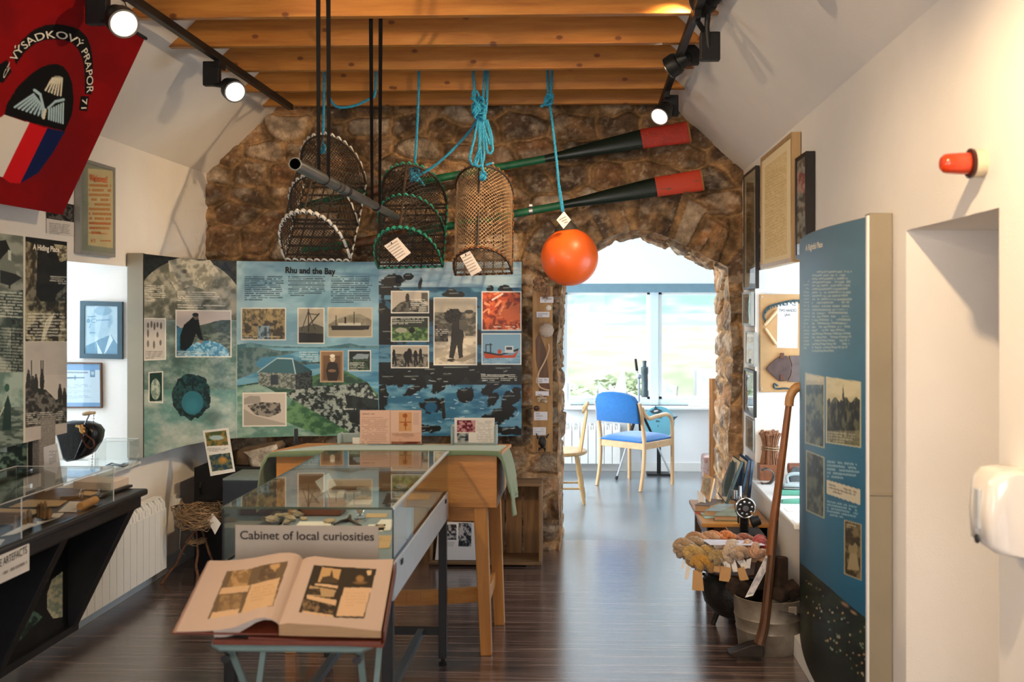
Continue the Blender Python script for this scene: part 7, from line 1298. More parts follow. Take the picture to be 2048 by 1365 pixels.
# alarm beacon, dispenser
c = pX(1968, 327, XR); c[0] = XR; t = thing('alarm_beacon', 'red dome alarm light on a round cream base high on the right wall', 'alarm light', c)
MB().lathe([(.0001, 0), (.036, 0), (.037, .004), (.037, .030), (.034, .034), (.0001, .034)], c, 32, NL, False).build('base', mat('cream_plastic', (.62, .52, .36), .4, var=.03), t)
MB().lathe([(.038, .030), (.040, .033), (.040, .040), (.034, .044), (.034, .034)], c, 32, NL, False).build('collar', mat('dark_red_plastic', (.05, .008, .004), .3), t)
M_red_l = mat('red_lens', (.60, .045, .008), .12, var=.1, coat=.6); MB().lathe([(.030, .040), (.0295, .062), (.027, .098), (.024, .108), (.017, .114), (.0001, .115)], c, 32, NL, False).build('lens', M_red_l, t)
c = pX(2042, 1040, XR); c[0] = XR; t = thing('soap_dispenser', 'white rounded soap dispenser on the right wall near the door recess', 'dispenser', c + [0, 0, -.12]); zt, zb4 = pX(2038, 948, XR - .05)[2], pX(2038, 1126, XR - .05)[2]
Yd0, Yd1 = c[1] - .085, c[1] + .055; prof = [(0, zb4 + .02), (.03, zb4), (.085, zb4 + .010), (.108, zb4 + .03), (.112, zb4 + .10), (.104, zt - .03), (.085, zt - .006), (.05, zt), (0, zt - .004)]
V = [];
for Y, s_ in ((Yd0, .90), (Yd0 + .012, .98), (Yd0 + .03, 1.0), (Yd1 - .03, 1.0), (Yd1 - .012, .98), (Yd1, .90)): V += [(XR - a * s_, Y, (zt + zb4) / 2 + (z - (zt + zb4) / 2) * (1 - (1 - s_) * .6)) for a, z in prof]
n_ = len(prof); MB().add(V, [(k * n_ + j, k * n_ + (j + 1) % n_, (k + 1) * n_ + (j + 1) % n_, (k + 1) * n_ + j) for k in range(5) for j in range(n_)] + [tuple(range(n_))[::-1], tuple(5 * n_ + j for j in range(n_))]).build('housing', mat('glossy_white_plastic', (.78, .72, .66), .12, var=.02, coat=.5), t, smooth=60)
MB().box((XR - .1155, Yd0 + .055, zb4 + .06), (XR - .107, Yd1 - .055, zt - .05)).build('viewing_window', mat('pale_blue_window', (.50, .52, .54), .1), t, smooth=0, bevel=.003); MB().lathe([(.012, 0), (.010, .004), (.001, .004)], (XR - .112, (Yd0 + Yd1) / 2, zb4 + .035), 14, NL).build('nozzle', M_black, t)

# ================================================================== PLANK OF SEASHORE FINDS
Yp = 6.63; a, b = pY(1065, 573, Yp), pY(1105, 905, Yp); M_plk = wood('driftwood_plank', (.42, .235, .085), (.24, .115, .04), 2, .55, 6)
t = thing('specimen_plank', 'upright wooden plank of seashore finds hung beside the arch', 'display board', ((a[0] + b[0]) / 2, Yp, b[2])); MB().box((a[0], Yp, b[2]), (b[0], Yp + .03, a[2])).build('plank', M_plk, t, smooth=0, bevel=.003); MB().box((a[0] + .04, Yp + .03, b[2] + .2), (b[0] - .04, YF - .055, b[2] + .26)).build('wall_batten', M_dkwood, t, smooth=0)
sh([(1071, 680), (1078, 665), (1092, 700), (1098, 760), (1101, 790), (1088, 795), (1076, 800), (1080, 760), (1072, 720)], Yp - .002, .003).build('bark_patch', M_dkwood, t, smooth=0)
for k, (x0, y0, x1, y1) in enumerate([(1080, 594, 1107, 606), (1073, 624, 1099, 635), (1072, 756, 1098, 767), (1071, 783, 1098, 792), (1068, 824, 1095, 841), (1066, 855, 1092, 871)]):
    cv = Canvas(plane_grid(pY(x0, y0, Yp - .004), pY(x1, y0, Yp - .004), pY(x1, y1, Yp - .004), pY(x0, y1, Yp - .004), 28, 12), 'cfccd0'); cv.lines(x0 + 3, y0 + 2, x1 - 3, y1 - 1, 3 if y1 - y0 > 12 else 2, '7a7a80', .6); print_on('label', cv, M_matte, t)
def find(nm, lab, mb, m, cat): tag(mb.build(nm, m), lab, cat, None)
mb = MB(); rs = np.random.RandomState(5)
for k in range(46): p = pY(1068 + rs.rand() * 26, 556 + rs.rand() * 24, Yp - .03); mb.ball(p, .011, (1, 1, 1.3), 7, rot=tuple(rs.rand(3) * 3), amp=.3, seed=k)
for k in range(26): p = pY(1086 + rs.rand() * 12, 575 + rs.rand() * 20, Yp - .02); mb.ball(p, .009, (.7, 1, 1.9), 6, amp=.3, seed=k)
find('coral_cluster', 'brown knobbly coral cluster at the top of the plank', mb, mat('brown_coral', (.28, .15, .08), .9, var=.5, scale=60), 'coral')
find('limpet_shell', 'small white round shell below the first label on the plank', MB().lathe([(.020, 0), (.019, .004), (.012, .010), (.001, .013)], pY(1097, 616, Yp), 20, (0, -1, 0)), mat('white_shell', (.68, .62, .52), .5), 'shell')
c = pY(1093, 661, Yp - .018); mb = MB().ball(c, .049, (1, .75, 1), 36); V = mb.v[-1]; d = V - c; an = np.arctan2(d[:, 2], d[:, 0]); mb.v[-1] = c + d * (1 + .035 * np.cos(an * 10) * (np.hypot(d[:, 0], d[:, 2]) / .05))[:, None]
find('sea_urchin', 'round ribbed pale sea urchin shell on the plank', mb, mat('urchin_shell', (.42, .30, .22), .75, col2=(.58, .47, .38), scale=90), 'sea urchin')
find('dried_seaweed', 'long curved pale dried stem hanging down the plank', MB().tube(curve([pY(x, y, Yp - .008) for x, y in ((1097, 688), (1098, 700), (1090, 722), (1078, 745), (1075, 762), (1080, 775), (1092, 780), (1099, 781))], 40), .0055, 7), mat('dried_stem', (.55, .38, .24), .7, var=.3, scale=30), 'seaweed')
mb = MB()
for k in range(14): mb.ball(pY(1077 + rs.rand() * 15, 794 + rs.rand() * 10, Yp - .012), .011, (1, 1, 1), 8, amp=.3, seed=k)
find('coral_lump', 'small pale knobbly coral below the fourth label on the plank', mb, mat('pale_coral', (.48, .36, .25), .9, var=.3, scale=60), 'coral')
find('sea_bean', 'dark brown round sea bean above the fifth label on the plank', MB().ball(pY(1073, 817, Yp - .008), .020, (1, .5, .85), 16), mat('dark_bean', (.05, .02, .012), .35), 'seed')
mb = MB().ball(pY(1085, 886, Yp - .014), .030, (.85, .5, 1.25), 14, amp=.15, seed=4)
for x0, y0, x1, y1 in ((1077, 878, 1072, 867), (1092, 876, 1098, 868), (1080, 896, 1077, 903), (1089, 896, 1090, 904)): mb.tube([pY(x0, y0, Yp - .014), pY(x1, y1, Yp - .014)], [.010, .003], 6)
find('egg_case', 'black horned egg case at the foot of the plank', mb, mat('black_horn', (.012, .010, .009), .5), 'egg case')

# ================================================================== BENCH, BOOKS, SEWING MACHINE
zbn = .45; A1 = pZ(1376, 1000, zbn); B1 = pZ(1406, 1047, zbn); xb0 = (A1[0] + B1[0]) / 2; Yn0, Yn1 = B1[1], A1[1]
t = thing('low_bench', 'low wooden bench carrying books and pictures under the right sill', 'bench', (.85, (Yn0 + Yn1) / 2, 0)); MB().box((xb0, Yn0, zbn - .025), (1.03, Yn1, zbn)).build('bench_top', M_oak, t, smooth=0, bevel=.004); MB().box((xb0 + .04, Yn0 + .03, zbn - .12), (1.02, Yn1 - .04, zbn - .025)).build('apron', M_dkwood, t, smooth=0)
for x_, y_ in ((xb0 + .05, Yn0 + .05), (1.0, Yn0 + .05), (xb0 + .05, Yn1 - .06), (1.0, Yn1 - .06)): MB().bar((x_, y_, 0), (x_, y_, zbn - .03), .04, .04).build('leg', M_dkwood, t, smooth=0)
def ctp(px, py, z): return pZ(px, py, z)
def book(lab, pts, z0, th, m, group='old books on the bench'):
    P = [pZ(x, y, z0) for x, y in pts]; t = thing('old_book', lab, 'book', (P[0] + P[2]) / 2, group); slab(P, z0, z0 + .003).build('back_cover', m, t, smooth=0); c = sum(P) / 4; Q = [c + (p - c) * .95 for p in P]; slab(Q, z0 + .003, z0 + th - .003).build('page_block', M_pages, t, smooth=0); slab(P, z0 + th - .003, z0 + th).build('front_cover', m, t, smooth=0, bevel=.001)
M_b1 = mat('faded_brown_cloth', (.14, .095, .07), .7, var=.3); M_b2 = mat('faded_green_cloth', (.20, .20, .13), .7, var=.3); M_b3 = mat('grey_paper_cover', (.25, .27, .25), .7, var=.3)
sheet('red pamphlet under the books on the bench', [(1392, 1014), (1440, 1018), (1430, 1032), (1390, 1028)], zbn + .0006, mat('red_pamphlet', (.45, .06, .03), .6), name='pamphlet', cat='pamphlet'); sheet('pale green pamphlet under the books on the bench', [(1400, 1026), (1450, 1026), (1462, 1036), (1410, 1038)], zbn + .0008, mat('green_pamphlet', (.35, .45, .36), .6), name='pamphlet', cat='pamphlet')
book('brown old book topmost of the stack nearest the bench edge', [(1389, 1024), (1420, 1026), (1450, 1014), (1416, 1010)], zbn + .002, .040, M_b1); book('old book with grey cover in the middle of the bench', [(1408, 1033), (1440, 1034), (1470, 1020), (1440, 1018)], zbn + .002, .032, M_b3); book('faded green book lying nearest the sewing machine', [(1428, 1042), (1474, 1043), (1482, 1028), (1440, 1026)], zbn + .002, .028, M_b2)
def lean(name, lab, cat, pts, Ys, m, pic=None, fw=.015, th=.012, group=None):
    Q = [pY(x, y, Yq) for (x, y), Yq in zip(pts, Ys)]; n = np.cross(Q[1] - Q[0], Q[3] - Q[0]); n /= np.linalg.norm(n); n = n if n[1] > 0 else -n
    t = thing(name, lab, cat, (Q[2] + Q[3]) / 2, group); MB().add(Q + [q + n * th for q in Q], [(0, 1, 2, 3), (7, 6, 5, 4), (0, 4, 5, 1), (1, 5, 6, 2), (2, 6, 7, 3), (3, 7, 4, 0)]).build('frame', m, t, smooth=0)
    if pic: c = sum(Q) / 4; q = [c + (p - c) * (1 - fw) - n * .0012 for p in Q]; cv = Canvas(plane_grid(*q, 50, 70), 'b0aca0'); pic(cv); print_on('picture', cv, M_matte, t)
M_gf = mat('green_black_board', (.03, .05, .045), .5); M_bf = mat('dark_blue_board', (.012, .03, .065), .4)
lean('leaning_picture', 'tall pale mounted print leaning furthest left on the bench', 'picture', [(1466, 911), (1483, 923), (1451, 1008), (1435, 987)], (6.18, 6.10, 5.98, 6.10), M_gf, fpl('5c6068', '7a7c80', .2, 12), .06, .02, 'pictures leaning on the bench')
lean('leaning_picture', 'dark blue backed picture leaning behind the pale mounted print', 'picture', [(1480, 907), (1497, 920), (1478, 1010), (1460, 995)], (6.24, 6.16, 6.04, 6.14), M_bf, fpl('3a4650', '5a6870', .2, 13), .12, .02, 'pictures leaning on the bench')
lean('leaning_picture', 'dark blue picture leaning nearest the right wall on the bench', 'picture', [(1490, 910), (1503, 922), (1494, 1012), (1481, 1000)], (6.28, 6.20, 6.10, 6.18), M_bf, fpl('7a7468', '8a8478', .2, 14), .2, .02, 'pictures leaning on the bench')
lean('standing_photograph', 'small picture in a pale wooden frame standing at the bench edge', 'picture', [(1408, 946), (1428, 957), (1418, 1004), (1401, 984)], (6.16, 6.06, 6.00, 6.10), M_beech, fpl('8a7c68', 'a89a84', .2, 15), .22, .012)
lean('white_card', 'small white card propped against the small wooden frame', 'card', [(1394, 980), (1408, 992), (1411, 1007), (1397, 1007)], (6.06, 5.98, 5.96, 6.0), M_paper, None, .1, .002)
# sewing machine on its case
c0 = pZ(1496, 1080, .42); Ys_ = 5.38; xa5, xb5 = pY(1458, 1080, Ys_)[0], pY(1534, 1080, Ys_)[0]
tag(MB().box((xa5, Ys_ + .02, 0), (xb5 - .01, Ys_ + .20, .365)).build('wooden_box', M_dkwood, smooth=0, bevel=.004, origin=((xa5 + xb5) / 2, Ys_ + .15, 0)), 'dark wooden box under the sewing machine behind the wool', 'box')
t = thing('sewing_machine', 'black hand crank sewing machine with a big spoked wheel', 'sewing machine', ((xa5 + xb5) / 2, Ys_ + .11, .366)); MB().box((xa5, Ys_, .366), (xb5, Ys_ + .215, .422)).build('wooden_base', M_dkwood, t, smooth=0, bevel=.004); MB().box((xa5 + .01, Ys_ + .01, .422), (xb5 - .01, Ys_ + .205, .432)).build('bed_plate', M_blackm, t, smooth=0, bevel=.003)
MB().box((xa5 + .004, Ys_ + .004, .423), (xa5 + .012, Ys_ + .21, .436)).build('bright_rim', M_chrome, t, smooth=0)
wc = pY(1491, 1017, Ys_ + .02); mb = MB().tube([wc + .052 * np.array([math.cos(a), 0, math.sin(a)]) for a in np.linspace(0, 6.28, 40)][:-1], .006, 8, closed=True); mb.build('wheel_rim', M_chrome, t)
MB().lathe([(.001, -.004), (.047, -.004), (.047, .008), (.001, .008)], wc, 36, (0, 1, 0), False).build('wheel_web', M_blackm, t); MB().lathe([(.001, -.010), (.016, -.010), (.017, -.004)], wc, 24, (0, 1, 0), False).build('hub', M_chrome, t)
mb = MB(); mb2 = MB()
for k in range(8): a = k * math.pi / 4 + .2; mb.ball(wc + np.array([.034 * math.cos(a), -.005, .034 * math.sin(a)]), .0065, (1, .3, 1), 8)
mb.build('wheel_studs', M_chrome, t); MB().tube([wc + [.030, -.012, -.022], wc + [.030, -.03, -.022]], .006, 10).build('crank_knob', M_brass, t)
MB().bar((wc[0], wc[1] + .055, .432), (wc[0], wc[1] + .055, wc[2] + .01), .05, .055, w1=.04, h1=.05).bar((wc[0], wc[1] + .03, wc[2] + .012), (wc[0] - .005, wc[1] + .15, wc[2] + .03), .038, .05, w1=.03, h1=.036).build('arm', mat('black_japan', (.008, .008, .009), .12, coat=.5), t, smooth=0, bevel=.010)
MB().bar((wc[0] - .005, wc[1] + .15, .46), (wc[0] - .005, wc[1] + .15, wc[2] + .055), .032, .03).build('needle_head', M_blackm, t, smooth=0, bevel=.006); MB().tube([(wc[0] - .02, wc[1] + .06, wc[2] + .02), (wc[0] - .02, wc[1] + .06, wc[2] + .11)], .009, 10).build('spool_pin', M_chrome, t); MB().tube([(wc[0] - .045, wc[1] + .09, wc[2] + .035), (wc[0] - .045, wc[1] + .09, wc[2] + .08)], .016, 14).build('bobbin_winder', M_steel, t)
MB().tube([pY(1502, 1046, Ys_ + .07), pY(1520, 1040, Ys_ + .07)], [.032, .026], 16).build('motor', M_blackm, t, bevel=.004)

# ================================================================== WOOL, CAULDRON, BUCKET, FOOT PLOUGH
cc_ = np.array([.785, 5.17, 0]); M_ci = mat('cast_iron', (.014, .012, .011), .45, .3, var=.4, scale=30, bump=.3)
t = thing('cauldron', 'round black iron cauldron on short legs under the wool', 'cauldron', cc_); MB().lathe([(.001, .055), (.07, .06), (.13, .09), (.17, .14), (.185, .20), (.175, .26), (.155, .285), (.17, .30), (.165, .305), (.14, .30), (.145, .27), (.16, .2), (.10, .10), (.001, .08)], cc_, 40).build('bowl', M_ci, t)
for k in range(3): a = k * 2.094 + .6; p = cc_ + np.array([.10 * math.cos(a), .10 * math.sin(a), 0]); MB().tube([p + [.03 * math.cos(a), .03 * math.sin(a), 0], p + [0, 0, .09]], [.012, .018], 8).build('leg', M_ci, t)
for s_ in (-1, 1): MB().tube([cc_ + [s_ * (.165 + .03 * math.sin(a)), .03 * math.cos(a), .25 + .02 * math.cos(a * .5)] for a in np.linspace(0, 3.14, 9)], .007, 6).build('ear', M_ci, t)
tag(MB().lathe([(.001, 0), (.165, 0), (.165, .008), (.001, .008)], cc_ + [-.02, 0, .306], 30).build('round_board', M_dkwood), 'thin round wooden board on the cauldron under the heaped wool', 'board')
ym = {}
def yarn(k, c, L_, ang, r, col, lab, tilt=0, lift=0):
    m = mat('wool_' + lab.split()[0] + str(k), col, .95, var=.35, scale=90, stretch=(1, 1, 1), bump=.8, bscale=160, sheen=.4); d = np.array([math.cos(ang) * math.cos(tilt), math.sin(ang) * math.cos(tilt), math.sin(tilt)]); u, v, _ = frame_of(d); mb = MB(); s = np.linspace(-1, 1, 34)
    for st in range(8):
        sp = st // 4; sub = st % 4; pts = []
        for q in s: env = math.sqrt(max(0, 1 - abs(q) ** 4)) * .9 + .1; a = q * 3.6 + sp * math.pi; b_ = q * 9 + sub * 1.571; off = r * .52 * env * (math.cos(a) * u + math.sin(a) * v) + r * .26 * env * (math.cos(b_) * u + math.sin(b_) * v); pts.append(np.array(c) + d * q * L_ / 2 + off)
        mb.tube(pts, [r * (.30 * math.sqrt(max(0, 1 - abs(q) ** 4)) + .08) for q in s], 7)
    tag(mb.build('wool_skein', m), lab, 'wool skein', 'wool skeins on the cauldron')
Yk = 5.10; mm = (1 / 390.)
for k, (x, y, Yq, L_, ang, r, col, lab, tl) in enumerate([(1378, 1090, 5.02, .17, .5, .036, (.42, .28, .16), 'tan wool skein at the far left of the heap', 0), (1400, 1108, 4.96, .19, .3, .040, (.50, .32, .10), 'honey coloured wool skein left of the mustard one', -.1), (1386, 1120, 5.0, .15, 1.2, .034, (.50, .29, .09), 'dull gold wool skein hanging lowest at the left', -.4), (1412, 1128, 4.93, .18, .7, .040, (.52, .26, .03), 'mustard yellow wool skein at the front left', -.2), (1437, 1115, 4.93, .14, 1.0, .036, (.38, .25, .09), 'olive gold wool skein right of the mustard one', -.1), (1463, 1098, 4.95, .17, 1.3, .036, (.60, .44, .30), 'cream wool skein in the middle of the heap', 0), (1453, 1115, 4.92, .12, .2, .030, (.62, .47, .34), 'pale cream knotted wool skein low in the middle', -.1), (1485, 1104, 4.94, .15, 1.0, .034, (.56, .36, .22), 'pinkish cream wool skein right of the middle', 0), (1503, 1098, 4.96, .16, 2.0, .036, (.62, .33, .19), 'peach wool skein right of the pinkish cream one', 0), (1520, 1112, 4.96, .13, 2.4, .030, (.50, .28, .14), 'light brown wool skein at the front right', -.2), (1405, 1076, 5.14, .18, .1, .030, (.50, .27, .13), 'light brown wool skein behind the white strip at the left', 0), (1440, 1074, 5.18, .17, 0, .030, (.62, .20, .05), 'orange wool skein at the back of the heap', 0), (1475, 1078, 5.20, .17, .1, .026, (.36, .12, .07), 'rust brown wool skein at the back right', 0), (1520, 1088, 5.06, .15, 1.5, .036, (.42, .035, .018), 'red wool skein at the right end of the heap', 0), (1366, 1106, 5.05, .13, .9, .030, (.46, .32, .20), 'sandy wool skein hanging at the extreme left edge', -.3)]):
    c = pY(x, y, Yq); yarn(k, c, L_, ang, r, col, lab, tl)
a = pZ(1402, 1082, .44); q_ = [pY(1402, 1080, 5.12), pY(1512, 1083, 5.12), pY(1530, 1092, 4.92), pY(1420, 1091, 4.92)]
tag(MB().add(q_ + [p + np.array([0, 0, .003]) for p in q_], [(3, 2, 1, 0), (4, 5, 6, 7), (0, 1, 5, 4), (1, 2, 6, 5), (2, 3, 7, 6), (3, 0, 4, 7)]).build('card_strip', mat('lilac_white_card', (.66, .62, .68), .7), smooth=0), 'long white card strip lying across the top of the wool', 'card')
M_kraft = mat('kraft_tag', (.52, .30, .13), .8, var=.08)
for k, (pts, m, lab) in enumerate([([(1386, 1141), (1404, 1143), (1408, 1183), (1384, 1181)], M_kraft, 'largest brown tag hanging lowest at the left'), ([(1429, 1121), (1442, 1122), (1439, 1146), (1427, 1144)], M_kraft, 'small brown tag under the mustard skein'), ([(1441, 1132), (1463, 1137), (1460, 1165), (1438, 1162)], M_kraft, 'wide brown tag in front of the cauldron'), ([(1474, 1138), (1488, 1134), (1498, 1160), (1480, 1163)], M_kraft, 'brown tag between two white tags at the right'), ([(1444, 1122), (1460, 1123), (1462, 1142), (1452, 1141)], M_paper, 'white tag left of the centre'), ([(1460, 1121), (1470, 1120), (1477, 1144), (1466, 1145)], M_paper, 'white tag at the centre'), ([(1473, 1122), (1487, 1117), (1499, 1136), (1486, 1140)], M_paper, 'white tag right of the centre'), ([(1493, 1120), (1503, 1117), (1500, 1138), (1492, 1136)], M_paper, 'narrow white tag at the right'), ([(1366, 1122), (1370, 1124), (1366, 1140), (1362, 1137)], M_paper, 'tiny white tag hanging at the far left'), ([(1373, 1128), (1381, 1138), (1376, 1160), (1369, 1158)], M_paper, 'white tag behind the largest brown tag')]):
    Yt = 4.885 + .006 * k; P = [pY(x, y, Yt) for x, y in pts]; t = thing('paper_tag', lab + ' of the wool', 'tag', P[3], 'tags hanging from the wool'); MB().add(P + [p + np.array([0, .0015, 0]) for p in P], [(0, 1, 2, 3), (7, 6, 5, 4), (0, 4, 5, 1), (1, 5, 6, 2), (2, 6, 7, 3), (3, 7, 4, 0)]).build('card', m, t, smooth=0); MB().tube([(P[0] + P[1]) / 2 + [0, 0, -.004], (P[0] + P[1]) / 2 + [0, .03, .03]], .001, 4).build('string', M_straw, t)
# bucket
bc = (pZ(1475, 1281, 0) + pZ(1592, 1292, 0)) / 2; bc[1] = 5.0 - .02; bc[0] = pY(1531, 1200, bc[1])[0]; rt, hb = .178, .262
M_galv = mat('galvanised_steel', (.36, .32, .27), .5, .6, col2=(.19, .15, .11), scale=9); bc[1] = 4.88
t = thing('metal_bucket', 'galvanised metal bucket of dark peat behind the foot plough', 'bucket', bc); MB().lathe([(.001, .012), (.142, .012), (.145, 0), (.148, .004), (.160, .10), (.163, .105), (.160, .112), (.168, .16), (.171, .165), (.168, .172), (rt - .004, hb - .006), (rt, hb), (rt - .004, hb + .003), (rt - .008, hb - .004), (.150, .08), (.14, .02), (.001, .02)], bc, 48, capends=False).build('pail', M_galv, t)
for s_, a in ((1, -1.1), (1, 2.0)): p = bc + np.array([(rt) * math.cos(a), rt * math.sin(a), hb - .035]); MB().box(p - [.02, .006, .02], p + [.02, .006, .02]).build('handle_lug', M_galv, t, smooth=0, bevel=.003)
MB().tube(curve([bc + [rt * math.cos(a) * 1.03, rt * math.sin(a) * 1.03, hb - .03 - .028 * math.sin((a + 1.5) * 2.0)] for a in np.linspace(-1.5, -.35, 9)], 24), .0045, 6).build('bail_handle', M_steel, t)
M_peat = mat('peat', (.030, .016, .010), .95, var=.5, scale=30, bump=.9, bscale=50)
for k, (x, y, Yq, sz, rot, lab) in enumerate([(1475, 1175, 4.90, (.09, .08, .07), (.3, .3, .5), 'dark brown peat block at the left rim of the bucket'), (1528, 1150, 4.96, (.08, .08, .14), (.1, .1, .2), 'tall peat block at the back of the bucket'), (1558, 1150, 4.98, (.07, .07, .18), (-.1, .1, .6), 'tallest dark peat block beside the plough shaft'), (1580, 1180, 4.94, (.08, .07, .07), (.3, -.3, .2), 'reddish peat block at the right rim of the bucket'), (1560, 1190, 4.86, (.08, .07, .06), (.2, .2, 1.0), 'broken peat block low at the front of the bucket')]):
    mb = MB().ob(pY(x, y, Yq), sz, rot); o = mb.build('peat_block', M_peat, smooth=0, bevel=.012); tag(o, lab, 'peat', 'peat blocks in the bucket')
lean('caption_card', 'white printed card standing slanted in the peat bucket', 'card', [(1532, 1112), (1545, 1118), (1506, 1192), (1490, 1196)], (4.84, 4.83, 4.78, 4.78), M_paper, lambda cv: (cv.put(np.ones(cv.x.shape), 'c8c4c8'), cv.noise(np.ones(cv.x.shape, bool), '9a98a0', 'c8c4c8', .1, .1, 2)), .1, .003)
# foot plough
Ytop = 5.02; M_pl = wood('foot_plough_wood', (.27, .095, .022), (.14, .045, .012), 2, .35, 5)
t = thing('foot_plough', 'long crooked wooden foot plough leaning in front of the bucket', 'plough', pZ(1500, 1312, 0)); pth = [(1578, 806), (1570, 870), (1556, 980), (1548, 1040), (1541, 1110), (1534, 1180), (1526, 1250), (1516, 1288)]; Ys2 = [4.70 - .05 + (1288 - y) / 482 * .10 for _, y in pth]; P = np.array([pY(x, y, q) for (x, y), q in zip(pth, Ys2)])
MB().tube(curve(P[:5], 40), [.0195 + .009 * k / 40 for k in range(len(curve(P[:5], 40)))], 12, sy=.8).build('shaft', M_pl, t)
P2 = curve(P[3:], 24); MB().tube(P2 + [.006, .0, 0], [.026 + .016 * k / len(P2) for k in range(len(P2))], 10, sy=.6).build('heel_beam', M_dkwood, t)
MB().tube(curve([pY(x, y, Ys2[0]) for x, y in ((1578, 812), (1580, 795), (1588, 780), (1598, 774), (1612, 776))], 20), .022, 12).build('hand_grip', mat('worn_pale_grip', (.40, .20, .07), .4, var=.2), t)
Q = [pY(1458, 1308, 4.66), pY(1500, 1292, 4.66), pY(1528, 1288, 4.66), pY(1528, 1316, 4.66), pY(1470, 1316, 4.66)]; Q = [q * [1, 1, 0] + [0, 0, max(.002, q[2])] for q in Q]; MB().add(Q + [q + np.array([.0, .07, 0]) for q in Q], [(0, 1, 2, 3, 4), (9, 8, 7, 6, 5)] + [(i, 5 + i, 5 + (i + 1) % 5, (i + 1) % 5) for i in range(5)]).build('iron_share', mat('dark_iron', (.03, .022, .018), .5, .4, var=.4), t, smooth=0, bevel=.004)

# ================================================================== ANNEX FURNITURE
M_blue = mat('blue_upholstery', (.006, .12, .36), .85, var=.12, scale=40, sheen=.3)
cc = np.array([.485, 9.375, 0]); fv = np.array([.63, .78, 0]); rv = np.array([.68, -.73, 0]); fv /= np.linalg.norm(fv); rv = np.array([fv[1], -fv[0], 0])
def Lc(a, b, z): return cc + rv * a + fv * b + np.array([0, 0, z])
t = thing('arm_chair', 'pale beech armchair with blue back and seat standing in the annex', 'chair', cc)
for s_ in (-1, 1):
    MB().tube(curve([Lc(s_ * .25, -.29, 0), Lc(s_ * .25, -.245, .2), Lc(s_ * .25, -.235, .44), Lc(s_ * .25, -.27, .66), Lc(s_ * .25, -.31, .80)], 16), [.021] * 4 + [.022] * 13, 8, sy=.85).build('rear_leg', M_beech, t); MB().tube(curve([Lc(s_ * .25, .22, 0), Lc(s_ * .25, .22, .3), Lc(s_ * .25, .215, .56), Lc(s_ * .25, .19, .63), Lc(s_ * .25, .12, .665), Lc(s_ * .25, -.04, .66), Lc(s_ * .25, -.16, .65), Lc(s_ * .25, -.235, .70), Lc(s_ * .25, -.27, .76)], 34), .021, 8, sy=.85).build('front_leg_and_arm', M_beech, t)
    MB().bar(Lc(s_ * .25, -.24, .40), Lc(s_ * .25, .22, .40), .022, .06).build('side_rail', M_beechx, t, smooth=0, bevel=.003)
for b_ in (-.235, .215): MB().bar(Lc(-.25, b_, .40), Lc(.25, b_, .40), .022, .06).build('cross_rail', M_beechx, t, smooth=0, bevel=.003)
n_ = 14; G = []
for i in range(n_ + 1):
    row = []
    for j in range(n_ + 1): u_, v_ = i / n_ * 2 - 1, j / n_ * 2 - 1; row.append(Lc(u_ * .235, v_ * .245 - .01, .445 + .04 * (1 - abs(u_) ** 4) ** .5 * (1 - abs(v_) ** 4) ** .5))
    G.append(row)
G = np.array(G); H_ = G.copy(); H_[:, :, 2] = .432; MB().grid(G).grid(H_[::-1]).grid(np.stack([G[0], H_[0]])).grid(np.stack([H_[-1], G[-1]])).grid(np.stack([H_[:, 0], G[:, 0]])).grid(np.stack([G[:, -1], H_[:, -1]])).build('seat', M_blue, t, smooth=50)
out = [(-.235, .61), (.235, .61), (.235, .80), (.20, .855), (.12, .885), (0, .895), (-.12, .885), (-.20, .855), (-.235, .80)]; nb = len(out); V = []
for d_, s_ in ((-.03, .93), (-.022, 1), (.022, 1), (.03, .93)): V += [Lc(a * s_, -.285 + .10 * abs(a) * 0 - (z - .6) * .14 + d_ - .12 * (1 - (a / .24) ** 2) * .25, .75 + (z - .75) * s_) for a, z in out]
MB().add(V, [(k * nb + j, k * nb + (j + 1) % nb, (k + 1) * nb + (j + 1) % nb, (k + 1) * nb + j) for k in range(3) for j in range(nb)] + [tuple(range(nb))[::-1], tuple(3 * nb + j for j in range(nb))]).build('backrest', M_blue, t, smooth=50)
# spindle chair
M_ps = wood('pale_pine_chair', (.62, .40, .18), (.50, .28, .10), 2, .4, 3); sc0 = np.array([-.20, 8.55, 0]); t = thing('spindle_chair', 'pale pine spindle back chair half hidden behind the left side of the arch', 'chair', sc0)
MB().lathe([(.001, .405), (.20, .405), (.215, .415), (.215, .435), (.20, .442), (.001, .438)], sc0, 36, capends=False).build('seat', M_ps, t)
for sx, sy_ in ((-1, -1), (-1, 1), (1, -1), (1, 1)):
    a, b = sc0 + [sx * .13 + (.06 * sx), sy_ * .17, 0], sc0 + [sx * .10 + .02, sy_ * .11, .41]; q = lambda s: a + (b - a) * s; MB().tube([q(s) for s in (0, .05, .2, .24, .28, .5, .55, .6, .8, 1)], [.012, .015, .019, .014, .019, .022, .015, .021, .018, .014], 10).build('leg', M_ps, t)
for sy_ in (-1, 1): MB().tube([sc0 + [-.16, sy_ * .15, .13], sc0 + [.16, sy_ * .15, .13]], [.009, .009], 8).build('stretcher', M_ps, t)
MB().tube([sc0 + [0, -.15, .13], sc0 + [0, .15, .13]], .010, 8).build('cross_stretcher', M_ps, t)
for k in range(6): y_ = (k - 2.5) * .058; MB().tube([sc0 + [.155 + .01 * math.cos(k), y_ * .8, .44], sc0 + [.215, y_ * 1.1, .82 - abs(k - 2.5) * .02]], [.008, .0065], 8).build('spindle', M_ps, t)
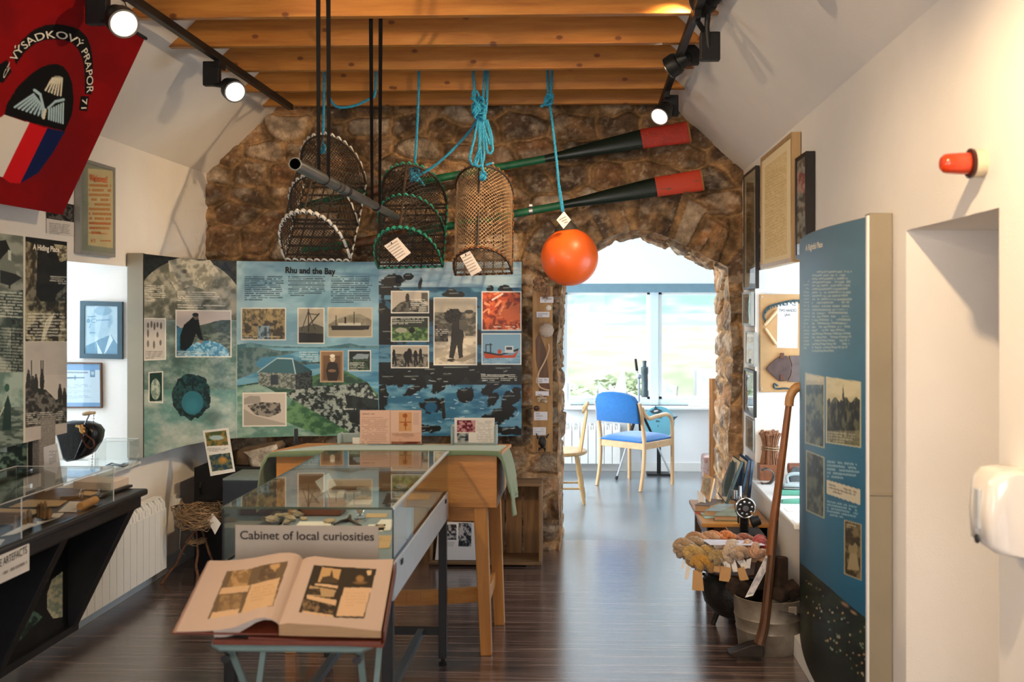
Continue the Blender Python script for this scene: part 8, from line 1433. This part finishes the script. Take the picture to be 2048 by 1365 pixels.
MB().tube(curve([sc0 + [.18, -.20, .78], sc0 + [.215, -.10, .83], sc0 + [.22, 0, .845], sc0 + [.215, .10, .83], sc0 + [.18, .20, .78]], 20), .013, 8).build('top_rail', M_ps, t)
# spotting scope on a tripod
Yt_ = 9.72; hx = pY(1278, 753, Yt_); M_sc = mat('grey_rubber_armour', (.06, .09, .095), .5, var=.2); M_alu = mat('tripod_aluminium', (.55, .57, .60), .3, .6)
t = thing('spotting_scope', 'grey spotting scope tilted upright on an aluminium tripod before the window', 'telescope', (hx[0], Yt_, 0)); zm = pY(1277, 810, Yt_)[2]
MB().tube([(hx[0], Yt_, zm - .15), (hx[0], Yt_, hx[2])], .012, 10).build('centre_column', M_alu, t); MB().ball(hx, .032, (1, 1, .9), 14).build('pan_head', M_alu, t); MB().tube([hx, pY(1273, 740, Yt_)], .007, 8).build('pan_handle', M_alu, t); MB().tube([pY(1274, 742, Yt_), pY(1271, 718, Yt_)], [.014, .012], 8).build('grip', M_blackm, t)
a, b = pY(1290, 795, Yt_ - .07), pY(1289, 722, Yt_ - .05); d = b - a; l_ = np.linalg.norm(d); MB().lathe([(.001, 0), (.034, 0), (.036, .02), (.036, .06), (.030, .07), (.032, l_ * .45), (.030, l_ * .62), (.036, l_ * .66), (.036, l_ * .82), (.020, l_ * .86), (.018, l_ * .90), (.022, l_), (.001, l_)], a, 24, d, False).build('scope_body', M_sc, t); MB().bar(hx, pY(1288, 752, Yt_ - .04), .03, .03).build('mount', M_sc, t, smooth=0)
ft = [pZ(1232, 960, 0), pZ(1344, 955, 0), np.array([hx[0] + .05, 10.0, 0])]
for f in ft:
    tp = np.array([hx[0], Yt_, zm - .02]); mid = tp + (f - tp) * .5; MB().bar(tp, mid, .026, .022).build('upper_leg', M_blackm, t, smooth=0, bevel=.003); l = MB().tube([mid, f + (tp - f) * .05], .009, 8).build('lower_leg', M_alu, t); MB().tube([f + (tp - f) * .05, f + [0, 0, .003]], [.013, .016], 8).build('rubber_foot', M_blackm, l)
# shark sign
Ys4 = 9.90; c = pY(1318, 846, Ys4); t = thing('shark_sign', 'round pale blue shark sign behind the blue armchair', 'sign', (c[0], Ys4, 0)); rx_, rz_ = 31 / 1991 * Ys4, 33 / 1991 * Ys4
MB().prism([(rx_ * math.cos(a), rz_ * math.sin(a)) for a in np.linspace(0, 6.283, 40)[:-1]], c, (1, 0, 0), (0, 0, 1), (0, .012, 0)).build('disc', mat('shark_blue', (.16, .46, .58), .5, var=.04), t, smooth=0); M_fin = mat('shark_grey', (.05, .08, .09), .5)
def fin(pts, n): P = [pY(x, y, Ys4 - .004) for x, y in pts]; k = len(P); MB().add(P + [p + np.array([0, .012, 0]) for p in P], [tuple(range(k)), tuple(range(k, 2 * k))[::-1]] + [(i, k + i, k + (i + 1) % k, (i + 1) % k) for i in range(k)]).build(n, M_fin, t, smooth=0)
fin([(1311, 811), (1315, 818), (1325, 822), (1318, 828), (1305, 828), (1299, 823), (1308, 819)], 'back_fin'); fin([(1342, 835), (1356, 833), (1349, 840), (1345, 845)], 'tail_fin'); fin([(1296, 868), (1325, 872), (1333, 873), (1330, 878), (1294, 878)], 'belly'); MB().prism([(0, 0), (.04, .01), (.04, .022), (0, .018)], pY(1308, 825, Ys4 - .006), (1, 0, 0), (0, 0, 1), (0, .002, 0)).build('teeth', M_paper, t, smooth=0)
for s_, x0, x1, y in (('whose', 1307, 1323, 837), ('fin', 1312, 1319, 845), ('?', 1315, 1317, 855)): lettering(s_, x0, y, x1, y, 4.5, lambda px, py: pY(px, py, Ys4 - .002), M_ink, t, .02)
MB().box((c[0] - .02, Ys4 + .012, .02), (c[0] + .02, Ys4 + .03, c[2])).box((c[0] - .12, Ys4 - .06, 0), (c[0] + .12, Ys4 + .10, .02)).build('stand', M_blackm, t, smooth=0)
radiator('white radiator under the annex window behind the blue armchair', -.62, pY(1240, 900, YE)[0], YE, -1, .09, .50, 'x')
a = pY(1418, 957, 9.45); b = pY(1431, 757, 9.45); t = tag(MB().box((a[0], 9.42, 0), (b[0] + .02, 9.46, b[2])).box((a[0] + .012, 9.40, 0), (a[0] + .03, 9.42, b[2])).build('wooden_screen', wood('orange_wood', (.46, .20, .06), (.36, .14, .04), 2, .4), smooth=0, bevel=.003), 'tall narrow orange wood panel standing by the right side of the arch', 'panel')
a = pY(1406, 943, 9.7); tag(MB().box((a[0], 9.62, 0), (a[0] + .16, 9.9, .22)).build('floral_box', mat('floral_fabric', (.55, .50, .48), .8, col2=(.30, .10, .07), scale=22), smooth=0, bevel=.02), 'small floral fabric box on the floor at the far right of the annex', 'box')
zq = wz0; c = pY(1132, 815, YE - .06); tag(MB().lathe([(.001, 0), (.04, 0), (.045, .02), (.045, .22), (.035, .25), (.001, .255)], (c[0], YE - .06, zq), 24, capends=False).build('white_jar', M_white), 'tall white jar on the left end of the annex window board', 'jar')
c = pY(1400, 820, YE - .07); tag(MB().box((c[0] - .11, YE - .12, zq), (c[0] + .11, YE - .02, zq + .025)).build('closed_book', M_paper, smooth=0, bevel=.003), 'flat white book on the right end of the annex window board', 'book')
